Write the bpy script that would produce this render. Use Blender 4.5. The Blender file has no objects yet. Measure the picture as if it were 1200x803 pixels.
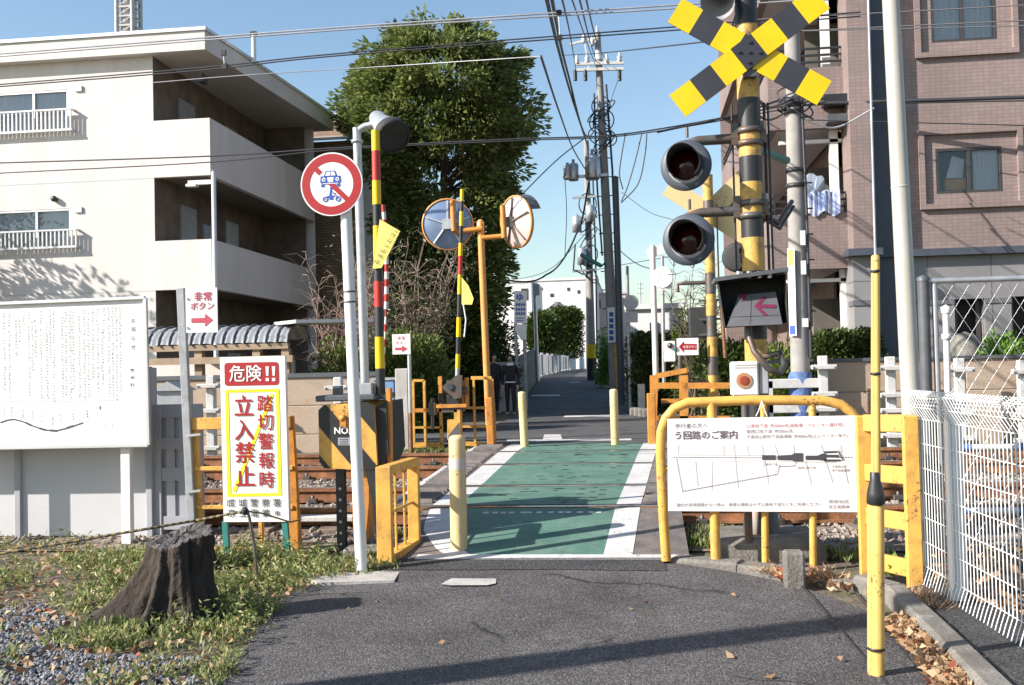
import bpy, math, random
import numpy as np
from mathutils import Vector, Matrix
random.seed(7); np.random.seed(7)
SC = bpy.context.scene
COL = SC.collection
V = Vector
# ---------------------------------------------------------------- camera
F = 1167.0; CX, CY = 600.0, 401.5
YAW = math.radians(7.07); PITCH = math.radians(1.5); ROLL = math.radians(1.3)
EYE = V((0, 0, 1.5))
fw = V((-math.sin(YAW)*math.cos(PITCH), math.cos(YAW)*math.cos(PITCH), math.sin(PITCH)))
r0 = V((math.cos(YAW), math.sin(YAW), 0)); u0 = r0.cross(fw)
rt = r0*math.cos(ROLL) - u0*math.sin(ROLL)
up = u0*math.cos(ROLL) + r0*math.sin(ROLL)
cam = bpy.data.cameras.new('camera'); cam.sensor_width = 36; cam.lens = 35.0
cam.clip_start = 0.05; cam.clip_end = 4000
co = bpy.data.objects.new('camera', cam); COL.objects.link(co)
m = Matrix((rt, up, -fw)).transposed().to_4x4(); m.translation = EYE
co.matrix_world = m; SC.camera = co
# ---------------------------------------------------------------- sky, sun, exposure
SUN_AZ, SUN_EL = math.radians(243.5), math.radians(30.0)
w = bpy.data.worlds.new("World"); SC.world = w; w.use_nodes = True
nt = w.node_tree; sk = nt.nodes.new('ShaderNodeTexSky'); sk.sky_type = 'NISHITA'
sk.sun_disc = False; sk.sun_elevation = SUN_EL; sk.sun_rotation = SUN_AZ
sk.air_density = 1.25; sk.dust_density = 0.8; sk.ozone_density = 0.4
tint = nt.nodes.new('ShaderNodeMix'); tint.data_type = 'RGBA'; tint.blend_type = 'MULTIPLY'; tint.inputs[0].default_value = 1; tint.inputs[7].default_value = (.92, 1.02, 1.13, 1)
nt.links.new(sk.outputs[0], tint.inputs[6]); nt.links.new(tint.outputs[2], nt.nodes['Background'].inputs[0]); nt.nodes['Background'].inputs[1].default_value = 0.086
sl = bpy.data.lights.new('sun', 'SUN'); sl.energy = 5.0; sl.angle = math.radians(0.5); sl.color = (1, 0.935, 0.86)
so = bpy.data.objects.new('sun', sl); COL.objects.link(so)
SUNPOS = V((math.sin(SUN_AZ)*math.cos(SUN_EL), math.cos(SUN_AZ)*math.cos(SUN_EL), math.sin(SUN_EL)))
so.rotation_euler = SUNPOS.to_track_quat('Z', 'Y').to_euler(); so.location = SUNPOS*50
SC.view_settings.view_transform = 'Standard'; SC.view_settings.look = 'None'
SC.view_settings.exposure = 1.0; SC.view_settings.gamma = 1.0
SC.render.engine = 'CYCLES'
try:
    SC.cycles.max_bounces = 6; SC.cycles.transparent_max_bounces = 12; SC.cycles.use_denoising = True
except Exception: pass
# ---------------------------------------------------------------- photograph pixel -> world helpers
def ray(px, py): return fw + rt*((px-CX)/F) - up*((py-CY)/F)
def PY(px, py, Y, off=0.0):
    d = ray(px, py); t = (Y-off)/d.y
    return EYE + d*t
def PD(px, py, dep): return EYE + ray(px, py)*dep
KN = [(-60, 0), (6.6, 0), (7.5, .05), (9.0, .25), (10.3, .28), (12.05, .333), (13.4, .375), (14.6, .38), (17, .36), (25, .2), (28, .2),
      (45, .85), (52, 1.08), (80, 1.25), (200, 1.35), (2000, 1.35)]
def HR(y):
    for (a, za), (b, zb) in zip(KN, KN[1:]):
        if y <= b: return za + (zb-za)*(y-a)/(b-a)
    return KN[-1][1]
KT = [(-60, -.01), (7.4, -.01), (8.3, .02), (9.0, .06), (10.3, .09), (12.05, .14), (13.4, .18), (14.6, .19), (17, .32), (25, .17), (28, .17),
      (45, .80), (52, 1.03), (80, 1.2), (200, 1.3), (2000, 1.3)]
def HT(y):
    for (a, za), (b, zb) in zip(KT, KT[1:]):
        if y <= b: return za + (zb-za)*(y-a)/(b-a)
    return KT[-1][1]
def PG(px, py, h=HR):
    d = ray(px, py); lo = 0.5
    p = EYE.copy(); t = 1.0
    while t < 300:
        p = EYE + d*t
        if p.z <= h(p.y): break
        t += 0.02
    return p
def SCL(p): return (p-EYE).dot(fw)/F          # metres per photo pixel at a point
# ---------------------------------------------------------------- materials
MATS = {}
def mat(name, col, rough=.6, metal=0.0, var=.12, scale=6.0, bump=0.0, bscale=60.0, dirt=None, damt=.35, dscale=3.0, spec=.5, fine=0.0, fscale=200.0, stretch=None, chip=None, camt=.3, cscale=38.0):
    m = bpy.data.materials.new(name); m.use_nodes = True; nt = m.node_tree; N = nt.nodes; L = nt.links
    b = N['Principled BSDF']; b.inputs['Roughness'].default_value = rough; b.inputs['Metallic'].default_value = metal
    b.inputs['Specular IOR Level'].default_value = spec
    tc = N.new('ShaderNodeNewGeometry'); src = tc.outputs['Position']
    if stretch:
        mp = N.new('ShaderNodeMapping'); mp.inputs['Scale'].default_value = stretch; L.new(src, mp.inputs[0]); src = mp.outputs[0]
    nz = N.new('ShaderNodeTexNoise'); nz.inputs['Scale'].default_value = scale; nz.inputs['Detail'].default_value = 6; nz.inputs['Roughness'].default_value = .65
    L.new(src, nz.inputs['Vector'])
    cr = N.new('ShaderNodeValToRGB')
    c0 = [max(0, c*(1-var*1.6)) for c in col]; c1 = [min(1, c*(1+var)) for c in col]
    cr.color_ramp.elements[0].position = .3; cr.color_ramp.elements[1].position = .7
    cr.color_ramp.elements[0].color = (*c0, 1); cr.color_ramp.elements[1].color = (*c1, 1)
    L.new(nz.outputs['Fac'], cr.inputs[0]); out = cr.outputs[0]
    if dirt is not None:
        n2 = N.new('ShaderNodeTexNoise'); n2.inputs['Scale'].default_value = dscale; n2.inputs['Detail'].default_value = 8; n2.inputs['Roughness'].default_value = .7
        L.new(src, n2.inputs['Vector'])
        r2 = N.new('ShaderNodeValToRGB'); r2.color_ramp.elements[0].position = 1-damt-.14; r2.color_ramp.elements[1].position = 1-damt+.08
        L.new(n2.outputs['Fac'], r2.inputs[0])
        mx = N.new('ShaderNodeMix'); mx.data_type = 'RGBA'; L.new(r2.outputs[0], mx.inputs[0]); L.new(out, mx.inputs[6]); mx.inputs[7].default_value = (*dirt, 1)
        out = mx.outputs[2]
    if chip is not None:
        n4 = N.new('ShaderNodeTexNoise'); n4.inputs['Scale'].default_value = cscale; n4.inputs['Detail'].default_value = 4; n4.inputs['Roughness'].default_value = .75
        L.new(tc.outputs['Position'], n4.inputs['Vector'])
        n5 = N.new('ShaderNodeTexNoise'); n5.inputs['Scale'].default_value = 3.5; n5.inputs['Detail'].default_value = 3; L.new(tc.outputs['Position'], n5.inputs['Vector'])
        ad = N.new('ShaderNodeMath'); ad.operation = 'MULTIPLY_ADD'; ad.inputs[1].default_value = .55; L.new(n5.outputs['Fac'], ad.inputs[0]); L.new(n4.outputs['Fac'], ad.inputs[2])
        r4 = N.new('ShaderNodeValToRGB'); r4.color_ramp.elements[0].position = .98-camt*.5; r4.color_ramp.elements[1].position = 1.02-camt*.5
        L.new(ad.outputs[0], r4.inputs[0]); mx4 = N.new('ShaderNodeMix'); mx4.data_type = 'RGBA'; L.new(r4.outputs[0], mx4.inputs[0]); L.new(out, mx4.inputs[6]); mx4.inputs[7].default_value = (*chip, 1); out = mx4.outputs[2]
    if fine:
        n3 = N.new('ShaderNodeTexNoise'); n3.inputs['Scale'].default_value = fscale; n3.inputs['Detail'].default_value = 2
        L.new(tc.outputs['Position'], n3.inputs['Vector'])
        r3 = N.new('ShaderNodeMapRange'); r3.inputs[1].default_value = .3; r3.inputs[2].default_value = .7; r3.inputs[3].default_value = 1-fine; r3.inputs[4].default_value = 1+fine
        L.new(n3.outputs['Fac'], r3.inputs[0])
        vm = N.new('ShaderNodeVectorMath'); vm.operation = 'SCALE'; L.new(out, vm.inputs[0]); L.new(r3.outputs[0], vm.inputs['Scale']); out = vm.outputs[0]
    L.new(out, b.inputs['Base Color'])
    if bump:
        nb = N.new('ShaderNodeTexNoise'); nb.inputs['Scale'].default_value = bscale; nb.inputs['Detail'].default_value = 5
        L.new(tc.outputs['Position'], nb.inputs['Vector'])
        bp = N.new('ShaderNodeBump'); bp.inputs['Strength'].default_value = bump; bp.inputs['Distance'].default_value = .02
        L.new(nb.outputs['Fac'], bp.inputs['Height']); L.new(bp.outputs[0], b.inputs['Normal'])
    MATS[name] = m; return m
def brickmat(name, c1, c2, mortar, bw, bh, msize=.012, rough=.6, axis='XZ', off=.5):
    m = bpy.data.materials.new(name); m.use_nodes = True; nt = m.node_tree; N = nt.nodes; L = nt.links; b = N['Principled BSDF']
    b.inputs['Roughness'].default_value = rough
    g = N.new('ShaderNodeNewGeometry'); sp = N.new('ShaderNodeSeparateXYZ'); L.new(g.outputs['Position'], sp.inputs[0])
    ad = N.new('ShaderNodeMath'); ad.operation = 'ADD'; L.new(sp.outputs[0], ad.inputs[0]); L.new(sp.outputs[1], ad.inputs[1])
    cb = N.new('ShaderNodeCombineXYZ'); L.new(ad.outputs[0], cb.inputs[0]); L.new(sp.outputs[2], cb.inputs[1])
    bt = N.new('ShaderNodeTexBrick'); bt.inputs['Scale'].default_value = 1; bt.inputs['Brick Width'].default_value = bw; bt.inputs['Row Height'].default_value = bh
    bt.inputs['Mortar Size'].default_value = msize; bt.inputs['Color1'].default_value = (*c1, 1); bt.inputs['Color2'].default_value = (*c2, 1); bt.inputs['Mortar'].default_value = (*mortar, 1)
    bt.offset = off; L.new(cb.outputs[0], bt.inputs['Vector'])
    nz = N.new('ShaderNodeTexNoise'); nz.inputs['Scale'].default_value = .8; nz.inputs['Detail'].default_value = 6; L.new(g.outputs['Position'], nz.inputs['Vector'])
    mr = N.new('ShaderNodeMapRange'); mr.inputs[1].default_value = .3; mr.inputs[2].default_value = .7; mr.inputs[3].default_value = .80; mr.inputs[4].default_value = 1.12; L.new(nz.outputs['Fac'], mr.inputs[0])
    vm = N.new('ShaderNodeVectorMath'); vm.operation = 'SCALE'; L.new(bt.outputs['Color'], vm.inputs[0]); L.new(mr.outputs[0], vm.inputs['Scale'])
    L.new(vm.outputs[0], b.inputs['Base Color'])
    bp = N.new('ShaderNodeBump'); bp.inputs['Strength'].default_value = .3; bp.inputs['Distance'].default_value = .005; bp.invert = True
    L.new(bt.outputs['Fac'], bp.inputs['Height']); L.new(bp.outputs[0], b.inputs['Normal'])
    MATS[name] = m; return m
def leafmat(name, a, b_, trans=.3, rough=.45):
    m = bpy.data.materials.new(name); m.use_nodes = True; nt = m.node_tree; N = nt.nodes; L = nt.links; b = N['Principled BSDF']
    b.inputs['Roughness'].default_value = rough; b.inputs['Specular IOR Level'].default_value = .35
    g = N.new('ShaderNodeNewGeometry'); cr = N.new('ShaderNodeValToRGB')
    cr.color_ramp.elements[0].color = (*a, 1); cr.color_ramp.elements[1].color = (*b_, 1)
    L.new(g.outputs['Random Per Island'], cr.inputs[0]); L.new(cr.outputs[0], b.inputs['Base Color'])
    tr = N.new('ShaderNodeBsdfTranslucent'); L.new(cr.outputs[0], tr.inputs[0])
    mx = N.new('ShaderNodeMixShader'); mx.inputs[0].default_value = trans; L.new(b.outputs[0], mx.inputs[1]); L.new(tr.outputs[0], mx.inputs[2])
    L.new(mx.outputs[0], N['Material Output'].inputs[0]); MATS[name] = m; return m
def asphaltmat(name, base, light, crack=True):
    m = bpy.data.materials.new(name); m.use_nodes = True; nt = m.node_tree; N = nt.nodes; L = nt.links; b = N['Principled BSDF']
    b.inputs['Roughness'].default_value = .85; b.inputs['Specular IOR Level'].default_value = .3
    g = N.new('ShaderNodeNewGeometry'); P = g.outputs['Position']
    vo = N.new('ShaderNodeTexVoronoi'); vo.inputs['Scale'].default_value = 105; L.new(P, vo.inputs['Vector'])
    cr = N.new('ShaderNodeValToRGB'); cr.color_ramp.elements[0].position = .05; cr.color_ramp.elements[1].position = 1
    cr.color_ramp.elements[0].color = (*[c*.55 for c in base], 1); cr.color_ramp.elements[1].color = (*light, 1)
    e = cr.color_ramp.elements.new(.6); e.color = (*base, 1)
    sp = N.new('ShaderNodeSeparateColor'); L.new(vo.outputs['Color'], sp.inputs[0]); L.new(sp.outputs[0], cr.inputs[0])
    nz = N.new('ShaderNodeTexNoise'); nz.inputs['Scale'].default_value = 1.3; nz.inputs['Detail'].default_value = 7; nz.inputs['Roughness'].default_value = .7; L.new(P, nz.inputs['Vector'])
    mr = N.new('ShaderNodeMapRange'); mr.inputs[1].default_value = .3; mr.inputs[2].default_value = .7; mr.inputs[3].default_value = .62; mr.inputs[4].default_value = 1.28; L.new(nz.outputs['Fac'], mr.inputs[0])
    # cracks: warped cell borders, broken up by noise; plus dark stains
    wn = N.new('ShaderNodeTexNoise'); wn.inputs['Scale'].default_value = 2.2; wn.inputs['Detail'].default_value = 5; L.new(P, wn.inputs['Vector'])
    wa = N.new('ShaderNodeVectorMath'); wa.operation = 'MULTIPLY_ADD'; wa.inputs[1].default_value = (.55, .55, 0); L.new(wn.outputs['Color'], wa.inputs[0]); L.new(P, wa.inputs[2])
    ce = N.new('ShaderNodeTexVoronoi'); ce.feature = 'DISTANCE_TO_EDGE'; ce.inputs['Scale'].default_value = .55; L.new(wa.outputs[0], ce.inputs['Vector'])
    c1 = N.new('ShaderNodeMapRange'); c1.inputs[1].default_value = .002; c1.inputs[2].default_value = .009; c1.inputs[3].default_value = .35; c1.inputs[4].default_value = 1; L.new(ce.outputs['Distance'], c1.inputs[0])
    sn = N.new('ShaderNodeTexNoise'); sn.inputs['Scale'].default_value = .8; sn.inputs['Detail'].default_value = 3; L.new(P, sn.inputs['Vector'])
    s1 = N.new('ShaderNodeMapRange'); s1.inputs[1].default_value = .38; s1.inputs[2].default_value = .46; L.new(sn.outputs['Fac'], s1.inputs[0])
    cm = N.new('ShaderNodeMath'); cm.operation = 'MAXIMUM'; L.new(c1.outputs[0], cm.inputs[0]); L.new(s1.outputs[0], cm.inputs[1])
    mm_ = N.new('ShaderNodeMath'); mm_.operation = 'MULTIPLY'; L.new(cm.outputs[0], mm_.inputs[0]); L.new(mr.outputs[0], mm_.inputs[1])
    vm = N.new('ShaderNodeVectorMath'); vm.operation = 'SCALE'; L.new(cr.outputs[0], vm.inputs[0]); L.new(mm_.outputs[0], vm.inputs['Scale'])
    L.new(vm.outputs[0], b.inputs['Base Color'])
    bp = N.new('ShaderNodeBump'); bp.inputs['Strength'].default_value = .7; bp.inputs['Distance'].default_value = .006
    L.new(vo.outputs['Distance'], bp.inputs['Height']); bp.invert = True; L.new(bp.outputs[0], b.inputs['Normal'])
    MATS[name] = m; return m
def glassmat(name, tint=(.9, .95, 1)):
    m = bpy.data.materials.new(name); m.use_nodes = True; nt = m.node_tree; N = nt.nodes; L = nt.links
    t = N.new('ShaderNodeBsdfTransparent'); t.inputs[0].default_value = (*tint, 1); gl = N.new('ShaderNodeBsdfGlossy'); gl.inputs['Roughness'].default_value = .02
    fr = N.new('ShaderNodeFresnel'); fr.inputs[0].default_value = 1.5; ma = N.new('ShaderNodeMath'); ma.operation = 'MULTIPLY_ADD'; ma.inputs[1].default_value = 1.3; ma.inputs[2].default_value = .05
    L.new(fr.outputs[0], ma.inputs[0]); mx = N.new('ShaderNodeMixShader'); L.new(ma.outputs[0], mx.inputs[0]); L.new(t.outputs[0], mx.inputs[1]); L.new(gl.outputs[0], mx.inputs[2])
    L.new(mx.outputs[0], N['Material Output'].inputs[0]); MATS[name] = m; return m

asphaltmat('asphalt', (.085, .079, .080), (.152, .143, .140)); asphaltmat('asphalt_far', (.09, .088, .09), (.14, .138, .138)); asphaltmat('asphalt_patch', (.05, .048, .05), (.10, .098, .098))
mat('soil', (.135, .105, .075), .95, var=.4, scale=5, bump=1, bscale=30, dirt=(.10, .11, .05), damt=.4, dscale=4, fine=.35, fscale=90)
mat('ballast', (.26, .225, .185), .95, var=.3, scale=9, bump=1, bscale=45, dirt=(.16, .09, .05), damt=.45, dscale=5, fine=.5, fscale=30)
mat('stone', (.30, .265, .225), .9, var=.4, scale=14, bump=.4, bscale=60, dirt=(.16, .09, .055), damt=.4, dscale=8)
mat('pebble', (.225, .222, .232), .9, var=.45, scale=22, bump=.4, bscale=80)
mat('green_paint', (.072, .165, .122), .75, var=.14, scale=1.6, bump=.4, bscale=120, chip=(.10, .125, .11), camt=.2, cscale=16, dirt=(.125, .215, .17), damt=.42, dscale=2.5, fine=.12, fscale=60)
mat('white_paint', (.56, .545, .53), .7, var=.08, scale=4, bump=.3, bscale=120, chip=(.2, .19, .18), camt=.16, cscale=26, dirt=(.46, .44, .41), damt=.40, dscale=6)
mat('white_enamel', (.70, .69, .67), .35, var=.04, scale=3, dirt=(.6, .57, .5), damt=.28, dscale=7)
mat('sign_white', (.76, .745, .725), .4, var=.03, scale=2.0, dirt=(.66, .64, .61), damt=.32, dscale=3)
mat('cream_pole', (.40, .38, .335), .4, var=.06, scale=3, dirt=(.38, .35, .3), damt=.3, dscale=5)
mat('deck_rubber', (.13, .115, .11), .85, var=.25, scale=7, bump=.5, bscale=90, dirt=(.2, .16, .13), damt=.4, dscale=5)
mat('yellow', (.66, .365, .075), .5, var=.16, scale=5, chip=(.16, .08, .035), camt=.15, dirt=(.40, .22, .07), damt=.36, dscale=7, bump=.12, bscale=40)
mat('yellow_clean', (.72, .48, .0), .4, var=.07, scale=4, dirt=(.62, .43, .03), damt=.30, dscale=6)
mat('yellow_pale', (.64, .485, .24), .6, var=.1, scale=4, chip=(.26, .16, .08), camt=.14, dirt=(.52, .40, .2), damt=.36, dscale=8)
mat('yellow_dull', (.58, .35, .075), .5, chip=(.09, .055, .03), camt=.08, var=.15, scale=6, dirt=(.2, .12, .06), damt=.40, dscale=9, bump=.2, bscale=50)
mat('guard_yellow', (.60, .39, .11), .42, chip=(.24, .15, .06), camt=.10, var=.09, scale=4, dirt=(.46, .31, .1), damt=.32, dscale=9)
mat('orange', (.56, .235, .04), .5, chip=(.12, .06, .03), camt=.15, var=.15, scale=5, dirt=(.35, .13, .04), damt=.36, dscale=6, bump=.15, bscale=40)
mat('orange_pole', (.66, .29, .08), .4, var=.1, scale=4)
mat('black', (.022, .022, .024), .45, var=.2, scale=6)
mat('black_matt', (.03, .03, .032), .75, var=.2, scale=6)
mat('sign_black', (.03, .03, .04), .5, var=.1, scale=5)
mat('dark_grey', (.085, .09, .10), .5, var=.15, scale=6, dirt=(.15, .14, .13), damt=.3, dscale=8)
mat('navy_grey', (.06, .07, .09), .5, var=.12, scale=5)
mat('grey_metal', (.36, .37, .39), .42, .35, var=.12, scale=6, dirt=(.24, .2, .17), damt=.3, dscale=8)
mat('galv', (.5, .51, .52), .38, .6, var=.12, scale=9)
mat('steel_dark', (.12, .115, .11), .5, .5, var=.2, scale=8, dirt=(.17, .09, .05), damt=.4, dscale=10)
mat('rust', (.30, .13, .055), .8, var=.3, scale=8, bump=.3, bscale=50, dirt=(.16, .07, .035), damt=.45, dscale=5)
mat('rail_top', (.52, .5, .5), .25, .9, var=.1, scale=10)
mat('sleeper', (.20, .15, .115), .9, var=.3, scale=6, bump=.4, bscale=40)
mat('concrete', (.42, .40, .37), .9, var=.14, scale=3, bump=.35, bscale=50, dirt=(.25, .23, .2), damt=.36, dscale=2.5, fine=.1, fscale=120)
mat('concrete_dark', (.20, .185, .165), .92, var=.2, scale=4, bump=.5, bscale=40, dirt=(.11, .10, .085), damt=.42, dscale=3, fine=.15, fscale=90)
mat('concrete_white', (.50, .49, .475), .85, var=.08, scale=4, bump=.2, bscale=60, dirt=(.33, .31, .29), damt=.36, dscale=5)
mat('concrete_tan', (.44, .345, .26), .92, var=.2, scale=1.6, bump=.3, bscale=40, dirt=(.29, .2, .14), damt=.42, dscale=1.6, fine=.1, fscale=80, stretch=(.6, .6, 1.3))
mat('pole_concrete', (.29, .275, .26), .85, var=.12, scale=3, dirt=(.21, .195, .18), damt=.36, dscale=4, bump=.15, bscale=60)
mat('plaster', (.665, .62, .585), .9, var=.05, scale=.9, bump=.25, bscale=30, dirt=(.585, .54, .50), damt=.36, dscale=1.1, stretch=(1.6, 1.6, .16))
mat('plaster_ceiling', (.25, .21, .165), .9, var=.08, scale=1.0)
mat('fascia', (.62, .59, .55), .8, var=.05, scale=1)
mat('cream_panel', (.49, .49, .50), .7, var=.04, scale=1.5, dirt=(.42, .42, .43), damt=.3, dscale=2)
mat('fence_grey', (.33, .34, .37), .6, var=.07, scale=3)
mat('building_white', (.72, .70, .68), .85, var=.04, scale=.4)
mat('pink_wall', (.55, .44, .42), .85, var=.05, scale=.5)
mat('roof_grey', (.16, .16, .17), .7, var=.15, scale=3)
mat('roof_tin', (.42, .425, .43), .5, .15, var=.1, scale=3)
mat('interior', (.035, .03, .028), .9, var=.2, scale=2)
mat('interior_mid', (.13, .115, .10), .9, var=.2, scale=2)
mat('curtain', (.66, .66, .66), .9, var=.10, scale=3, stretch=(9, 9, .4))
mat('curtain_blue', (.34, .40, .50), .9, var=.25, scale=2, stretch=(6, 6, .6))
mat('aluminium', (.60, .60, .60), .4, .4, var=.05, scale=4)
mat('frame_dark', (.05, .045, .045), .4, var=.1, scale=4)
mat('wood_tan', (.34, .25, .17), .8, var=.15, scale=4)
mat('bark', (.047, .033, .025), .95, var=.6, scale=9, bump=1, bscale=26, dirt=(.035, .026, .02), damt=.48, dscale=7, stretch=(2.2, 2.2, .5))
mat('panel_grey', (.105, .105, .112), .5, var=.1, scale=6)
mat('band_cream', (.58, .54, .47), .6, var=.08, scale=6, dirt=(.45, .4, .33), damt=.35, dscale=8)
mat('button_red', (.27, .045, .025), .5, var=.1, scale=8)
mat('button_ring', (.42, .22, .12), .5, var=.1, scale=8)
mat('stump_cut', (.10, .09, .085), .9, var=.35, scale=16, bump=.6, bscale=60, dirt=(.05, .042, .036), damt=.4, dscale=9)
mat('trunk', (.12, .095, .07), .95, var=.3, scale=7, bump=.6, bscale=30)
mat('twig', (.30, .21, .17), .9, var=.3, scale=6)
mat('red', (.45, .012, .016), .4, var=.05, scale=4)
mat('red_print', (.36, .009, .013), .5, var=.06, scale=4)
mat('red_band', (.44, .025, .018), .4, var=.12, scale=5)
mat('red_faded', (.45, .055, .09), .5, var=.08, scale=4)
mat('pink_arrow', (.14, .012, .045), .5, var=.05, scale=4)
mat('yellow_print', (.86, .74, .02), .5, var=.03, scale=4)
mat('blue_print', (.025, .08, .36), .5, var=.05, scale=4)
mat('ink', (.06, .06, .07), .6, var=.2, scale=4)
mat('ink_purple', (.15, .09, .13), .6, var=.2, scale=4)
mat('ink_pale', (.50, .46, .47), .6, var=.2, scale=4)
mat('ink_dots', (.50, .475, .49), .6, var=.3, scale=20)
mat('lens_red', (.03, .004, .0035), .12, var=.2, scale=5)
mat('teal', (.03, .20, .17), .5, var=.1, scale=4)
mat('blue_cloth', (.10, .17, .36), .9, var=.35, scale=14, bump=.8, bscale=20)
mat('blue_sheet', (.16, .30, .52), .7, var=.2, scale=6)
mat('blue_pipe', (.10, .20, .50), .6, var=.15, scale=6)
mat('flag', (.78, .66, .17), .8, var=.08, scale=6)
mat('mirror_back_blue', (.20, .27, .42), .3, .25, var=.12, scale=4)
mat('mirror_back_pale', (.62, .52, .49), .35, .2, var=.06, scale=4)
mat('wire', (.035, .035, .042), .5, var=.1, scale=4)
mat('wire_pale', (.42, .42, .45), .4, .4, var=.1, scale=4)
mat('wire_white', (.74, .74, .72), .45, var=.03, scale=4)
mat('ceramic', (.55, .53, .5), .35, var=.1, scale=8)
mat('rope_yellow', (.20, .15, .05), .9, var=.2, scale=30)
mat('skin', (.42, .27, .19), .6, var=.05, scale=8)
mat('hair', (.015, .013, .012), .5, var=.2, scale=20)
mat('cloth_black', (.02, .02, .023), .85, var=.2, scale=8)
mat('cloth_navy', (.03, .033, .045), .85, var=.2, scale=8)
mat('cloth_white', (.70, .69, .68), .8, var=.05, scale=8)
mat('shoe', (.35, .34, .33), .6, var=.2, scale=8)
mat('gallery_shade', (.15, .12, .095), .85, var=.25, scale=2)  # gallery wall colour darkened, the recess's shade is put into it
mat('print_cloth', (.42, .45, .52), .9, var=.05, scale=4, dirt=(.10, .16, .42), damt=.45, dscale=7)
glassmat('glass')
brickmat('tile_pink', (.225, .168, .156), (.262, .195, .18), (.19, .143, .133), .10, .062, .006, off=0)
brickmat('stone_cladding', (.215, .205, .21), (.245, .235, .235), (.13, .125, .125), 1.05, .95, .012, rough=.45, off=0)
brickmat('stone_band', (.12, .12, .135), (.14, .14, .15), (.08, .08, .08), 1.05, 2, .01, rough=.4, off=0)
brickmat('brown_brick', (.30, .19, .11), (.23, .14, .08), (.12, .08, .05), .24, .09, .012)
leafmat('leaf_tree', (.06, .092, .022), (.27, .31, .095), .38)
leafmat('leaf_bush', (.045, .08, .015), (.17, .21, .04), .3)
leafmat('leaf_hedge', (.03, .055, .012), (.09, .12, .03), .2)
leafmat('leaf_olive', (.075, .085, .04), (.15, .15, .075), .25)
leafmat('leaf_grass', (.075, .125, .028), (.38, .39, .16), .35)
leafmat('leaf_dead', (.24, .12, .055), (.58, .42, .26), .2, .7)
leafmat('leaf_red', (.30, .06, .04), (.5, .22, .1), .2, .7)
leafmat('leaf_fresh', (.10, .20, .03), (.22, .36, .08), .3)
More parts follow.
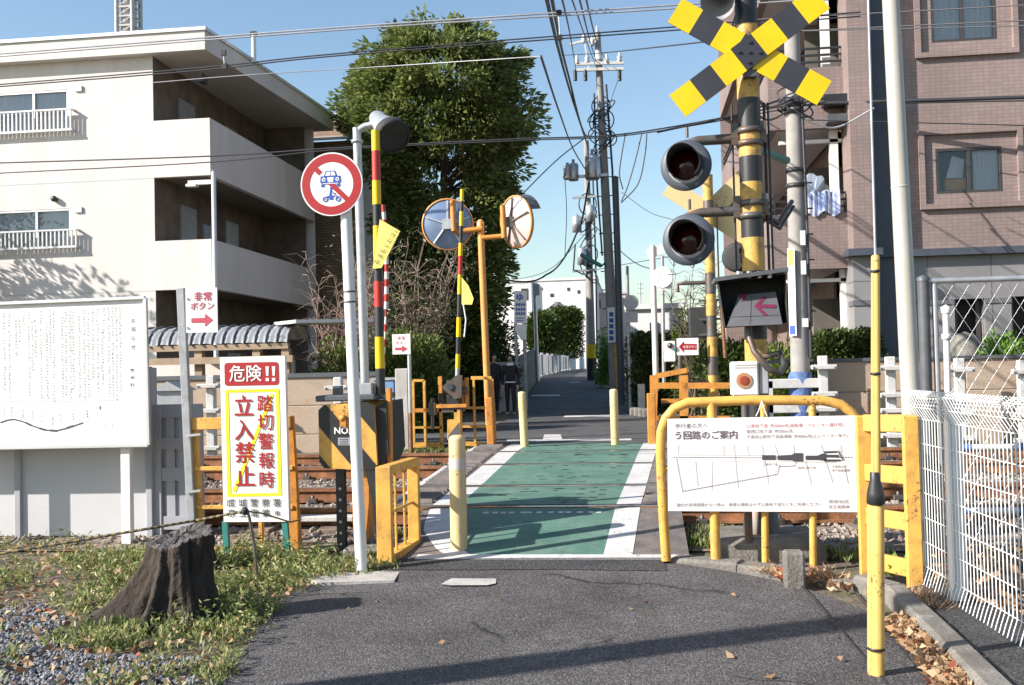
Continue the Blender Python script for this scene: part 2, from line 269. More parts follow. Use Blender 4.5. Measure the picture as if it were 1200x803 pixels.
# ---------------------------------------------------------------- mesh builder
class MB:
    def __init__(s): s.v = []; s.f = []; s.mi = []; s.sm = []
    def add(s, vs, fs, m=0, sm=False):
        o = len(s.v); s.v += [tuple(v) for v in vs]
        for f in fs: s.f.append(tuple(i+o for i in f)); s.mi.append(m); s.sm.append(sm)
    def box(s, c, size, m=0, R=None, b=0.0):
        c = V(c); hx, hy, hz = [d/2 for d in size]
        R = R or Matrix.Identity(3)
        b = min(b, hx*.45, hy*.45, hz*.45)
        if b <= 0:
            vs = [c + R @ V((x*hx, y*hy, z*hz)) for x in (-1, 1) for y in (-1, 1) for z in (-1, 1)]
            s.add(vs, [(0, 1, 3, 2), (4, 6, 7, 5), (0, 4, 5, 1), (2, 3, 7, 6), (0, 2, 6, 4), (1, 5, 7, 3)], m); return
        vs = []; idx = {}
        for x in (-1, 1):
            for y in (-1, 1):
                for z in (-1, 1):
                    for k, p in enumerate(((x*hx, y*(hy-b), z*(hz-b)), (x*(hx-b), y*hy, z*(hz-b)), (x*(hx-b), y*(hy-b), z*hz))):
                        idx[(x, y, z, k)] = len(vs); vs.append(c + R @ V(p))
        fs = []
        I = idx
        for a in (-1, 1):
            fs.append((I[a, -1, -1, 0], I[a, 1, -1, 0], I[a, 1, 1, 0], I[a, -1, 1, 0]))
            fs.append((I[-1, a, -1, 1], I[1, a, -1, 1], I[1, a, 1, 1], I[-1, a, 1, 1]))
            fs.append((I[-1, -1, a, 2], I[1, -1, a, 2], I[1, 1, a, 2], I[-1, 1, a, 2]))
            for c2 in (-1, 1):
                fs.append((I[a, c2, -1, 0], I[a, c2, -1, 1], I[a, c2, 1, 1], I[a, c2, 1, 0]))
                fs.append((I[a, -1, c2, 0], I[a, -1, c2, 2], I[a, 1, c2, 2], I[a, 1, c2, 0]))
                fs.append((I[-1, a, c2, 1], I[-1, a, c2, 2], I[1, a, c2, 2], I[1, a, c2, 1]))
                for d in (-1, 1): fs.append((I[a, c2, d, 0], I[a, c2, d, 1], I[a, c2, d, 2]))
        s.add(vs, fs, m)
    def box2(s, a, b, m=0, bev=0.0):
        a, b = V(a), V(b); s.box((a+b)/2, [abs(b[i]-a[i]) for i in range(3)], m, b=bev)
    def bar(s, p0, p1, w, h, m=0, upv=(0, 0, 1), b=0.0):
        p0, p1 = V(p0), V(p1); d = (p1-p0); L = d.length; x = d.normalized(); u = V(upv)
        if abs(x.dot(u)) > .98: u = V((0, 1, 0))
        y = u.cross(x).normalized(); z = x.cross(y)
        s.box((p0+p1)/2, (L, w, h), m, Matrix((x, y, z)).transposed(), b)
    def tube(s, pts, r, n=8, m=0, cap=True, sm=True):
        pts = [V(p) for p in pts]; k = len(pts)
        rs = r if isinstance(r, (list, tuple)) else [r]*k
        ts = []
        for i in range(k):
            a = pts[max(i-1, 0)]; c = pts[min(i+1, k-1)]; ts.append((c-a).normalized())
        t = ts[0]; nrm = t.orthogonal().normalized(); vs = []
        for i in range(k):
            nrm = (nrm - ts[i]*nrm.dot(ts[i]))
            nrm = nrm.normalized() if nrm.length > 1e-6 else ts[i].orthogonal().normalized()
            bn = ts[i].cross(nrm)
            for j in range(n):
                a = 2*math.pi*j/n; vs.append(pts[i] + (nrm*math.cos(a) + bn*math.sin(a))*rs[i])
        fs = [(i*n+j, i*n+(j+1) % n, (i+1)*n+(j+1) % n, (i+1)*n+j) for i in range(k-1) for j in range(n)]
        s.add(vs, fs, m, sm)
        if cap:
            s.add(vs[:n], [tuple(range(n))[::-1]], m); s.add(vs[-n:], [tuple(range(n))], m)
    def cyl(s, p0, p1, r0, r1=None, n=14, m=0, cap=True): s.tube([p0, p1], [r0, r0 if r1 is None else r1], n, m, cap)
    def bands(s, p0, p1, r, segs, n=14):
        """segs: list of (fraction_end, material) along p0->p1"""
        p0, p1 = V(p0), V(p1); a = 0
        rr = r if isinstance(r, (list, tuple)) else (r, r)
        for i, (b, m) in enumerate(segs):
            s.tube([p0.lerp(p1, a), p0.lerp(p1, b)], [rr[0]+(rr[1]-rr[0])*a, rr[0]+(rr[1]-rr[0])*b], n, m, cap=(i == 0 or i == len(segs)-1)); a = b
    def lathe(s, o, d, prof, n=24, m=0, sm=True):
        o = V(o); d = V(d).normalized(); x = d.orthogonal().normalized(); y = d.cross(x); vs = []
        for (r, t) in prof:
            for j in range(n):
                a = 2*math.pi*j/n; vs.append(o + d*t + (x*math.cos(a)+y*math.sin(a))*r)
        s.add(vs, [(i*n+j, i*n+(j+1) % n, (i+1)*n+(j+1) % n, (i+1)*n+j) for i in range(len(prof)-1) for j in range(n)], m, sm)
    def poly(s, pts, m=0): s.add(pts, [tuple(range(len(pts)))], m)
    def prism(s, pts, vec, m=0):
        pts = [V(p) for p in pts]; vec = V(vec); n = len(pts)
        s.add(pts + [p+vec for p in pts], [tuple(range(n))[::-1], tuple(range(n, 2*n))] + [(i, (i+1) % n, n+(i+1) % n, n+i) for i in range(n)], m)
    def text(s, body, o, right, upv, size, m=0, align='c', squash=1.0, bold=0.0):
        if bold:
            nrm = V(right).normalized().cross(V(upv).normalized())
            for k, (du, dv) in enumerate(((-1, 0), (1, 0), (0, -.8), (0, .8))): s.text(body, V(o)+V(right).normalized()*du*bold*size+V(upv).normalized()*dv*bold*size+nrm*.0003*(k+1), right, upv, size, m, align, squash)
        me = glyphs(body, 0.0); 
        if not me: return
        vs, fs, (x0, x1) = me; r = V(right).normalized(); u = V(upv).normalized(); o = V(o)
        ox = {'c': (x0+x1)/2, 'l': x0, 'r': x1}[align]
        s.add([o + r*((x-ox)*size*squash) + u*((y-.36)*size) for x, y in vs], fs, m)
    def build(s, name, mats, parent=None):
        if not isinstance(mats, (list, tuple)): mats = [mats]
        me = bpy.data.meshes.new(name); org = root_loc(parent)
        vs = [(a-org.x, b-org.y, c-org.z) for a, b, c in s.v]
        me.from_pydata(vs, [], s.f)
        for mm in mats: me.materials.append(MATS[mm] if isinstance(mm, str) else mm)
        me.polygons.foreach_set('material_index', s.mi); me.polygons.foreach_set('use_smooth', s.sm); me.update()
        o = bpy.data.objects.new(name, me); COL.objects.link(o)
        if parent is not None: o.parent = parent
        return o
_gl = {}
def glyphs(body, bold=0.0):
    key = (body, bold)
    if key in _gl: return _gl[key]
    c = bpy.data.curves.new('lettering', 'FONT'); c.body = body; c.resolution_u = 2; c.offset = bold
    o = bpy.data.objects.new('lettering', c); COL.objects.link(o)
    me = bpy.data.meshes.new_from_object(o.evaluated_get(bpy.context.evaluated_depsgraph_get()))
    vs = [(v.co.x, v.co.y) for v in me.vertices]; fs = [tuple(p.vertices) for p in me.polygons]
    bpy.data.objects.remove(o); bpy.data.curves.remove(c); bpy.data.meshes.remove(me)
    if not vs: _gl[key] = None; return None
    _gl[key] = (vs, fs, (min(v[0] for v in vs), max(v[0] for v in vs))); return _gl[key]
def root_loc(p):
    if p is None: return V((0, 0, 0))
    while p.parent is not None: p = p.parent
    return p.location.copy()
def tag(o, label=None, cat=None, group=None, kind=None):
    if label: o['label'] = label
    if cat: o['category'] = cat
    if group: o['group'] = group
    if kind: o['kind'] = kind
    return o
def thing(name, label, cat, loc=(0, 0, 0), group=None):
    o = bpy.data.objects.new(name, None); o.empty_display_size = .2; COL.objects.link(o); o.location = V(loc)
    return tag(o, label, cat, group)
def copy_thing(root, loc, label=None):
    r = root.copy(); COL.objects.link(r); r.location = V(loc)
    if label: r['label'] = label
    for ch in list(root.children):
        c = ch.copy(); COL.objects.link(c); c.parent = r
        for g in list(ch.children):
            d = g.copy(); COL.objects.link(d); d.parent = c
    return r
def sheet(name, m, polys, zf, kind='structure'):
    mb = MB()
    for p in polys: mb.poly([(x, y, zf(x, y)) for x, y in p])
    return tag(mb.build(name, m), kind=kind)
def leaves(name, mats, P, N_, size, aspect=.38, parent=None, jitter=.7, droop=0.0, mi=None, seed=1, fold=.06):
    """many small leaf faces; P points (n,3), N_ outward directions (n,3)"""
    rg = np.random.RandomState(seed); n = len(P)
    d = N_ + rg.normal(0, jitter, (n, 3)); d[:, 2] -= droop
    d /= np.linalg.norm(d, axis=1)[:, None]+1e-9
    a = np.cross(d, rg.normal(0, 1, (n, 3))); a /= np.linalg.norm(a, axis=1)[:, None]+1e-9
    L = size*rg.uniform(.6, 1.3, n)[:, None]; W = L*aspect
    q = np.cross(d, a)
    v = np.empty((n, 4, 3)); v[:, 0] = P; v[:, 1] = P + d*L*.5 + a*W*.5 + q*L*fold; v[:, 2] = P + d*L; v[:, 3] = P + d*L*.5 - a*W*.5 + q*L*fold
    org = root_loc(parent); v -= np.array(org)
    me = bpy.data.meshes.new(name); me.vertices.add(4*n); me.vertices.foreach_set('co', v.reshape(-1))
    me.loops.add(4*n); me.loops.foreach_set('vertex_index', np.arange(4*n, dtype=np.int32))
    me.polygons.add(n); me.polygons.foreach_set('loop_start', np.arange(0, 4*n, 4, dtype=np.int32))
    try: me.polygons.foreach_set('loop_total', np.full(n, 4, dtype=np.int32))
    except Exception: pass
    if not isinstance(mats, (list, tuple)): mats = [mats]
    for mm in mats: me.materials.append(MATS[mm])
    if mi is not None: me.polygons.foreach_set('material_index', np.asarray(mi, dtype=np.int32))
    me.update(calc_edges=True); me.validate()
    o = bpy.data.objects.new(name, me); COL.objects.link(o)
    if parent is not None: o.parent = parent
    return o
def clumps(centers, outw, per, rad, seed=3, flat=1.0):
    rg = np.random.RandomState(seed); C = np.repeat(np.array(centers), per, 0); O = np.repeat(np.array(outw), per, 0)
    r = np.repeat(np.broadcast_to(np.array(rad), (len(centers),)), per)[:, None]
    g = rg.normal(0, 1, C.shape); g /= np.linalg.norm(g, axis=1)[:, None]+1e-9; g *= (rg.uniform(0, 1, len(C))**.42)[:, None]*r*1.05; g[:, 2] *= flat
    return C + g, O + g/(np.linalg.norm(g, axis=1)[:, None]+1e-6)*.8
def q(px, py, Y, off=0.0): return PY(px, py, Y, off)
UX, UZ = V((1, 0, 0)), V((0, 0, 1))
def qpoly(mb, pts, Y, off, m): mb.poly([q(x, y, Y, off) for x, y in pts], m)
def qline(mb, pts, wpx, Y, off, m):
    for (x0, y0), (x1, y1) in zip(pts, pts[1:]):
        L = math.hypot(x1-x0, y1-y0) or 1; nx, ny = -(y1-y0)/L*wpx/2, (x1-x0)/L*wpx/2
        qpoly(mb, [(x0+nx, y0+ny), (x1+nx, y1+ny), (x1-nx, y1-ny), (x0-nx, y0-ny)], Y, off, m)
def qtext(mb, body, px, py, Y, off, hpx, m, align='c', squash=1.0, bold=0.0):
    p = q(px, py, Y, off); mb.text(body, p, UX, UZ, hpx*SCL(p), m, align, squash, bold)
# ================================================================ SETTING
import bmesh
def sheet2(name, m, poly, zf, dz=0.0, kind='structure', thick=0.0, extra=()):
    bm = bmesh.new(); vs = [bm.verts.new((x, y, 0)) for x, y in poly]; bm.faces.new(vs)
    for yv in sorted(set([k[0] for k in KN] + list(extra))):
        bmesh.ops.bisect_plane(bm, geom=bm.verts[:]+bm.edges[:]+bm.faces[:], plane_co=(0, yv, 0), plane_no=(0, 1, 0))
    for v in bm.verts: v.co.z = zf(v.co.y) + dz
    bmesh.ops.recalc_face_normals(bm, faces=bm.faces[:])
    if bm.faces and sum(f.normal.z for f in bm.faces) < 0: bmesh.ops.reverse_faces(bm, faces=bm.faces[:])
    me = bpy.data.meshes.new(name); bm.to_mesh(me); bm.free()
    me.materials.append(MATS[m]); o = bpy.data.objects.new(name, me); COL.objects.link(o)
    return tag(o, kind=kind) if kind else o
def xy(p): return (p.x, p.y)
sheet2('ground', 'soil', [(-900, -60), (900, -60), (900, 1900), (-900, 1900)], HT)
sheet2('track_bed', 'ballast', [(-60, 8.0), (60, 8.0), (60, 14.75), (-60, 14.75)], HT, .02)
# near asphalt road
ROADL = [(262, 803), (282, 770), (300, 742), (322, 712), (345, 694), (372, 683), (420, 676), (466, 668), (480, 660)]
ROADR = [(775, 660), (800, 662), (850, 670), (905, 680), (960, 696), (1010, 714), (1042, 735), (1085, 775), (1118, 803)]
poly = [(-2.3, -8)] + [(-1.75, 2.5)] + [xy(PG(*p)) for p in ROADL] + [(-2.1, 7.56), (.20, 7.56)] + [xy(PG(*p)) for p in ROADR] + [(2.2, 3.0), (2.0, -8)]
sheet2('road', 'asphalt', poly, HR, .004, extra=(7, 7.25))
# darker repair strip in front of the crossing and right hand strips
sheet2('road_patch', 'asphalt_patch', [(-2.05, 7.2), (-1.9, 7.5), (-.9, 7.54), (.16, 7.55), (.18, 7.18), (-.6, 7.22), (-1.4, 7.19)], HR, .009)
mb = MB()
for a, b in (((925, 672), (1040, 803)), ((1000, 693), (1100, 815))):
    p, s = PG(*a), PG(*b); d = (s-p).normalized(); n = d.cross(UZ)*.006
    mb.poly([p+n+UZ*.009, s+n+UZ*.009, s-n+UZ*.009, p-n+UZ*.009])
tag(mb.build('road_joint', 'black_matt'), kind='structure')
p = PG(551, 683); mb = MB(); mb.poly([p + V((x, y, .010)) for x, y in ((-.19, -.09), (-.12, -.13), (.14, -.12), (.19, -.06), (.17, .09), (.02, .12), (-.15, .10))])
tag(mb.build('concrete_patch', 'concrete'), kind='structure')
# concrete slab at the foot of the sign post
P4 = [PG(*p) for p in ((352, 676), (470, 668), (462, 684), (372, 688))]
mb = MB(); mb.prism([V((a.x, a.y, -.05)) for a in P4], (0, 0, .085)); tag(mb.build('kerb', 'concrete'), kind='structure')
# kerb on the right
mb = MB(); kp = [PG(*p) for p in ((790, 656), (870, 664), (950, 676), (1010, 690), (1050, 705), (1090, 745), (1130, 785), (1190, 850), (1290, 960))]
for i, (a, b) in enumerate(zip(kp, kp[1:])):
    h = .035 if i < 3 else .10; wd = .20 if i < 3 else .14
    d = (b-a).normalized(); n = d.cross(UZ).normalized()
    a = a - d*.01; mid = (a+b)/2; zc = HR(mid.y)
    mb.bar(V((a.x, a.y, zc+h/2-.06)), V((b.x, b.y, zc+h/2-.06)), wd, h+.12, 0, b=.02)
tag(mb.build('kerb', 'concrete_dark'), kind='structure')
kr = [PG(*p) for p in ((1062, 700), (1100, 742), (1140, 782), (1200, 848), (1300, 960))]
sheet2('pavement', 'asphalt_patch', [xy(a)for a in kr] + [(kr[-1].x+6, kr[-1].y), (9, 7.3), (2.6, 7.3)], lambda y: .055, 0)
# crossing deck
def linx(Y, pts):
    for (a, xa), (b, xb) in zip(pts, pts[1:]):
        if Y <= b: return xa + (xb-xa)*(Y-a)/(b-a)
    return pts[-1][1]
RX = lambda Y: linx(Y, [(7.5, -.29), (14.7, .085)])
LX = lambda Y: linx(Y, [(7.5, -1.22), (7.8, -1.42), (8.3, -1.60), (9.0, -1.65), (14.7, -1.62)])
LXO = lambda Y: linx(Y, [(7.5, -1.42), (7.8, -1.62), (8.3, -1.83), (9.0, -1.90), (14.7, -1.86)])
RAILS = (9.0, 10.3, 12.05, 13.4)
strips = [(7.56, 8.25), (8.25, 8.93)] + [(a+.075, b-.075) for a, b in zip(RAILS, RAILS[1:])] + [(13.475, 14.62)]
def strip_poly(mb, y0, y1, xl, xr, dz, m=0, n=3):
    for i in range(n):
        a = y0+(y1-y0)*i/n; b = y0+(y1-y0)*(i+1)/n
        mb.poly([(xl(a), a, HR(a)+dz), (xr(a), a, HR(a)+dz), (xr(b), b, HR(b)+dz), (xl(b), b, HR(b)+dz)], m)
mb = MB()
for (a, b) in strips:
    xl = -2.35 if a > 9 else -1.95; xr = .36
    za, zb = HR(a), HR(b)
    mb.add([(xl, a, za-.3), (xr, a, za-.3), (xr, b, zb-.3), (xl, b, zb-.3), (xl, a, za), (xr, a, za), (xr, b, zb), (xl, b, zb)],
           [(4, 5, 6, 7), (0, 1, 5, 4), (1, 2, 6, 5), (2, 3, 7, 6), (3, 0, 4, 7)], 0)
tag(mb.build('crossing_path', 'deck_rubber'), kind='structure')
mb = MB()
for (a, b) in strips: strip_poly(mb, a, b, LX, RX, .004)
rg = random.Random(5)
for (a, b) in strips[2:]:          # rows of worn studs
    for cx in (-1.18, -.72, -.30):
        for k in range(10 if cx == -.72 else 5):
            x = cx + rg.uniform(-.16, .16); y = rg.uniform(a+.1, b-.1); L = rg.uniform(.02, .05)
            mb.poly([(x-L, y-.014, HR(y)+.0075), (x+L, y-.014, HR(y)+.0075), (x+L, y+.014, HR(y)+.0075), (x-L, y+.014, HR(y)+.0075)], 1)
for k in range(16):
    x = -1.4 + k*.085 + rg.uniform(-.02, .02); y = 8.75
    if x < -.35: mb.poly([(x, y, HR(y)+.0075), (x+.05, y, HR(y)+.0075), (x+.05, y+.05, HR(y+.05)+.0075), (x, y+.05, HR(y+.05)+.0075)], 2)
tag(mb.build('green_path', ['green_paint', 'black_matt', 'white_paint']), kind='structure')
mb = MB()
for (a, b) in strips:
    strip_poly(mb, a, b, RX, lambda y: RX(y)+.22, .004); strip_poly(mb, a, b, LXO, LX, .004)
    if a > 9: strip_poly(mb, a, b, lambda y: -2.35, lambda y: -2.28, .004)
strip_poly(mb, 7.50, 7.62, lambda y: -1.72, lambda y: .34, .009, n=2)
tag(mb.build('white_lines', 'white_paint'), kind='structure')
# street beyond the crossing
SL = lambda Y: linx(Y, [(22, -3.15), (28, -3.45), (52, -4.9), (130, -7.1), (200, -9)])
SR = lambda Y: linx(Y, [(22, .35), (28, -.05), (46, -1.9), (130, -3.4), (200, -5)])
far = [(-4.6, 14.63), (1.4, 14.63), (6, 16.2), (6, 22)] + [(SR(y), y) for y in (22.01, 28, 46, 70, 90, 140, 200)] + [(SL(y), y) for y in (200, 140, 90, 70, 52, 46, 28, 22.01)] + [(-4.6, 22)]
sheet2('street', 'asphalt_far', far, HR, .004)
mb = MB()
def mark(pts):
    mb.poly([V((p.x, p.y, HR(p.y)+.011)) for p in (PG(*a) for a in pts)])
mark([(594, 516.5), (740, 515), (740, 517), (594, 518.6)]); mark([(638, 510), (657, 510), (659, 515.6), (636, 515.9)])
mark([(624, 463.2), (656, 463), (657, 464.4), (622, 464.6)]); mark([(662, 487.6), (716, 486.6), (718, 489), (660, 489.6)])
mark([(668, 448.0), (680, 448.0), (680, 448.7), (667, 448.7)])
tag(mb.build('road_marking', 'white_paint'), kind='structure')
# rubber ridge mats that keep walkers on the path, either side of it
for (xa, xb, lab) in ((lambda y: RX(y)+.235, lambda y: RX(y)+.60, 'black ridged rubber mat along the right edge of the green path'), (lambda y: -2.27, lambda y: -1.93, 'black ridged rubber mat along the left edge of the green path')):
    for (ya, yb_) in ((9.2, 10.15), (10.45, 11.9), (12.2, 13.25), (13.6, 14.5)):
        mb = MB(); y = ya; mb.add([(xa(ya), ya, HR(ya)+.003), (xb(ya), ya, HR(ya)+.003), (xb(yb_), yb_, HR(yb_)+.003), (xa(yb_), yb_, HR(yb_)+.003)], [(0, 1, 2, 3)])
        while y < yb_-.09:
            z = HR(y)+.003; mb.add([(xa(y), y, z), (xb(y), y, z), (xb(y), y+.09, z), (xa(y), y+.09, z), (xa(y)+.01, y+.045, z+.035), (xb(y)-.01, y+.045, z+.035)], [(0, 1, 5, 4), (2, 3, 4, 5), (1, 2, 5), (3, 0, 4)]); y += .15
        tag(mb.build('ridge_mat', 'deck_rubber'), lab, 'rubber mat', lab.replace('black ridged rubber mat', 'ridged mats'))
# stones on the track bed
mb = MB(); rg = random.Random(11)
def stone(mb, p, s, rg, m=0):
    vs = []
    for d in ((1, 0, 0), (0, 1, 0), (-1, 0, 0), (0, -1, 0), (0, 0, 1), (0, 0, -1)):
        k = s*rg.uniform(.6, 1.2); vs.append((p[0]+d[0]*k + rg.uniform(-.3, .3)*s, p[1]+d[1]*k + rg.uniform(-.3, .3)*s, p[2]+d[2]*k*.8))
    mb.add(vs, [(0, 1, 4), (1, 2, 4), (2, 3, 4), (3, 0, 4), (1, 0, 5), (2, 1, 5), (3, 2, 5), (0, 3, 5)], m)
for k in range(15000):
    x = rg.uniform(-7.5, 6.5); y = rg.uniform(8.25, 14.7)
    if -2.4 < x < .4: continue
    stone(mb, (x, y, HT(y)+.03), rg.uniform(.02, .045), rg)
tag(mb.build('ballast_stones', 'stone'), kind='stuff')
# pebbles in the front left corner and a sprinkle elsewhere on the verge
def inpoly(x, y, P):
    c = False
    for (x0, y0), (x1, y1) in zip(P, P[1:]+P[:1]):
        if (y0 > y) != (y1 > y) and x < (x1-x0)*(y-y0)/(y1-y0)+x0: c = not c
    return c
mb = MB(); GP = [xy(PG(*p)) for p in ((-60, 712), (50, 706), (88, 735), (110, 768), (245, 772), (258, 803), (240, 860), (-60, 860))]
n = 0
while n < 3800:
    x = rg.uniform(-4.3, -.8); y = rg.uniform(3.2, 7)
    if inpoly(x, y, GP): stone(mb, (x, y, .004), rg.uniform(.008, .022), rg); n += 1
tag(mb.build('gravel', 'pebble'), kind='stuff')
VERGE = [xy(PG(*p)) for p in ((-120, 628), (200, 632), (345, 640), (470, 655), (466, 668), (372, 683), (322, 712), (282, 770), (258, 815), (220, 900), (-120, 900))]

# ================================================================ RAILWAY
def track(y0, y1, label):
    t = thing('railway_track', label, 'railway track', (0, (y0+y1)/2, HT(y0)), 'railway tracks through the crossing')
    for y in (y0, y1):
        z = HR(y)
        mb = MB()
        for x0, x1 in ((-45, -2.4), (-2.4, .4), (.4, 45)):
            mb.box2((x0, y-.034, z-.04), (x1, y+.034, z-.002), 0); mb.box2((x0, y-.033, z-.002), (x1, y+.033, z+.002), 1)
            mb.box2((x0, y-.010, z-.125), (x1, y+.010, z-.04), 0); mb.box2((x0, y-.065, z-.15), (x1, y+.065, z-.125), 0)
        mb.build('rail', ['rust', 'rail_top'], t)
    n = 0; x = -8.7
    while x < 8.5:
        if not -2.3 < x < .3:
            z = HR((y0+y1)/2)
            mb = MB(); mb.box2((x-.11, (y0+y1)/2-1.0, HR(y0)-.33), (x+.11, (y0+y1)/2+1.0, HR(y0)-.148), 0, .01)
            s = mb.build('sleeper', 'sleeper', t)
            for y in (y0, y1):
                for e in (-.10, .10):
                    mb = MB(); mb.box((x, y+e, HR(y)-.128), (.10, .07, .05), 0, b=.008); mb.lathe((x, y+e, HR(y)-.105), UZ, [(.018, 0), (.018, .035), (.001, .037)], 6)
                    mb.build('rail_fastening', 'steel_dark', s)
        x += .66
    return t
track(RAILS[0], RAILS[1], 'nearer pair of rusty brown rails running across behind the yellow barriers')
track(RAILS[2], RAILS[3], 'farther pair of rusty rails, in front of the tan concrete wall')
# guard planks by the near rail, left of the crossing (pale wooden covers)
for (a, b, Y, z, lab) in (((416, 594.5), (336, 594), 8.86, 0, 'pale plank lying beside the nearest rail left of the deck'),
                          ((500, 538), (568, 536), 13.75, 0, 'pale plank lying beside the farthest rail, near the striped base')):
    p, s = q(*a, Y), q(*b, Y); zz = HR(Y)-.06
    mb = MB(); mb.bar((p.x, Y, zz), (s.x, Y, zz), .14, .05, 0, b=.008); tag(mb.build('plank', 'concrete_white'), lab, 'plank')

# ================================================================ BUILDINGS
def wall_holes(mb, x0, x1, z0, z1, y, holes, m=0, reveal=.18):
    """front wall in the plane y (facing -Y) with rectangular openings and their reveals"""
    xs = sorted({x0, x1, *[h[0] for h in holes], *[h[1] for h in holes]}); zs = sorted({z0, z1, *[h[2] for h in holes], *[h[3] for h in holes]})
    xs = [x for x in xs if x0 <= x <= x1]; zs = [z for z in zs if z0 <= z <= z1]
    for a, b in zip(xs, xs[1:]):
        for c, d in zip(zs, zs[1:]):
            mx, mz = (a+b)/2, (c+d)/2
            if any(h[0] < mx < h[1] and h[2] < mz < h[3] for h in holes): continue
            mb.poly([(a, y, c), (b, y, c), (b, y, d), (a, y, d)], m)
    for h in holes:
        a, b, c, d = h[:4]; a, b = max(a, x0), min(b, x1)
        mb.poly([(a, y, c), (a, y, d), (a, y+reveal, d), (a, y+reveal, c)], m); mb.poly([(b, y, c), (b, y+reveal, c), (b, y+reveal, d), (b, y, d)], m)
        mb.poly([(a, y, c), (a, y+reveal, c), (b, y+reveal, c), (b, y, c)], m); mb.poly([(a, y, d), (b, y, d), (b, y+reveal, d), (a, y+reveal, d)], m)
def window(root, x0, x1, z0, z1, y, frame='aluminium', curt='curtain', fw=.05, split=.5, half=None):
    mb = MB()
    mb.box2((x0, y+.02, z0), (x0+fw, y+.10, z1)); mb.box2((x1-fw, y+.02, z0), (x1, y+.10, z1)); mb.box2((x0+fw, y+.02, z0), (x1-fw, y+.10, z0+fw)); mb.box2((x0+fw, y+.02, z1-fw), (x1-fw, y+.10, z1))
    xm = x0+(x1-x0)*split; mb.box2((xm-fw*.6, y+.025, z0+fw), (xm+fw*.6, y+.09, z1-fw))
    wnd = mb.build('window', frame, root)
    g = MB(); g.poly([(x0+fw, y+.055, z0+fw), (x1-fw, y+.055, z0+fw), (x1-fw, y+.055, z1-fw), (x0+fw, y+.055, z1-fw)]); g.build('pane', 'glass', wnd)
    c = MB(); n = 26; a, b = (x0, x1) if half is None else half
    for i in range(n):
        u0 = a+(b-a)*i/n; u1 = a+(b-a)*(i+1)/n; e0 = .02*(i % 2); e1 = .02*((i+1) % 2)
        c.poly([(u0, y+.105+e0, z0), (u1, y+.105+e1, z0), (u1, y+.105+e1, z1), (u0, y+.105+e0, z1)])
    c.build('curtain', curt, wnd)
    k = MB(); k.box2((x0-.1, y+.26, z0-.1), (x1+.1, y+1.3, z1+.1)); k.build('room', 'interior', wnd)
    return wnd
# ---- left white apartment building
YB = 22.0
def X(px, py, Y=YB): return q(px, py, Y).x
def Z(px, py, Y=YB): return q(px, py, Y).z
cxr = X(246, 170); rec = X(180, 170); xl = -24.0; DEP = 7.6
zr0, zr1 = Z(240, 62), Z(238, 36)
b1t, b1b = Z(246, 138), Z(247, 205); b2t, b2b = Z(249, 280), Z(251, 338); gt = Z(215, 350)
A = thing('apartment_building', 'white three storey apartment building with open corner galleries, left of the tree', 'building', (cxr-5, YB, 0))
wx1, wx2 = X(-60, 130), X(80, 130)
w1 = (wx1, wx2, Z(40, 156), Z(40, 107)); w2 = (wx1, X(83, 270), Z(40, 293), Z(40, 246))
mb = MB()
wall_holes(mb, xl, rec, 0, zr0, YB, [w1, w2])
mb.poly([(xl, YB, 0), (xl, YB, zr0), (xl, YB+DEP, zr0), (xl, YB+DEP, 0)]); mb.poly([(xl, YB+DEP, 0), (xl, YB+DEP, zr0), (cxr, YB+DEP, zr0), (cxr, YB+DEP, 0)])
mb.build('wall', 'plaster', A)
mb = MB(); mb.poly([(rec, YB, 0), (rec, YB+DEP, 0), (rec, YB+DEP, zr0), (rec, YB, zr0)]); mb.poly([(rec, YB+DEP-.4, 0), (cxr-.16, YB+DEP-.4, 0), (cxr-.16, YB+DEP-.4, zr0), (rec, YB+DEP-.4, zr0)]); mb.build('gallery_wall', 'gallery_shade', A)
# balcony parapets with the slab behind them (front return and long side)
for (zt, zb) in ((b1t, b1b), (b2t, b2b)):
    mb = MB(); mb.box2((rec, YB, zb), (cxr, YB+.15, zt)); mb.box2((cxr-.15, YB+.15, zb), (cxr, YB+DEP, zt)); mb.build('balcony_parapet', 'plaster', A)
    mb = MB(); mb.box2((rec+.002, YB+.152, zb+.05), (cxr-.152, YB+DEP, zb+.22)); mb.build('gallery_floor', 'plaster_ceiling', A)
mb = MB(); mb.box2((rec+.002, YB+.002, 0), (cxr-.002, YB+.15, .9)); mb.box2((cxr-.15, YB+.15, 0), (cxr, YB+DEP, .9)); mb.build('balcony_parapet', 'plaster', A)
mb = MB(); mb.prism([(xl-.2, YB-.25, zr0), (cxr+.02, YB-.25, zr0), (cxr+.55, YB+DEP+.3, zr0), (xl-.2, YB+DEP+.3, zr0)], (0, 0, zr1-zr0-.08), 0)
roof = mb.build('roof', 'fascia', A)
for zz in (b1b-.02, b2b-.02):
    mb = MB(); mb.box2((xl, YB-.004, zz), (rec-.02, YB-.0, zz+.025)); mb.build('floor_joint', 'cream_panel', A)
mb = MB(); c = q(63, 233, YB-.06); mb.lathe(c, (0, -1, 0), [(.06, -.06), (.075, 0), (.06, .05), (.001, .06)], 12); mb.build('vent_cap', 'frame_dark', A)
for (px, py) in ((40, 120), (40, 262)): mb = MB(); c = q(92, py-16, YB-.02); mb.box(c, (.18, .04, .14), 0, b=.01); mb.build('vent_grille', 'aluminium', A)
mb = MB(); mb.prism([(xl-.23, YB-.29, zr1-.078), (cxr+.06, YB-.29, zr1-.078), (cxr+.59, YB+DEP+.33, zr1-.078), (xl-.23, YB+DEP+.33, zr1-.078)], (0, 0, .08), 0); mb.build('coping', 'aluminium', roof)
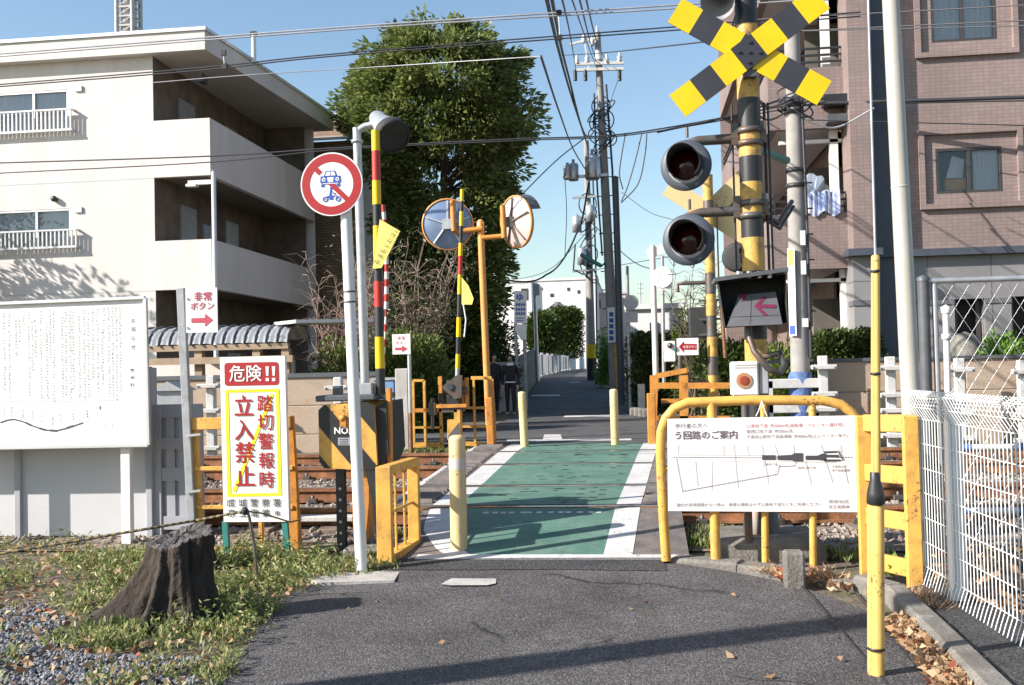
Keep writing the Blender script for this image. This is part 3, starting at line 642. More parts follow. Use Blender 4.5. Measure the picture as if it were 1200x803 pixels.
for i, ww in enumerate((w1, w2)):
    window(A, *ww, YB-.012, split=(X(39 if i == 0 else 41, 130)-ww[0])/(ww[1]-ww[0]))
    mb = MB(); za, zb = (Z(40, 157), Z(40, 131)) if i == 0 else (Z(40, 293), Z(40, 271)); xe = X(88 if i == 0 else 92, 150)
    x0 = wx1-.1
    mb.box2((x0, YB-.16, zb-.04), (xe, YB-.11, zb)); mb.box2((x0, YB-.16, za), (xe, YB-.11, za+.05)); mb.box2((xe-.05, YB-.11, zb-.04), (xe, YB, zb)); mb.box2((xe-.05, YB-.11, za), (xe, YB, za+.05))
    x = x0+.03
    while x < xe: mb.box2((x, YB-.15, za+.05), (x+.035, YB-.12, zb-.04)); x += .105
    mb.build('window_railing', 'white_enamel' if i == 0 else 'aluminium', A)
for (zf, zc) in ((b1b+.22, zr0), (b2b+.22, b1b), (.1, b2b)):      # flat doors and small windows on the gallery
    for (dy, wd, lo, hi, mm) in ((1.3, .85, 0, 2.0, 'grey_metal'), (2.6, .7, .9, 1.7, 'curtain_blue'), (4.0, .85, 0, 2.0, 'grey_metal')):
        mb = MB(); mb.box2((rec, YB+dy, zf+lo), (rec+.05, YB+dy+wd, zf+hi)); mb.build('door' if lo == 0 else 'gallery_window', mm, A)
mb = MB(); mb.box2((X(226, 90)-.12, YB+.5, zr0-.5), (X(226, 90), YB+.8, zr0-.3)); mb.build('gallery_lamp', 'frame_dark', A)
mb = MB(); xp = X(259, 300); mb.tube([(xp, YB-.35, 0), (xp, YB-.35, Z(258, 205)), (xp-.02, YB-.35, Z(258, 205))], .055, 10); mb.bar((xp-.6, YB-.35, Z(248, 217)), (xp, YB-.35, Z(248, 217)), .10, .10); mb.box((xp-.52, YB-.35, Z(248, 217)-.06), (.24, .16, .06))
tag(mb.build('gallery_lamp_post', 'white_enamel'), 'slim white lamp post with a short arm at the apartment corner', 'lamp post')
mb = MB(); xp = cxr+.55; mb.cyl((xp, YB+1.4, Z(262, 76, YB+1.4)), (xp, YB+1.4, Z(262, 42, YB+1.4)), .06, n=8, m=0); mb.box((xp, YB+1.4, Z(262, 42, YB+1.4)), (.16, .1, .1), 1)
mb.build('roof_vent_pipe', ['white_enamel', 'black'], A)
# radio mast above the roof
p = q(151, 40, 60); mb = MB(); m0 = p.z-8
for dx in (-.55, .55):
    for dy in (-.55, .55): mb.cyl((p.x+dx, 60+dy, m0-10), (p.x+dx*.95, 60+dy*.95, m0+14), .14, n=6)
for k in range(34):
    z = m0-6+k*.6
    mb.bar((p.x-.55, 59.45, z), (p.x+.55, 59.45, z), .09, .12); mb.bar((p.x-.55, 59.45, z), (p.x+.55, 59.45, z+.6), .06, .06); mb.bar((p.x+.55, 59.45, z), (p.x+.55, 60.55, z+.6), .06, .06)
    mb.bar((p.x+.55, 59.45, z), (p.x+.55, 60.55, z), .09, .12)
mb.cyl((p.x, 60, HT(60)), (p.x, 60, m0+14), .5, n=12); 
tag(mb.build('radio_mast', 'concrete_white'), 'pale lattice mast rising above the apartment roof', 'mast')
# brown brick building behind
B = thing('brick_building', 'dark brown brick building half hidden between apartments and tree', 'building', (-10.5, 33, 0))
yk = 30.8; xa, xb = -16.3, X(412, 150, yk)+.3; ze = Z(400, 165, yk); zt = Z(400, 140, 34)
mb = MB(); mb.box2((-16, yk, 0), (xb-.15, 44, ze), 0); mb.build('wall', 'brown_brick', B)
mb = MB(); mb.prism([(xa, yk-.3, ze), (xb, yk-.3, ze), (xb, 34, zt), (xa, 34, zt)], (0, 0, .12)); mb.build('roof', 'brown_brick', B)
mb = MB(); mb.bar((xa, yk-.36, ze+.02), (xb, yk-.36, ze+.02), .10, .10); mb.build('gutter', 'aluminium', B)
mb = MB(); mb.bar((xa, 34, zt+.16), (xb, 34, zt+.16), .25, .1); mb.build('ridge_cap', 'aluminium', B)
for px in (333, 348, 360):
    mb = MB(); a = q(px, 318, yk-.04); mb.box((a.x, yk-.04, Z(px, 304, yk)), (.4, .07, .85)); mb.build('window', 'curtain', B)
# arched tin bicycle shelter
S = thing('bicycle_shelter', 'long shelter with a curved corrugated tin roof below the apartments', 'shelter', (q(260, 400, 17).x, 17, .2))
xa, xb = q(150, 390, 17).x, q(338, 390, 17).x; zt = q(260, 380, 17).z; zb = q(260, 404, 17).z
mb = MB(); n = 90; pts = []
for i in range(n+1):
    x = xa+(xb-xa)*i/n; e = .018*math.sin(i*math.pi*2/6)
    for k in range(9):
        a = math.radians(8+k*19); pts.append((x, 17.55 - (.60+e)*math.cos(a), zb-.03+(zt-zb+e)*math.sin(a)))
mb.add(pts, [(i*9+k, (i+1)*9+k, (i+1)*9+k+1, i*9+k+1) for i in range(n) for k in range(8)], 0, True); mb.build('roof', 'roof_tin', S)
for i in range(0, n+1, 6):
    mb = MB(); x = xa+(xb-xa)*i/n; mb.tube([(x, 17.55-.63*math.cos(math.radians(4+k*21.5)), zb-.03+(zt-zb+.03)*math.sin(math.radians(4+k*21.5))) for k in range(9)], .02, 5); mb.build('roof_rib', 'dark_grey', S)
mb = MB(); mb.box2((xa, 16.96, zb-.10), (xb, 17.06, zb-.0)); mb.box2((xa, 16.9, zb-.34), (xb+.1, 17.0, zb-.22)); mb.build('beam', 'wood_tan', S)
for px in (232, 300, 334):
    mb = MB(); x = q(px, 420, 17).x; mb.box2((x-.07, 17.0, .2), (x+.07, 17.14, zb-.1)); mb.build('post', 'wood_tan', S)
mb = MB(); mb.bar((xb-.1, 17.1, zt), (xb+1.0, 18.2, zt+.04), .9, .06); mb.build('flat_canopy', 'aluminium', S)
mb = MB(); mb.box2((q(150, 440, 18.2).x, 18.2, .1), (q(344, 440, 18.2).x, 18.3, q(250, 424, 18.2).z)); tag(mb.build('garden_wall', 'plaster'), 'low cream wall standing behind the curved tin shelter', 'wall')
# ---- right tiled apartment building
YR = 18.0
def XR(px, py=250): return q(px, py, YR).x
def ZR(px, py): return q(px, py, YR).z
T = thing('apartment_building', 'pinkish brown tiled apartment building with balconies and grey stone base on right', 'building', (XR(1100), YR, .2))
xR = 16.0; xw = XR(1019); top = 13.0; zl = ZR(1100, 296)
wh1 = (XR(1091, 20), XR(1168, 20), ZR(1130, 48), ZR(1130, -24)); wh2 = (XR(1097, 200), XR(1175, 200), ZR(1135, 226), ZR(1135, 173))
mb = MB(); wall_holes(mb, xw-.05, xR, zl, top, YR, [wh1, wh2], 0); mb.poly([(xR, YR, 0), (xR, YR+12, 0), (xR, YR+12, top), (xR, YR, top)])
xg = XR(945, 200); xpl0, xpl1 = XR(993, 250), XR(1017, 250)
mb.box2((xpl0, YR-.45, zl), (xpl1, YR+.3, top))                     # projecting pilaster
xc = XR(905, 280); D = 9.5; inner = xc+1.35
mb.poly([(inner, YR+1.4, 0), (inner, YR+1.4, top), (inner, YR+D, top), (inner, YR+D, 0)]); mb.poly([(inner, YR+1.4, 0), (xpl0, YR+1.4, 0), (xpl0, YR+1.4, top), (inner, YR+1.4, top)])
mb.poly([(xc, YR+D, 0), (xc, YR+D, top), (xR, YR+D, top), (xR, YR+D, 0)])
mb.build('wall', 'tile_pink', T)
for (w_, half) in ((wh1, None), (wh2, None)):
    fr = MB(); a, b, c, d = w_[0]-.20, w_[1]+.24, w_[2]-.18, w_[3]+.24; t = .09
    for (p0, p1) in (((a-t, YR-.075, c-t), (b+t, YR, c)), ((a-t, YR-.075, d), (b+t, YR, d+t)), ((a-t, YR-.075, c), (a, YR, d)), ((b, YR-.075, c), (b+t, YR, d))): fr.box2(p0, p1)
    fr.build('window_surround', 'tile_pink', T)
window(T, *wh1, YR-.015, 'frame_dark', 'curtain', .045, .48); ww_ = window(T, *wh2, YR-.015, 'frame_dark', 'curtain', .045, .5, (wh2[0]+.64, wh2[1]))
mb = MB(); mb.box2((wh2[0]+.18, YR+.12, wh2[2]+.06), (wh2[0]+.55, YR+.24, wh2[2]+.28), 0, .02); mb.build('wooden_box', 'orange', ww_)
mb = MB(); mb.prism([(wh2[0]+.22, YR+.2, wh2[2]+.30), (wh2[0]+.5, YR+.2, wh2[2]+.30), (wh2[0]+.54, YR+.2, wh2[2]+.62), (wh2[0]+.34, YR+.2, wh2[2]+.70)], (0, .04, 0)); mb.build('hanging_cloth', 'cloth_white', ww_)
mb = MB(); mb.box2((xpl0-.12, YR-.58, zl-.06), (xpl1+.1, YR-.1, zl+.06)); mb.box2((xpl1+.1, YR-.12, zl-.06), (xR, YR+.1, zl+.06)); mb.build('cornice', 'navy_grey', T)
hs = [(XR(1120, 380), XR(1156, 380), 0.2, ZR(1140, 350)), (XR(1187, 380), XR(1222, 380), .2, ZR(1200, 347))]
zb1, zb2 = ZR(1100, 357), ZR(1100, 351)
mb = MB(); wall_holes(mb, xpl1-.1, xR, .1, zl-.06, YR+.03, hs, 0, .5); mb.box2((xpl0-.02, YR-.42, .1), (xpl1-.02, YR+.2, zl-.06), 0); mb.build('stone_base', 'stone_cladding', T)
mb = MB(); mb.box2((xpl0-.04, YR-.44, zb1), (xpl1, YR-.05, zb2)); mb.box2((xpl1+.002, YR+.01, zb1), (hs[0][0], YR+.05, zb2)); mb.box2((hs[0][1], YR+.01, zb1), (hs[1][0], YR+.05, zb2)); mb.box2((hs[1][1], YR+.01, zb1), (xR, YR+.05, zb2))
mb.box2((xpl0-.04, YR-.44, ZR(1000, 395)), (xpl1, YR-.05, ZR(1000, 388))); mb.build('stone_band', 'stone_band', T)
for h in hs:
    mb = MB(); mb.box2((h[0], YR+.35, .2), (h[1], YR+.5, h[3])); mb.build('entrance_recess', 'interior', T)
    mb = MB(); mb.box2((h[0]+.02, YR+.22, .2), (h[0]+.10, YR+.30, h[3])); mb.box2((h[1]-.10, YR+.22, .2), (h[1]-.02, YR+.30, h[3])); mb.build('door_frame', 'frame_dark', T)
mb = MB(); mb.box2((xpl1+.001, YR-.05, .15), (XR(1052, 250), YR-.02, top-.1)); mb.build('shade_strip', 'navy_grey', T)  # navy strip painted over the wall to deepen the pilaster's shadow
# balconies (front and left side), one above the other
levels = [(ZR(960, -80), ZR(960, -30)), (ZR(960, 79), ZR(960, 150)), (ZR(960, 250), ZR(960, 315))]
for i, (zt, zb) in enumerate(levels):
    if i == 0: zt, zb = ZR(960, -92), ZR(960, -20)
    mb = MB(); mb.box2((xc, YR, zb), (xpl0, YR+.15, zt)); mb.box2((xc, YR+.15, zb), (xc+.15, YR+D, zt)); mb.build('balcony_parapet', 'tile_pink', T)
    mb = MB(); mb.box2((xc+.152, YR+.152, zb+.03), (xpl0-.002, YR+D, zb+.2)); mb.build('balcony_floor', 'plaster', T)
    mb = MB()
    for dz in (.12, .24, .36):
        mb.bar((xc+.05, YR+.07, zt+dz), (xpl0, YR+.07, zt+dz), .035, .035); mb.bar((xc+.07, YR+.07, zt+dz), (xc+.07, YR+D, zt+dz), .035, .035)
    x = xc+.07
    while x < xpl0: mb.bar((x, YR+.07, zt), (x, YR+.07, zt+.36), .03, .03); x += .42
    mb.build('balcony_railing', 'black', T)
for (z0, z1, px) in ((levels[1][0], 11, 975), (levels[2][0], levels[1][1], 981), (.2, levels[2][1], 989)):
    mb = MB(); x = q(px, 200, YR).x; mb.box2((x-.07, YR+.2, z0), (x+.07, YR+.34, z1)); mb.build('balcony_post', 'white_enamel', T)
    mb = MB(); mb.box2((xc+.2, YR+.2, z1-.22), (x+.2, YR+.3, z1-.16)); mb.build('laundry_rail', 'white_enamel', T)
for (z0, z1) in ((levels[1][1]+.2, levels[0][1]), (levels[2][1]+.2, levels[1][1]), (.2, levels[2][1])):
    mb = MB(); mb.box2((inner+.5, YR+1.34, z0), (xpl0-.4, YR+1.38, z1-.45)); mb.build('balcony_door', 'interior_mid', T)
mb = MB(); nx = 26; vs = []; x0, x1 = XR(938, 240), XR(984, 240)
for k in range(nx+1):
    x = x0+(x1-x0)*k/nx; e = .02*math.sin(k*1.9)+.015*math.sin(k*.7)
    vs += [(x, YR+.10+e, levels[2][0]+.40+.03*math.sin(k*.8)), (x, YR-.04+e, levels[2][0]+.38+.03*math.sin(k*.8)), (x, YR-.05+e*.6, levels[2][0]-.02+.05*math.sin(k*.5))]
mb.add(vs, [(k*3+j, k*3+3+j, k*3+4+j, k*3+1+j) for k in range(nx) for j in (0, 1)], 0, True)
tag(mb.build('laundry', 'print_cloth'), 'blue and white patterned bedding aired on the balcony railing behind the concrete pole', 'bedding')
mb = MB()
for (px, wd, hh, dz) in ((957, .30, .42, .55), (968, .2, .3, .5)):
    x = XR(px, 240); zt_ = levels[2][0]+dz+.25; mb.prism([(x-wd/2, YR+.5, zt_-hh), (x+wd/2, YR+.55, zt_-hh+.05), (x+wd*.4, YR+.5, zt_-.06), (x+.04, YR+.48, zt_), (x-.04, YR+.48, zt_), (x-wd*.45, YR+.5, zt_-.1)], (0, .03, 0))
tag(mb.build('laundry', 'curtain_blue'), 'grey washing hanging above the balcony railing on the right building', 'washing')
mb = MB(); a = q(1019.5, 150, YR-.5); mb.tube([(a.x, YR-.3, .3), (a.x, YR-.3, 13)], .055, 10); mb.build('downpipe', 'aluminium', T)
mb = MB(); mb.box2((XR(962, 120), YR-.3, ZR(980, 127)), (XR(1004, 120), YR-.02, ZR(980, 115))); mb.build('cable_box', 'black', T)
mb = MB(); mb.box2((XR(966, 140), YR-.3, ZR(980, 147)), (XR(1000, 140), YR-.02, ZR(980, 138))); mb.build('cable_box', 'dark_grey', T)
mb = MB(); mb.box2((xc-.1, YR-.1, top), (xR, YR+D, top+.3)); mb.build('roof', 'fascia', T)
for k in range(5):
    mb = MB(); x = XR(945+k*7, 390); mb.box2((x, YR+.8, .2), (x+.14, YR+.84, 1.9)); mb.build('louvre', 'white_enamel', T)
# boulder in the entrance
mb = MB(); p = q(1131, 402, 17.6); mb.lathe((p.x, 17.6, .2), UZ, [(.01, 1.75), (.18, 1.68), (.26, 1.5), (.28, 1.3), (.26, .2)], 12); tag(mb.build('round_post', 'concrete_dark'), 'round topped stone post at the dark entrance of the tiled building', 'stone post')
# ---- far buildings at the end of the street
def hx(px, Y): return q(px, 400, Y).x
def hz(px, py, Y): return q(px, py, Y).z
def block(name, label, px0, px1, pyt, Y, dep, wins, wmat='building_white', roof=True, flat=True, cat='building'):
    x0, x1, z1 = hx(px0, Y), hx(px1, Y), hz((px0+px1)/2, pyt, Y)
    t = thing(name, label, cat, ((x0+x1)/2, Y, HT(Y)))
    mb = MB(); mb.box2((x0, Y, HT(Y)-1), (x1, Y+dep, z1)); mb.build('wall', wmat, t)
    if flat: mb = MB(); mb.box2((x0-.15, Y-.15, z1), (x1+.15, Y+dep+.1, z1+.25)); mb.build('roof', wmat, t)
    for (a, b, c, d) in wins:
        mb = MB(); mb.box2((hx(a, Y), Y-.06, hz(a, d, Y)), (hx(b, Y), Y+.05, hz(b, c, Y))); mb.build('window', 'frame_dark', t)
    return t
block('apartment_block', 'long white flat roofed block at the far end of the street', 586, 700, 329, 120, 25, [(666, 669, 337, 341), (646, 650, 344, 348), (678, 681, 340, 344)])
block('apartment_block', 'white block with a shaded stair recess behind the bathhouse sign', 560, 624, 331, 100, 12, [(612, 620, 338, 352)])
block('apartment_block', 'pale block at street end between the utility poles', 695, 735, 345, 130, 14, [(702, 705, 352, 362), (712, 715, 352, 362)], 'pink_wall')
t = block('house', 'white house with grey tiled roof closing the far end of the street', 664, 708, 385, 132, 9, [(676, 690, 392, 404)], flat=False)
mb = MB(); xa, xb = hx(660, 132), hx(712, 132); za = hz(680, 378, 132); mb.prism([(xa, 131, za-1.2), (xb, 131, za-1.2), (xb, 137, za+1.2), (xa, 137, za+1.2)], (0, 0, .15)); mb.build('roof', 'roof_grey', t)
t = block('house', 'low cream house with dark eaves above the conifer hedge', 632, 668, 372, 90, 8, [(636, 640, 378, 386)], flat=False)
mb = MB(); xa, xb = hx(628, 90), hx(672, 90); za = hz(650, 360, 90); mb.prism([(xa, 89.5, za-1), (xb, 89.5, za-1), (xb-2, 94, za+.6), (xa+2, 94, za+.6)], (0, 0, .15)); mb.build('roof', 'roof_grey', t)
block('house', 'pale house behind the right hedge and the round road signs', 736, 800, 362, 48, 8, [(762, 772, 378, 392)])
# ================================================================ WALLS AND FENCES
YW = 15.4
mb = MB(); xa, xb = -30, q(441, 450, YW).x; z0, z1 = .1, q(390, 438, YW).z
n = 9; xs = [q(441, 450, YW).x - k*2.0 for k in range(n)]
for k in range(n-1):
    for j, (a, b) in enumerate(((z0, .52), (.525, .98), (.985, z1-.05))): mb.box2((xs[k+1]+.008, YW+.002*((k+j) % 2), a), (xs[k]-.008, YW+.1, b), 0, .01)
mb.box2((xs[-1], YW-.03, z1-.05), (xs[0], YW+.12, z1+.02), 1)
tag(mb.build('concrete_wall', ['concrete_tan', 'dark_grey']), 'tan concrete panel wall across the tracks, behind the left barrier machine', 'wall')
mb = MB(); xs = [q(968, 450, YW).x + k*2.0 for k in range(9)]; z1 = q(1080, 418, YW).z
for k in range(8):
    for j, (a, b) in enumerate(((z0, .52), (.525, 1.03), (1.035, z1-.05))): mb.box2((xs[k]+.008, YW+.002*((k+j) % 2), a), (xs[k+1]-.008, YW+.1, b), 0, .01)
mb.box2((xs[0]-1.2, YW-.03, z1-.05), (xs[-1], YW+.12, z1+.0), 1)
tag(mb.build('concrete_wall', ['concrete_tan', 'dark_grey']), 'tan concrete panel wall across the tracks below the tiled apartments', 'wall')
posts = [(964, 417, 'first white concrete fence post right of the concrete pole, before the tan wall'), (1043, 418, 'white concrete fence post just left of the tall cream pole'),
         (1124, 420, 'white concrete fence post seen through the chain-link fence by the thin white pipe'), (1198, 422, 'white concrete fence post at the right end, behind the chain-link fence'),
         (247, 440, 'white concrete fence post right behind the emergency button sign'), (396, 442, 'white concrete fence post beside the striped barrier box, before the left tan wall')]
for (px, py, lab) in posts:
    p = q(px, py, 14.95); t = thing('fence_post', lab, 'fence post', (p.x, 14.95, .19), 'concrete fence posts beyond the tracks')
    mb = MB(); mb.box2((p.x-.065, 14.9, .1), (p.x+.065, 15.02, p.z), 0, .012); mb.build('upright', 'concrete_white', t)
    for dz in (.13, .52, .74, 1.1):
        mb = MB(); mb.box2((p.x-.18, 14.82, p.z-dz-.07), (p.x+.18, 14.9, p.z-dz), 0, .01)
        br = mb.build('bracket', 'concrete_white', t)
        for e in (-.15, .15): mb = MB(); mb.cyl((p.x+e, 14.8, p.z-dz-.045), (p.x+e, 14.83, p.z-dz-.045), .018, n=6); mb.build('bolt', 'dark_grey', br)
mb = MB(); a, b = q(898, 455, 14.96), q(962, 456, 14.96)
for z in (a.z+.06, a.z-.30): mb.bar((a.x, 14.96, z), (b.x, 14.96, z), .06, .14, b=.01)
for x in (a.x+.03,): mb.box2((x-.06, 14.93, .15), (x+.06, 15.0, a.z+.1), 0)
tag(mb.build('rail_fence', 'concrete_white'), 'short white rail fence before the hedge, left of the concrete pole', 'fence')
# grey post left, with blue sheet between
p = q(471, 432, 14.3); mb = MB(); mb.box2((p.x-.095, 14.25, .15), (p.x+.095, 14.40, p.z), 0, .012)
tag(mb.build('grey_post', 'concrete'), 'thick square grey concrete post between striped barrier box and far button sign', 'post')
t = thing('relay_cabinet', 'low blue grey equipment cabinet behind the raised barrier pole', 'cabinet', (q(448, 470, 14.9).x, 14.9, .2))
a, b = q(437, 446, 14.8), q(464, 520, 14.8); mb = MB(); mb.box2((a.x, 14.8, .2), (b.x, 15.15, a.z), 0, .02); mb.build('body', 'blue_sheet', t)
mb = MB(); mb.box2((a.x-.02, 14.78, a.z), (b.x+.02, 15.17, a.z+.04)); mb.build('lid', 'grey_metal', t); mb = MB(); mb.box2((b.x-.14, 14.785, a.z-.5), (b.x-.05, 14.80, a.z-.35)); mb.build('notice', 'sign_white', t)
# left cream panel fence (front side of the track)
YF = 8.55
def fx(px, py=580): return q(px, py, YF).x
def fz(px, py): return q(px, py, YF).z
t = thing('panel_fence', 'cream steel panel fence behind the notice board, at the trackside', 'fence', (fx(90), YF, 0))
zt = fz(100, 438)
for i, (a, b) in enumerate(((-260, -120), (-118, 22), (24, 176))):
    mb = MB(); mb.box2((fx(a)+.01, YF, .06), (fx(b)-.01, YF+.05, zt), 0, .008); mb.build('panel', 'cream_panel', t)
    mb = MB(); mb.box2((fx(b)-.03, YF-.03, 0), (fx(b)+.035, YF+.09, zt+.04), 0, .008); mb.build('post', 'fence_grey', t)
mb = MB(); mb.box2((fx(-260), YF-.02, zt), (fx(176), YF+.07, zt+.05)); mb.build('top_rail', 'fence_grey', t)
t = thing('slatted_gate', 'grey slatted gate at the end of the cream fence, behind the button sign post', 'gate', (fx(205), YF, 0))
zg = fz(205, 474); a, b = fx(178), fx(236)
mb = MB(); mb.box2((a, YF, 0), (a+.09, YF+.07, zg), 0, .006); mb.box2((b-.1, YF, 0), (b, YF+.07, zg), 0, .006)
for (c, d) in ((zg-.12, zg), (fz(205, 520)-.05, fz(205, 520)+.05), (fz(205, 556)-.06, fz(205, 556)+.06), (.12, .24)): mb.box2((a+.09, YF+.01, c), (b-.1, YF+.06, d))
mb.build('frame', 'fence_grey', t)
mb = MB(); x = a+.13
while x < b-.16: mb.box2((x, YF+.02, .24), (x+.08, YF+.05, zg-.12)); x += .12
mb.box2((a+.08, YF+.045, .2), (b-.09, YF+.058, zg-.1)); mb.build('slats', 'fence_grey', t)
mb = MB(); p = q(200, 458, 12.0); mb.box2((p.x-.18, 11.95, .2), (p.x+.18, 12.25, p.z)); mb.prism([(p.x-.22, 11.9, p.z), (p.x+.22, 11.9, p.z), (p.x, 11.9, p.z+.12)], (0, .4, 0)); 
p2 = q(200, 458, 14.0)
tag(mb.build('signal_box', 'grey_metal'), 'grey trackside cabinet with a small peaked lid above the slatted gate', 'cabinet')

# ================================================================ TREES AND SHRUBS
def crown_points(n, prof, cx, cy, rg, rx=1.0, ry=1.0, noise=.25):
    """prof: list of (z, radius). Clump centres biased to the shell; returns centres, outward directions"""
    zs = [p[0] for p in prof]; C, O = [], []
    while len(C) < n:
        z = rg.uniform(zs[0], zs[-1]); R = np.interp(z, zs, [p[1] for p in prof])
        if rg.rand() > (R/max(p[1] for p in prof))**.6: continue
        a = rg.uniform(0, 2*math.pi); f = rg.uniform(.15, 1)**.32 * (1+rg.normal(0, noise*.16))
        lump = 1 + noise*.5*math.sin(3*a+z*1.7)+noise*.4*math.sin(5*a-z*2.3)
        C.append((cx+math.cos(a)*R*f*lump*rx, cy+math.sin(a)*R*f*lump*ry, z + rg.normal(0, .1)))
        O.append((math.cos(a), math.sin(a), .25))
    return C, O
YT = 30.0
def tz(py): return q(520, py, YT).z
rg = np.random.RandomState(4)
cx = q(521, 200, YT).x; k = YT/F*1.0
prof = [(tz(430), .45), (tz(400), 1.2), (tz(340), 1.55), (tz(280), 1.7), (tz(230), 2.0), (tz(180), 2.5), (tz(120), 2.8), (tz(80), 2.4), (tz(52), 1.6), (tz(36), .6)]
T1 = thing('evergreen_tree', 'tall dense evergreen tree rising behind the orange mirror post', 'tree', (cx, YT, .2))
C, O = crown_points(560, prof, cx, YT, rg, 1.0, 1.0, .20)
P, N_ = clumps(C, O, 170, np.random.RandomState(2).uniform(.28, .62, 560), seed=5, flat=.75)
leaves('crown', 'leaf_tree', P, N_, .21, .36, T1, .5, .4, seed=6)
mb = MB(); mb.tube([(cx, YT, .1), (cx+.05, YT, 2), (cx-.05, YT, 5), (cx, YT, 10.0)], [.26, .22, .16, .05], 10)
rr = random.Random(3)
for i in range(26):
    z = rr.uniform(1.8, 9.8); a = rr.uniform(0, 6.28); R = np.interp(z, [p[0] for p in prof], [p[1] for p in prof])*.8
    mb.tube([(cx, YT, z), (cx+math.cos(a)*R*.5, YT+math.sin(a)*R*.5, z+.5), (cx+math.cos(a)*R, YT+math.sin(a)*R, z+.7)], [.07, .045, .015], 6)
mb.build('trunk', 'trunk', T1)
def bush(name, label, cat, px0, px1, pyt, Y, depth, m, zbase=.2, n=60, per=120, size=.10, rad=.28, group=None, box=False, seed=8):
    x0, x1 = q(px0, pyt, Y).x, q(px1, pyt, Y).x; zt = q((px0+px1)/2, pyt, Y).z; rg = np.random.RandomState(seed)
    t = thing(name, label, cat, ((x0+x1)/2, Y, zbase), group); C = []; O = []
    rd = rad*.5
    for i in range(n):
        if box:
            f = rg.randint(3); x = rg.uniform(x0+rd, x1-rd); y = rg.uniform(Y-depth/2, Y+depth/2); z = rg.uniform(zbase+rd, zt-rd)
            if f == 0: z = zt-rd*1.1
            elif f == 1: y = Y-depth/2+rd*.5
            elif f == 2 and rg.rand() < .5: x = x0+rd if rg.rand() < .5 else x1-rd
            C.append((x, y, z)); O.append((0, -.7, .7))
        else:
            a = rg.uniform(0, 6.28); e = rg.uniform(-.15, 1); r = rg.uniform(.6, 1)
            dx, dy, dz = math.cos(a)*math.sqrt(max(0, 1-e*e)), math.sin(a)*math.sqrt(max(0, 1-e*e)), e
            C.append(((x0+x1)/2+dx*((x1-x0)/2-rd)*r, Y+dy*(depth/2)*r, zbase+max(.1, (zt-zbase-rd)*(.1+.9*max(0, dz)*r))))
            O.append((dx, dy, dz+.3))
    P, N_ = clumps(C, O, per, rad, seed=seed+1)
    P[:, 2] = np.maximum(P[:, 2], zbase+.02)
    leaves('foliage', m, P, N_, size, .45, t, .6, .1, seed=seed+2)
    mb = MB(); rr = random.Random(seed)
    for i in range(10):
        x = rr.uniform(x0+.1, x1-.1); c = C[rr.randrange(n)]
        mb.tube([(x, Y, zbase-.05), ((x+c[0])/2, (Y+c[1])/2, (zbase+c[2])/2+.1), c], [.035, .025, .01], 5)
    mb.build('stems', 'trunk', t); return t
bush('shrub', 'broad glossy shrub over the wall, left of the far button sign', 'shrub', 352, 440, 392, 18.5, 2.2, 'leaf_bush', n=90, seed=10)
bush('shrub', 'rounded yellow green shrub beside the far emergency button sign', 'shrub', 425, 535, 382, 19.2, 2.4, 'leaf_bush', n=120, seed=20)
bush('dark_shrub', 'dark shrub under the big evergreen, behind the mirror post', 'shrub', 486, 606, 322, 30.4, 2.6, 'leaf_hedge', n=240, seed=30, rad=.5, size=.13)
# bare twiggy shrub
def twigs(name, label, px, py0, py1, Y, spread, n, m, seed, cat='shrub', leafm=None):
    rr = random.Random(seed); b = q(px, py0, Y); zt = q(px, py1, Y).z; t = thing(name, label, cat, (b.x, Y, .2)); mb = MB(); tips = []
    for i in range(n):
        a = rr.uniform(0, 6.28); L = rr.uniform(.5, 1); p = [V((b.x+rr.uniform(-.3, .3), Y+rr.uniform(-.3, .3), .2))]
        for k in range(1, 6):
            f = k/5; p.append(V((b.x+math.cos(a)*spread*f*L+rr.uniform(-.12, .12), Y+math.sin(a)*spread*.6*f*L+rr.uniform(-.1, .1), .2+(zt-.2)*f*L*(1.15-.15*f)+rr.uniform(-.08, .08))))
        mb.tube(p, [.03, .025, .018, .013, .009, .005], 5)
        for k in (2, 3, 4, 5):
            for _ in range(4):
                c = p[k]; d = V((rr.uniform(-1, 1), rr.uniform(-1, .6), rr.uniform(-.3, .9)))*rr.uniform(.25, .6); e = c+d+V((0, 0, -.05))
                mb.tube([c, c+d*.5+V((rr.uniform(-.05, .05), 0, .06)), e], [.009, .006, .003], 4); tips.append(e)
    mb.build('branches', m, t)
    if leafm:
        P = np.repeat(np.array([tuple(x) for x in tips]), 9, 0); P = P+np.random.RandomState(seed).normal(0, .10, P.shape)
        leaves('foliage', leafm, P, np.random.RandomState(seed+1).normal(0, 1, P.shape), .09, .4, t, .5, .2, seed=seed)
    return t
twigs('bare_shrub', 'bare reddish twiggy shrub between the sign pole and the apartments', 400, 440, 290, 20, .9, 32, 'twig', 4)
twigs('bare_shrub', 'bare grey brown twiggy shrub below the tree, left of the mirrors', 480, 440, 270, 21.5, 1.4, 38, 'twig', 9, leafm='leaf_olive')
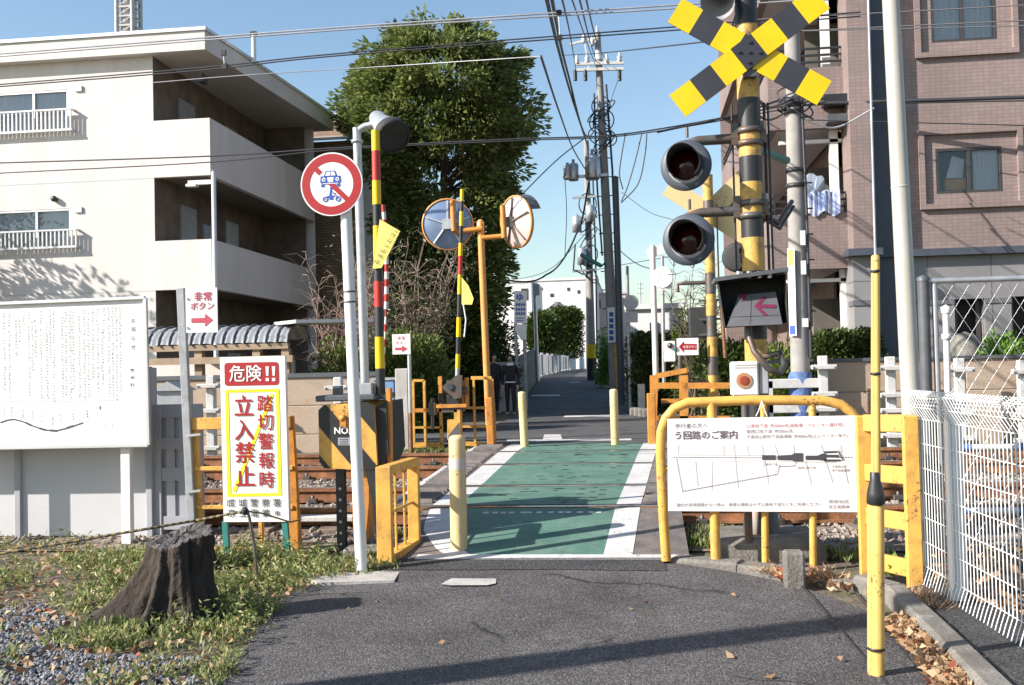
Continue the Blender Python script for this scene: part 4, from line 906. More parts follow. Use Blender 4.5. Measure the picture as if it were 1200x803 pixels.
# clipped conifers, fence and bits along the left of the street
for (a, b, t_, Y, lab, s, nn) in ((626, 650, 374, 68, 'dark clipped conifer, left half of the tall hedge along the street', 41, 200), (646, 679, 366, 92, 'sunlit clipped conifer with rounded top at the right end of the tall hedge', 52, 260)):
    bush('conifer', lab, 'conifer', a, b, t_, Y, 6.0, 'leaf_hedge', zbase=2.4, n=nn, per=90, size=.26, rad=.8, box=True, seed=s)
bush('round_bush', 'small round light green bush beside the dark street pole', 'bush', 697, 722, 386, 40, 1.2, 'leaf_fresh', zbase=.8, n=60, per=90, size=.11, rad=.3, seed=61)
bush('hedge', 'long dark hedge along the right side of the street, before the pale house', 'hedge', 738, 842, 396, 29, 2.0, 'leaf_hedge', zbase=.25, n=260, per=110, size=.11, rad=.35, box=True, seed=71)
bush('hedge', 'clipped hedge behind the tan wall, right of the concrete pole', 'hedge', 946, 1024, 396, 16.6, .9, 'leaf_hedge', zbase=.3, n=150, per=130, size=.08, rad=.25, box=True, seed=81)
bush('shrub', 'green shrub between the striped signal mast and the concrete pole', 'shrub', 896, 944, 398, 16.3, .9, 'leaf_bush', zbase=.3, n=80, per=120, size=.08, rad=.26, seed=91)
bush('shrub', 'bright green shrub above the wall behind the chain-link fence', 'shrub', 1152, 1196, 388, 16.8, .9, 'leaf_fresh', zbase=1.0, n=50, per=120, size=.08, rad=.25, seed=96)
twigs('bare_shrub', 'bare dark branched shrub behind the far signal mast', 818, 440, 312, 22, .55, 40, 'trunk', 14)
bush('shrub', 'light green bush left of the arrow box on the mast', 'shrub', 792, 814, 342, 24.5, .8, 'leaf_bush', zbase=.3, n=50, per=90, size=.10, rad=.3, seed=99)
bush('hedge', 'dark hedge below the direction arrow box, beyond the tracks', 'hedge', 822, 900, 410, 17.5, 1.2, 'leaf_hedge', zbase=.25, n=120, per=110, size=.09, rad=.3, box=True, seed=101)
# tree outside the picture on the left: its shadow falls on the apartment front
T2 = thing('garden_tree', 'leafy garden tree outside the left edge, before the white apartments', 'tree', (-17.0, 19.8, 0))
rg = np.random.RandomState(12); C, O = crown_points(60, [(3.7, .5), (4.5, 1.1), (5.4, 1.1), (6.2, .5)], -16.8, 19.8, rg, noise=.5)
P, N_ = clumps(C, O, 45, .5, seed=15); leaves('crown', 'leaf_tree', P, N_, .2, .4, T2, .6, .2, seed=16)
mb = MB(); mb.tube([(-17, 19.8, 0), (-16.9, 19.8, 3), (-16.8, 19.8, 6)], [.2, .15, .04], 8); mb.build('trunk', 'trunk', T2)
# slatted white fence and walls on the left of the street
t = thing('slat_fence', 'pale slatted fence in front of the clipped conifers', 'fence', (SL(55)-.1, 55, 1.2))
mb = MB(); n = 90
for i in range(n):
    y = 48+60*i/n; x = SL(y)-.10; zb = HR(y)
    mb.bar((x, y, zb+.62), (x-.01, y+.42, zb+.62), .05, 1.05)
mb.build('slats', 'cream_panel', t)
for i in range(13):
    y = 48+60*i/12; x = SL(y)-.06; mb = MB(); mb.box((x, y-.1, HR(y)+.6), (.16, .2, 1.25)); mb.build('post', 'fence_grey', t)
mb = MB()
for i in range(8):
    y0, y1 = 31+2.0*i, 33+2.0*i; x0, x1 = SL(y0)-.14, SL(y1)-.14
    mb.bar((x0, y0, HR(y0)+.55), (x1, y1, HR(y1)+.55), .14, 1.9)
tag(mb.build('block_wall', 'concrete_dark'), 'grey block wall along the left of the street behind the pedestrians', 'wall')
t = thing('picket_fence', 'low picket fence behind the two pedestrians, under the tree', 'fence', (-5, 28.6, .2)); mb = MB()
for i in range(14):
    x = q(570+i*2.6, 450, 29.5).x; mb.box((x, 29.5, .2+.75), (.07, .04, 1.5))
mb.box2((q(569, 450, 29.5).x, 29.53, .5), (q(604, 450, 29.5).x, 29.57, .6)); mb.box2((q(569, 450, 29.5).x, 29.53, 1.5), (q(604, 450, 29.5).x, 29.57, 1.6)); mb.build('pickets', 'concrete', t)
# ================================================================ CROSSING EQUIPMENT
# ---- near warning mast
YM = 7.95
pm_b = q(893, 640, YM); pm_b.z = .04; pm_t = q(872, -60, YM)
def onm(py):                # point on mast axis at a photo row
    z = q(885, py, YM).z; f = (z-pm_b.z)/(pm_t.z-pm_b.z); return pm_b.lerp(pm_t, f)
MAST = thing('warning_mast', 'near level crossing warning mast with crossbuck, twin red lights and arrow box', 'crossing signal', (pm_b.x, YM, .02))
L = (pm_t-pm_b).length; fr = lambda py: max(0, min(1, (q(885, py, YM).z-pm_b.z)/(pm_t.z-pm_b.z)))
mb = MB(); segs = []
for (py, m) in ((600, 1), (565, 1), (520, 0), (470, 1), (425, 1), (398, 0), (318, 1), (279, 0), (252, 1), (214, 0), (184, 1), (150, 0), (116, 1), (85, 0), (30, 0), (0, 1), (-60, 1)): segs.append((fr(py), m))
mb.bands(pm_b, pm_t, .088, segs, 18); mb.build('pole', ['yellow_dull', 'black'], MAST)
mb = MB(); mb.lathe(pm_b, UZ, [(.26, .02), (.26, .06), (.15, .09), (.12, .42), (.10, .46), (.09, .47)], 18)
for a in range(4): c = math.radians(45+90*a); mb.cyl(pm_b+V((math.cos(c)*.21, math.sin(c)*.21, .05)), pm_b+V((math.cos(c)*.21, math.sin(c)*.21, .12)), .022, n=6)
mb.build('base_casting', 'steel_dark', MAST)
mb = MB(); c = q(897, 640, YM)
mb.box((c.x, YM, .03), (.82, .66, .32), 0, b=.05); tag(mb.build('foundation_block', 'concrete_dark'), 'rough concrete foundation block under the warning mast', 'concrete block')
mb = MB(); c = PG(931, 688); mb.box((c.x, c.y, .10), (.13, .13, .30), 0, b=.015); tag(mb.build('stub_post', 'concrete_dark'), 'small broken concrete stub before the detour board rail', 'concrete stub')
# crossbuck
def crossbuck(root, a0, a1, b0, b1, wpx, Y, n, mats, thick=.012, back=False):
    for k, (e0, e1) in enumerate(((a0, a1), (b0, b1))):
        p0, p1 = q(*e0, Y), q(*e1, Y); d = (p1-p0).normalized(); nrm = V((0, -1, 0)); s = d.cross(nrm).normalized(); hw = wpx*SCL(p0)/2
        mb = MB(); off = V((0, -.02*k, 0))
        for i in range(n):
            c0 = p0.lerp(p1, i/n)+off; c1 = p0.lerp(p1, (i+1)/n)+off
            mb.prism([c0-s*hw, c1-s*hw, c1+s*hw, c0+s*hw], V((0, thick, 0)), i % 2)
        if k == 1 and not back:
            c = p0.lerp(p1, .5)+off
            for (u, v) in ((-.06, -.05), (.06, .05), (-.05, .06), (.05, -.06), (0, .0)): mb.cyl(c+d*u+s*v+V((0, -.012, 0)), c+d*u+s*v, .014, n=6, m=1)
        mb.build('crossbuck_board', mats, root)
crossbuck(MAST, (791, 12), (966, 109), (794, 125), (962, -2), 32, YM-.16, 7, ['yellow_clean', 'sign_black'])
for (yy_, sz_) in ((62, (.22, .06, .10)), (92, (.1, .1, .05))): mb = MB(); mb.box(onm(yy_)+V((0, -.11, 0)), sz_); mb.build('bracket', 'dark_grey', MAST)
# bell horn at the top
mb = MB(); c = q(838, 14, YM-.1); mb.lathe(q(846, -6, YM-.05), (q(832, 20, YM-.35)-q(846, -6, YM-.05)), [(.03, -.12), (.06, -.08), (.07, 0), (.085, .06), (.13, .14), (.135, .16)], 18, 0)
mb.bar(q(846, -8, YM), onm(-8), .04, .04); mb.build('bell_horn', 'grey_metal', MAST)
# lamps
def lamp(px, py, rpx, arm_y, root, Y):
    c = q(px, py, Y-.12); s = SCL(c); R = rpx*s; ax = V((-.20, -1, -.02)).normalized()
    mb = MB(); mb.lathe(c, ax, [(.001, -.05), (R*.45, -.10), (R*.55, -.05), (R*.98, -.02), (R, 0), (R*.985, .012), (R*.66, .016), (R*.62, .012)], 40, 0)
    lt = mb.build('lamp_shield', 'navy_grey', root)
    mb = MB(); mb.lathe(c, ax, [(R*.62, .010), (R*.45, .035), (R*.2, .05), (.001, .055)], 32); mb.build('lens', 'lens_red', lt)
    # visor: open underside tube
    x = ax.cross(UZ).normalized(); y = x.cross(ax); n = 30; vs = []
    for j in range(n+1):
        a = math.radians(-48+276*j/n); cc = (x*math.cos(a)+y*math.sin(a)); Ld = R*(.80+.60*math.sin(max(0, min(math.pi, a))))
        for (rr_, ll) in ((R*.66, .005), (R*.64, Ld*1.0), (R*.62, Ld*1.0), (R*.62, .005)): vs.append(c+cc*rr_+ax*ll)
    mb = MB(); mb.add(vs, [(j*4+k, (j+1)*4+k, (j+1)*4+(k+1) % 4, j*4+(k+1) % 4) for j in range(n) for k in range(4)], 0, True); mb.build('visor', 'black_matt', lt)
    mb = MB(); vs = []
    for j in range(n+1):
        a = math.radians(200+140*j/n); cc = (x*math.cos(a)+y*math.sin(a)); vs += [c+cc*R*.72+ax*.02, c+cc*R*.60+ax*.03]
    mb.add(vs, [(j*2, j*2+1, j*2+3, j*2+2) for j in range(n)], 0, True); mb.build('lens_rim', 'grey_metal', lt)
    mb = MB(); a = onm(arm_y); b = c + V((.02, .09, 0)); b.z = a.z
    mb.tube([a, V((b.x+.08, a.y-.02, a.z-.01)), V((b.x, b.y, a.z-.02)), c-ax*.06], [.042, .038, .036, .03], 12); mb.cyl(b+V((0, 0, .02)), b+V((0, 0, .1)), .012, n=6, m=0); mb.build('arm', 'steel_dark', root)
    mb = MB()
    for dz in (-.05, .05): mb.lathe(a+V((0, 0, dz)), UZ, [(.088, -.022), (.105, -.022), (.105, .022), (.088, .022)], 16)
    mb.bar(a+V((-.12, -.03, -.06)), a+V((-.12, -.03, .11)), .05, .03); mb.bar(a+V((.10, -.03, -.05)), a+V((.10, -.03, .12)), .05, .03); mb.build('clamp', 'steel_dark', root)
lamp(804, 194, 30, 161, MAST, YM); lamp(807, 281, 30.5, 246, MAST, YM)
# arrow box
yb = YM-.42
def qa(px, py, dy=0): return q(px, py, yb+dy)
AB = MB()
o = [qa(842, 331), qa(921, 321), qa(923, 378), qa(850, 383)]       # front opening of the housing
bk = [V((p.x*.99+.02, yb+.30, p.z)) for p in o]
AB.add(o+bk, [(4, 5, 6, 7), (1, 0, 4, 5), (2, 1, 5, 6), (3, 2, 6, 7), (0, 3, 7, 4)], 0)
arrow = AB.build('arrow_box', 'black_matt', MAST)
mb = MB(); tf = [qa(866, 346, .10), qa(909, 342, .10), qa(917, 380, -.02), qa(852, 383, -.02)]
mb.prism(tf, V((0, .015, 0)), 0)
nrm = (tf[1]-tf[0]).cross(tf[3]-tf[0]).normalized()
if nrm.y > 0: nrm = -nrm
def onface(px, py, e=.003):
    d = ray(px, py); t = (tf[0]-EYE).dot(nrm)/d.dot(nrm); return EYE+d*t+nrm*e
for pts in (((884, 359), (894, 348), (899, 348), (891, 357), (909, 357), (909, 361), (891, 361), (900, 370), (895, 370)), ((864, 346), (877, 344.5), (872, 353), (868, 353.5), (871, 348.5), (864, 349.5))):
    mb.poly([onface(*p) for p in pts], 1)
for a, b in (((853, 372), (916, 369)), ((881, 346), (879, 380))):
    p, s = onface(*a, .002), onface(*b, .002); u = (s-p).normalized().cross(nrm)*.0015; mb.poly([p-u, s-u, s+u, p+u], 2)
mb.build('arrow_panel', ['panel_grey', 'pink_arrow', 'black'], arrow)
mb = MB(); p, s = qa(838, 331, -.02), qa(924, 319, -.02); mb.bar(p+V((0, .16, .02)), s+V((0, .16, .02)), .36, .03, 0); 
for k in range(4): u = qa(866+k*12, 326, .02); mb.cyl(u, u+V((0, 0, .05)), .018, n=8, m=1)
mb.build('visor_roof', ['dark_grey', 'galv'], arrow)
mb = MB(); p = qa(877, 383, .08)
mb.tube([p, qa(878, 395, .06), qa(884, 412, .0), qa(900, 432, -.03), qa(914, 438, 0), qa(919, 428, .1), qa(914, 414, .2), onm(420)], .024, 10); mb.build('conduit', 'steel_dark', MAST)
mb = MB()
for (dx, r) in ((.12, .011), (.15, .009), (-.13, .008)):
    mb.tube([onm(120)+V((dx, .03, 0)), onm(240)+V((dx, .02, 0)), onm(318)+V((dx, 0, 0))], r, 6)
mb.tube([onm(252)+V((.1, .05, 0)), q(912, 262, YM+.2), q(928, 236, YM+.5)], .02, 6); mb.tube([onm(256)+V((.1, .05, 0)), q(914, 268, YM+.2), q(930, 242, YM+.5)], .014, 6)
mb.build('cables', 'black', MAST)
mb = MB(); c = q(864, 302, YM+.25); mb.lathe(c, (-.3, -1, 0), [(.001, -.1), (.10, -.1), (.12, -.02), (.12, .03), (.09, .04), (.001, .04)], 20); mb.bar(c, onm(302), .04, .05); mb.box(c+V((.03, -.08, -.01)), (.05, .02, .06), 1)
mb.build('bell', ['black_matt', 'galv'], MAST)
mb = MB(); a = onm(172); b = q(922, 188, YM+.9); mb.tube([a, b], [.035, .035], 8); mb.build('stay_tube', 'teal', MAST)
# emergency button box
t = thing('emergency_button_box', 'white box with a round red button, under the arrow box', 'button box', (q(873, 460, 7.6).x, 7.6, 0))
a, b = q(857, 424, 7.58), q(890, 464, 7.58); mb = MB(); mb.box2((a.x, 7.58, b.z), (b.x, 7.74, a.z), 0, .012); mb.build('box', 'white_enamel', t)
mb = MB(); mb.box2((b.x+.003, 7.60, b.z+.01), (b.x+.075, 7.76, a.z-.01), 0, .008); mb.build('side_case', 'fence_grey', t)
c = q(872, 446, 7.58); mb = MB(); mb.lathe(c, (0, -1, 0), [(.058, 0), (.058, .008), (.001, .009)], 24, 1, False); mb.lathe(c, (0, -1, 0), [(.036, .006), (.034, .014), (.02, .016), (.001, .016)], 20, 0, False); mb.build('button', ['button_red', 'button_ring'], t)
mb = MB()
for py in (428, 431): qline(mb, [(861, py), (886, py-.3)], 1.0, 7.58, .003, 0)
mb.build('print', 'ink_pale', t)
mb = MB(); mb.cyl((q(873, 470, 7.66).x, 7.66, 0), (q(873, 470, 7.66).x, 7.66, b.z), .03); mb.build('post', 'steel_dark', t)
# ---- far warning mast (seen from behind)
YN = 14.75
fb = q(838, 520, YN); fb.z = .3; ft = q(829, 205, YN)
FM = thing('warning_mast', 'far level crossing warning mast seen from behind, with plain yellow crossbuck', 'crossing signal', tuple(fb))
mb = MB(); ys = [520, 490, 470, 440, 418, 395, 370, 345, 320, 295, 270, 250, 235, 205]; segs = []
z0, z1 = fb.z, ft.z
for i, py in enumerate(ys[1:]): segs.append(((q(833, py, YN).z-z0)/(z1-z0), i % 2))
mb.bands(fb, ft, .075, segs, 14); mb.build('pole', ['yellow_dull', 'steel_dark'], FM)
def onf(py): z = q(833, py, YN).z; return fb.lerp(ft, (z-z0)/(z1-z0))
crossbuck(FM, (782, 219), (882, 281), (789, 290), (876, 205), 22, YN+.12, 7, ['yellow_pale', 'yellow_pale'], back=True)
mb = MB(); mb.bar(onf(240)+V((0, .1, 0)), onf(400)+V((0, .1, 0)), .03, .03)
for py in (250, 262): mb.bar(onf(py)+V((0, .06, 0)), onf(py)+V((0, .14, 0)), .15, .05)
for py in (330, 352, 374, 392): mb.bar(onf(py)+V((-.18, 0, 0)), onf(py)+V((.18, 0, 0)), .04, .03)
mb.build('clamp', 'steel_dark', FM)
mb = MB(); a = q(794, 333, YN); mb.tube([onf(331), V((a.x+.1, YN, onf(331).z)), a, a-V((0, 0, .12))], .03, 8); mb.build('arm', 'steel_dark', FM)
mb = MB(); a, b = q(808, 360, YN), q(829, 395, YN); mb.box2((a.x, YN+.05, b.z), (b.x, YN+.4, a.z), 0, .01); mb.build('arrow_box', 'black_matt', FM)
mb = MB(); mb.tube([onf(330)+V((.13, 0, 0)), onf(380)+V((.16, 0, 0)), onf(420)+V((.18, 0, 0))], .03, 6); mb.tube([onf(240)+V((.12, 0, 0)), onf(330)+V((.12, 0, 0))], .012, 5); mb.build('conduit', 'rust', FM)
# red arrow button sign with lamp box on the far mast
mb = MB(); Y = 14.6; qpoly(mb, [(793.5, 397), (818.5, 396), (818.5, 416), (793.5, 416.5)], Y, 0, 0); mb.box2(q(793.5, 416.5, Y+.003), q(818.5, 396, Y+.02), 0)
qpoly(mb, [(795.5, 406.5), (801.5, 399.8), (801.5, 403), (816.5, 403), (816.5, 410), (801.5, 410), (801.5, 413.5)], Y, .004, 1); qtext(mb, '非常ボタン', 808.7, 406.6, Y, .008, 3.6, 0, squash=.92)
mb.tube([q(797, 417, Y+.03), q(797, 440, Y+.03), q(800, 449, Y+.03), onf(449)], .035, 8, 2)
tag(mb.build('button_sign', ['sign_white', 'red_print', 'steel_dark']), 'small white sign with a red left arrow, on the far mast', 'sign')
mb = MB(); a, b = q(778, 400, Y), q(792, 424, Y); mb.box2((a.x, Y, b.z), (b.x, Y+.15, a.z), 0, .01); c = q(785, 405, Y); mb.lathe(c, (0, -1, 0), [(.04, 0), (.04, .05), (.001, .07)], 14, 1)
mb.tube([q(790, 424, Y+.08), q(796, 436, Y+.08), q(797, 448, Y+.08)], .025, 6, 1)
tag(mb.build('lamp_box', ['white_enamel', 'steel_dark']), 'pale metal box with a round knob beside the red arrow sign', 'box')
# far yellow frame right of the crossing
t = thing('guard_rail', 'ochre steel guard frame at the far right corner of the crossing', 'guard rail', tuple(q(790, 500, 14.5)))
def qbars(mb, segs, Y, w, m=0, d=.05):
    for (a, b) in segs: mb.bar(q(*a, Y), q(*b, Y), d, w*SCL(q(*a, Y)), m, upv=(0, 0, 1) if abs(a[1]-b[1]) < abs(a[0]-b[0]) else (1, 0, 0))
for (segs, w) in ((((((764, 440), (765, 518)), ((769, 441), (766, 519)))), 5), ((((768, 441), (805, 434)),), 6), ((((771, 452), (856, 452)),), 7), ((((801, 440), (802, 520)),), 10), ((((775, 470), (856, 470)), ((770, 490), (856, 490))), 5)):
    mb = MB(); qbars(mb, segs, 14.55, w); mb.build('rail', 'orange', t)
mb = MB(); a = q(762, 461, 14.4); mb.box2((a.x-.05, 14.35, .3), (a.x+.07, 14.45, a.z), 0, .01); tag(mb.build('corner_post', 'orange'), 'short ochre square post at the far right end of the green path', 'post')
# ---- near barrier machine
YBM = 7.88
c = q(415, 505, YBM)
BM = thing('barrier_machine', 'near yellow and black striped barrier machine with its arm raised', 'barrier', (c.x, YBM, 0))
def qb(px, py, dy=0): return q(px, py, YBM+dy)
fc = [(373, 481), (379, 475), (430, 471), (438, 477), (442, 545), (436, 551), (380, 549), (374, 541)]
mb = MB(); mb.prism([qb(*p) for p in fc], (0, .70, 0), 0)
def clip(poly, a, b, c_):          # keep a*x+b*y<=c_
    out = []
    for (p, s) in zip(poly, poly[1:]+poly[:1]):
        dp, ds = a*p[0]+b*p[1]-c_, a*s[0]+b*s[1]-c_
        if dp <= 0: out.append(p)
        if dp*ds < 0: k = dp/(dp-ds); out.append((p[0]+(s[0]-p[0])*k, p[1]+(s[1]-p[1])*k))
    return out
for (lo, hi) in ((-110, -70), (-43, -13.5), (16, 46)):       # black diagonals
    pl = clip(clip(fc, 1, -.833, hi), -1, .833, -lo)
    if len(pl) > 2: qpoly(mb, pl, YBM, .004, 1)
qtext(mb, 'NO.', 401, 504.5, YBM, .007, 11, 2, bold=.03); qpoly(mb, [(396, 513), (410, 513), (410, 522), (396, 522)], YBM, .007, 3)
for k in range(3): qline(mb, [(398, 515.5+k*2.4), (408, 515.5+k*2.4)], .8, YBM, .009, 1)
mb.build('housing', ['yellow', 'black', 'sign_white', 'grey_metal'], BM)
mb = MB(); a, b = qb(440, 474), qb(455, 560)
mb.prism([qb(439, 478, .04), qb(452, 470, .04), qb(455, 530, .04), qb(446, 552, .04), qb(441, 548, .04)], (0, .60, 0), 0)
mb.build('side_cover', 'black_matt', BM); mb = MB(); mb.prism([qb(452, 455, .08), qb(457, 455, .08), qb(458, 550, .08), qb(454, 550, .08)], (0, .08, 0)); mb.build('side_post', 'orange', BM)
mb = MB(); mb.bar(qb(385, 466, .34), qb(452, 464, .34), .72, .05, b=.01); mb.bar(qb(392, 458, .15), qb(400, 458, .15), .1, .08); mb.build('top_cover', 'dark_grey', BM)
mb = MB(); mb.lathe(qb(402, 490), (0, -1, 0), [(.03, 0), (.03, .02), (.001, .025)], 12); mb.box(qb(402, 496, -.01), (.05, .02, .06)); mb.build('lock', 'orange', BM)
mb = MB(); mb.box2((qb(391, 550).x, YBM+.05, .0), (qb(391, 550).x+.07, YBM+.12, qb(391, 549).z)); 
for k in range(6): mb.cyl((qb(391, 550).x+.035, YBM+.045, .1+.09*k), (qb(391, 550).x+.035, YBM+.055, .1+.09*k), .012, n=8, m=1)
mb.build('hanger_strip', ['black', 'galv'], BM)
mb = MB(); mb.prism([qb(412, 549, .06), qb(432, 549, .06), qb(432, 590, .06), qb(428, 635, .06), qb(414, 635, .06)], (0, .2, 0), 0); mb.build('stand', 'orange', BM)
mb = MB(); mb.prism([qb(428, 551, .0), qb(447, 551, .0), qb(452, 600, .0), qb(452, 640, .0), qb(441, 640, .0), qb(436, 590, .0)], (0, .05, 0), 0); mb.build('counterweight_lever', 'black', BM)
mb = MB(); mb.box2((qb(405, 640).x, YBM-.1, 0), (qb(455, 640).x, YBM+.4, .09), 0, .02); mb.build('base_plate', 'concrete_dark', BM)
mb = MB()
for px in (446, 452): mb = MB(); mb.cyl((qb(px, 640).x, YBM-.05, .05), (qb(px, 640).x, YBM-.05, .17), .014, n=6); mb.build('bolt', 'galv', BM)
mb = MB(); mb.box(qb(431, 456, .1), (.11, .14, .10), 0, b=.01); mb.build('arm_socket', 'grey_metal', BM)
arm = MB(); a, b = qb(437.5, 462, .1), qb(447, 150, .1); a, b = qb(446, 462, .1), qb(440, 153, .1)
z = lambda py: (qb(440, py, .1).z-a.z)/(b.z-a.z)
arm.bands(a, b, (.039, .034), [(z(432), 1), (z(395), 0), (z(360), 1), (z(330), 2), (z(312), 1), (z(265), 0), (z(240), 1), (z(212), 0), (z(177), 2), (1, 0)], 14)
arm.build('barrier_arm', ['yellow_clean', 'black', 'red_band'], BM)
mb = MB(); fl = [(445, 257), (469, 271), (447, 314), (436.5, 315)]
pts = [qb(*p, .05) for p in fl]; mb.prism(pts, (0, .004, 0), 0)
# pennant lettering, following its slope
d = (qb(468, 271, .05)-qb(443, 312, .05)).normalized(); nn = V((0, -1, 0)); u = nn.cross(d).normalized()
cpt = qb(453, 288, .045); mb.text('おまちください', cpt+V((0, -.003, 0)), d, u if u.z > 0 else -u, 7.2*SCL(cpt), 1)
mb.build('pennant', ['flag', 'ink'], BM)
# red and white cord beside the arm
cord = MB(); p0, p1 = qb(449, 240, .2), qb(453, 468, .2); segs = 26
for i in range(segs):
    f0, f1 = i/segs, (i+1)/segs; e = lambda f: V((.02*math.sin(f*5), 0, 0)); r = .018 if f0 < .52 else .009
    cord.tube([p0.lerp(p1, f0)+e(f0), p0.lerp(p1, f1)+e(f1)], r, 8, i % 2, cap=i in (0, segs-1))
tag(cord.build('striped_cord', ['red_band', 'white_enamel']), 'red and white striped cord hanging beside the raised near barrier arm', 'cord')
# ---- far barrier machine
YQ = 14.2
def qf(px, py, dy=0): return q(px, py, YQ+dy)
FB = thing('barrier_machine', 'far barrier machine with exposed grey linkage and thin raised arm', 'barrier', (qf(535, 520).x, YQ, .2))
mb = MB(); mb.prism([qf(*p) for p in ((517, 454), (535, 440), (541, 440), (541, 466), (533, 468))], (0, .08, 0)); mb.cyl(qf(527, 453, -.03), qf(527, 453), .05, n=12, m=1); mb.build('weight_plate', ['steel_dark', 'dark_grey'], FB)
mb = MB(); mb.box2(qf(544, 443, .1), qf(550, 474, .14)); mb.box2(qf(514, 441, .2), qf(519, 474, .26)); mb.bar(qf(513, 476, .1), qf(548, 475, .1), .26, .05); mb.box2(qf(541, 446, .05), qf(543.5, 474, .2)); mb.build('frame', 'orange', FB)
mb = MB(); mb.box2(qf(517, 478), qf(545, 482, .3)); mb.cyl(qf(520, 458, .12), qf(548, 458, .12), .06, n=12); mb.box2(qf(523, 446, .2), qf(541, 466, .3)); mb.build('gear_case', 'steel_dark', FB)
mb = MB(); mb.box2(qf(523, 466, .02), qf(540, 478, .2)); mb.box2(qf(514, 461, .05), qf(521, 473, .15)); mb.build('motor', 'black', FB)
mb = MB(); mb.prism([qf(*p) for p in ((524, 492), (532, 492), (532, 480), (539, 480), (539, 515), (524, 515))], (0, .2, 0), 0); mb.poly([q(*p, YQ, .004) for p in ((525, 511), (538, 495), (538, 508), (532, 514.5), (525, 514.5))], 1); mb.build('stand', ['yellow', 'dark_grey'], FB)
mb = MB(); mb.box2((qf(524, 500).x-.06, YQ-.05, .1), (qf(539, 500).x+.06, YQ+.3, .26)); mb.build('base_plate', 'concrete_dark', FB)
mb = MB(); a, b = qf(536, 444, .1), qf(541.5, 222, .1); zz = lambda py: (qf(538, py, .1).z-a.z)/(b.z-a.z)
mb.bands(a, b, (.035, .028), [(zz(432), 3), (zz(415), 0), (zz(395), 1), (zz(372), 0), (zz(345), 1), (zz(322), 0), (zz(300), 2), (zz(285), 0), (zz(265), 1), (zz(248), 0), (zz(236), 1), (1, 0)], 10); mb.build('barrier_arm', ['yellow_clean', 'black', 'red_band', 'grey_metal'], FB)
mb = MB(); mb.prism([qf(*p, .06) for p in ((541, 325), (549, 335), (555, 350), (553, 357), (541, 357))], (0, .006, 0)); mb.build('pennant', 'flag', FB)
mb = MB(); mb.tube([qf(543, 357, .05), qf(546, 375, .05), qf(544, 395, .05)], .012, 5); mb.build('cord', 'cloth_white', FB)
mb = MB(); mb.box2(qf(502, 472, -.02), qf(512, 486, .1)); mb.cyl(qf(507, 486, .03), qf(507, 503, .03), .025, n=8); mb.cyl(qf(507, 467, .03), qf(507, 472, .03), .03, n=8); mb.build('hanging_weight', 'steel_dark', FB)
# yellow frames beside the far barrier
for (lab, segs) in (('thin ochre guard frame left of the far barrier machine', [(((484, 446), (497, 446)), 3), (((497, 446), (499, 524)), 3), (((484, 446), (485, 520)), 3), (((515, 442), (518, 522)), 3.5), (((484, 481), (518, 481)), 4.5), (((486, 501), (518, 501)), 2.5), (((484, 522), (520, 521)), 6)]),
                    ('thin ochre guard frame between far barrier machine and mirror post', [(((552, 443), (576, 443)), 4), (((555, 445), (557, 520)), 2.5), (((576, 444), (580, 524)), 4.5), (((540, 478), (576, 478)), 3), (((540, 500), (578, 500)), 2.5), (((546, 520), (578, 522)), 5)])):
    a = q(segs[0][0][0][0], 520, 14.6); t = thing('guard_rail', lab, 'guard rail', (a.x, 14.6, .2))
    for s_, w_ in segs:
        mb = MB(); qbars(mb, [s_], 14.6, w_, 0, .04); mb.build('rail', 'yellow' if w_ != 4.5 else 'orange', t)
mb = MB(); a = q(573, 466, 14.3); b = q(576, 524, 14.3); mb.bar(a, V((b.x, 14.3, .3)), .11, .10, b=.01, upv=(1, 0, 0)); tag(mb.build('corner_post', 'orange'), 'short ochre post at the foot of the mirror pole', 'post')
# ---- small yellow gate frame near left
t = thing('guard_rail', 'near yellow barred guard frame beside the white sign pole and bollard', 'guard rail', tuple(PG(452, 660)))
A0, A1 = PG(452, 661), PG(486, 636); z0 = .02; hA = PG(452, 661); zt0 = q(446, 547, A0.y).z; zt1 = q(486, 537, A1.y).z
A0.z = .02; A1.z = .06
def fr_pt(f, h): p = A0.lerp(A1, f); return V((p.x, p.y, p.z + (zt0+(zt1-zt0)*f - p.z)*h))
for (f0, h0, f1, h1, ww) in ((0, 0, 0, 1, .115), (1, 0, 1, 1, .09), (0, .96, 1, .96, .09), (0, .06, 1, .06, .10), (0, .52, 1, .52, .018), (.36, .06, .36, .96, .018), (.66, .06, .66, .96, .018)):
    mb = MB(); mb.bar(fr_pt(f0, h0), fr_pt(f1, h1), ww, .02 if ww < .05 else .07, b=.004); mb.build('rail' if h0 == h1 else 'upright', 'yellow', t)
# ---- bollards
def bollard(base, h, r, lab, m=('yellow_pale', 'cloth_white'), top=None):
    t = thing('bollard', lab, 'bollard', tuple(base), 'bollards at the ends of the green path'); b = V(base); tp = top or b+UZ*h; d = (tp-b).normalized(); H = (tp-b).length
    mb = MB(); mb.tube([b-UZ*.02, b+d*H*.70], [r, r], 24); mb.lathe(b+d*H*.80, d, [(r, 0), (r, H*.16), (r*.93, H*.185), (r*.5, H*.2), (.001, H*.203)], 24); mb.build('post', m[0], t)
    mb = MB(); mb.tube([b+d*H*.70, b+d*H*.80], [r+.002, r+.002], 24); mb.build('reflective_band', m[1], t); return t
b = PG(538, 644); bollard(b, q(536, 512, b.y).z-b.z, .067, 'near cream yellow bollard at the front left of the green path', ('yellow_pale', 'band_cream'), top=q(535.5, 510, b.y))
b = PG(615, 524); bollard(b, 1, .058, 'far cream yellow bollard on the left, next to the pedestrians', ('yellow_pale', 'yellow_pale'), q(611.5, 459, b.y))
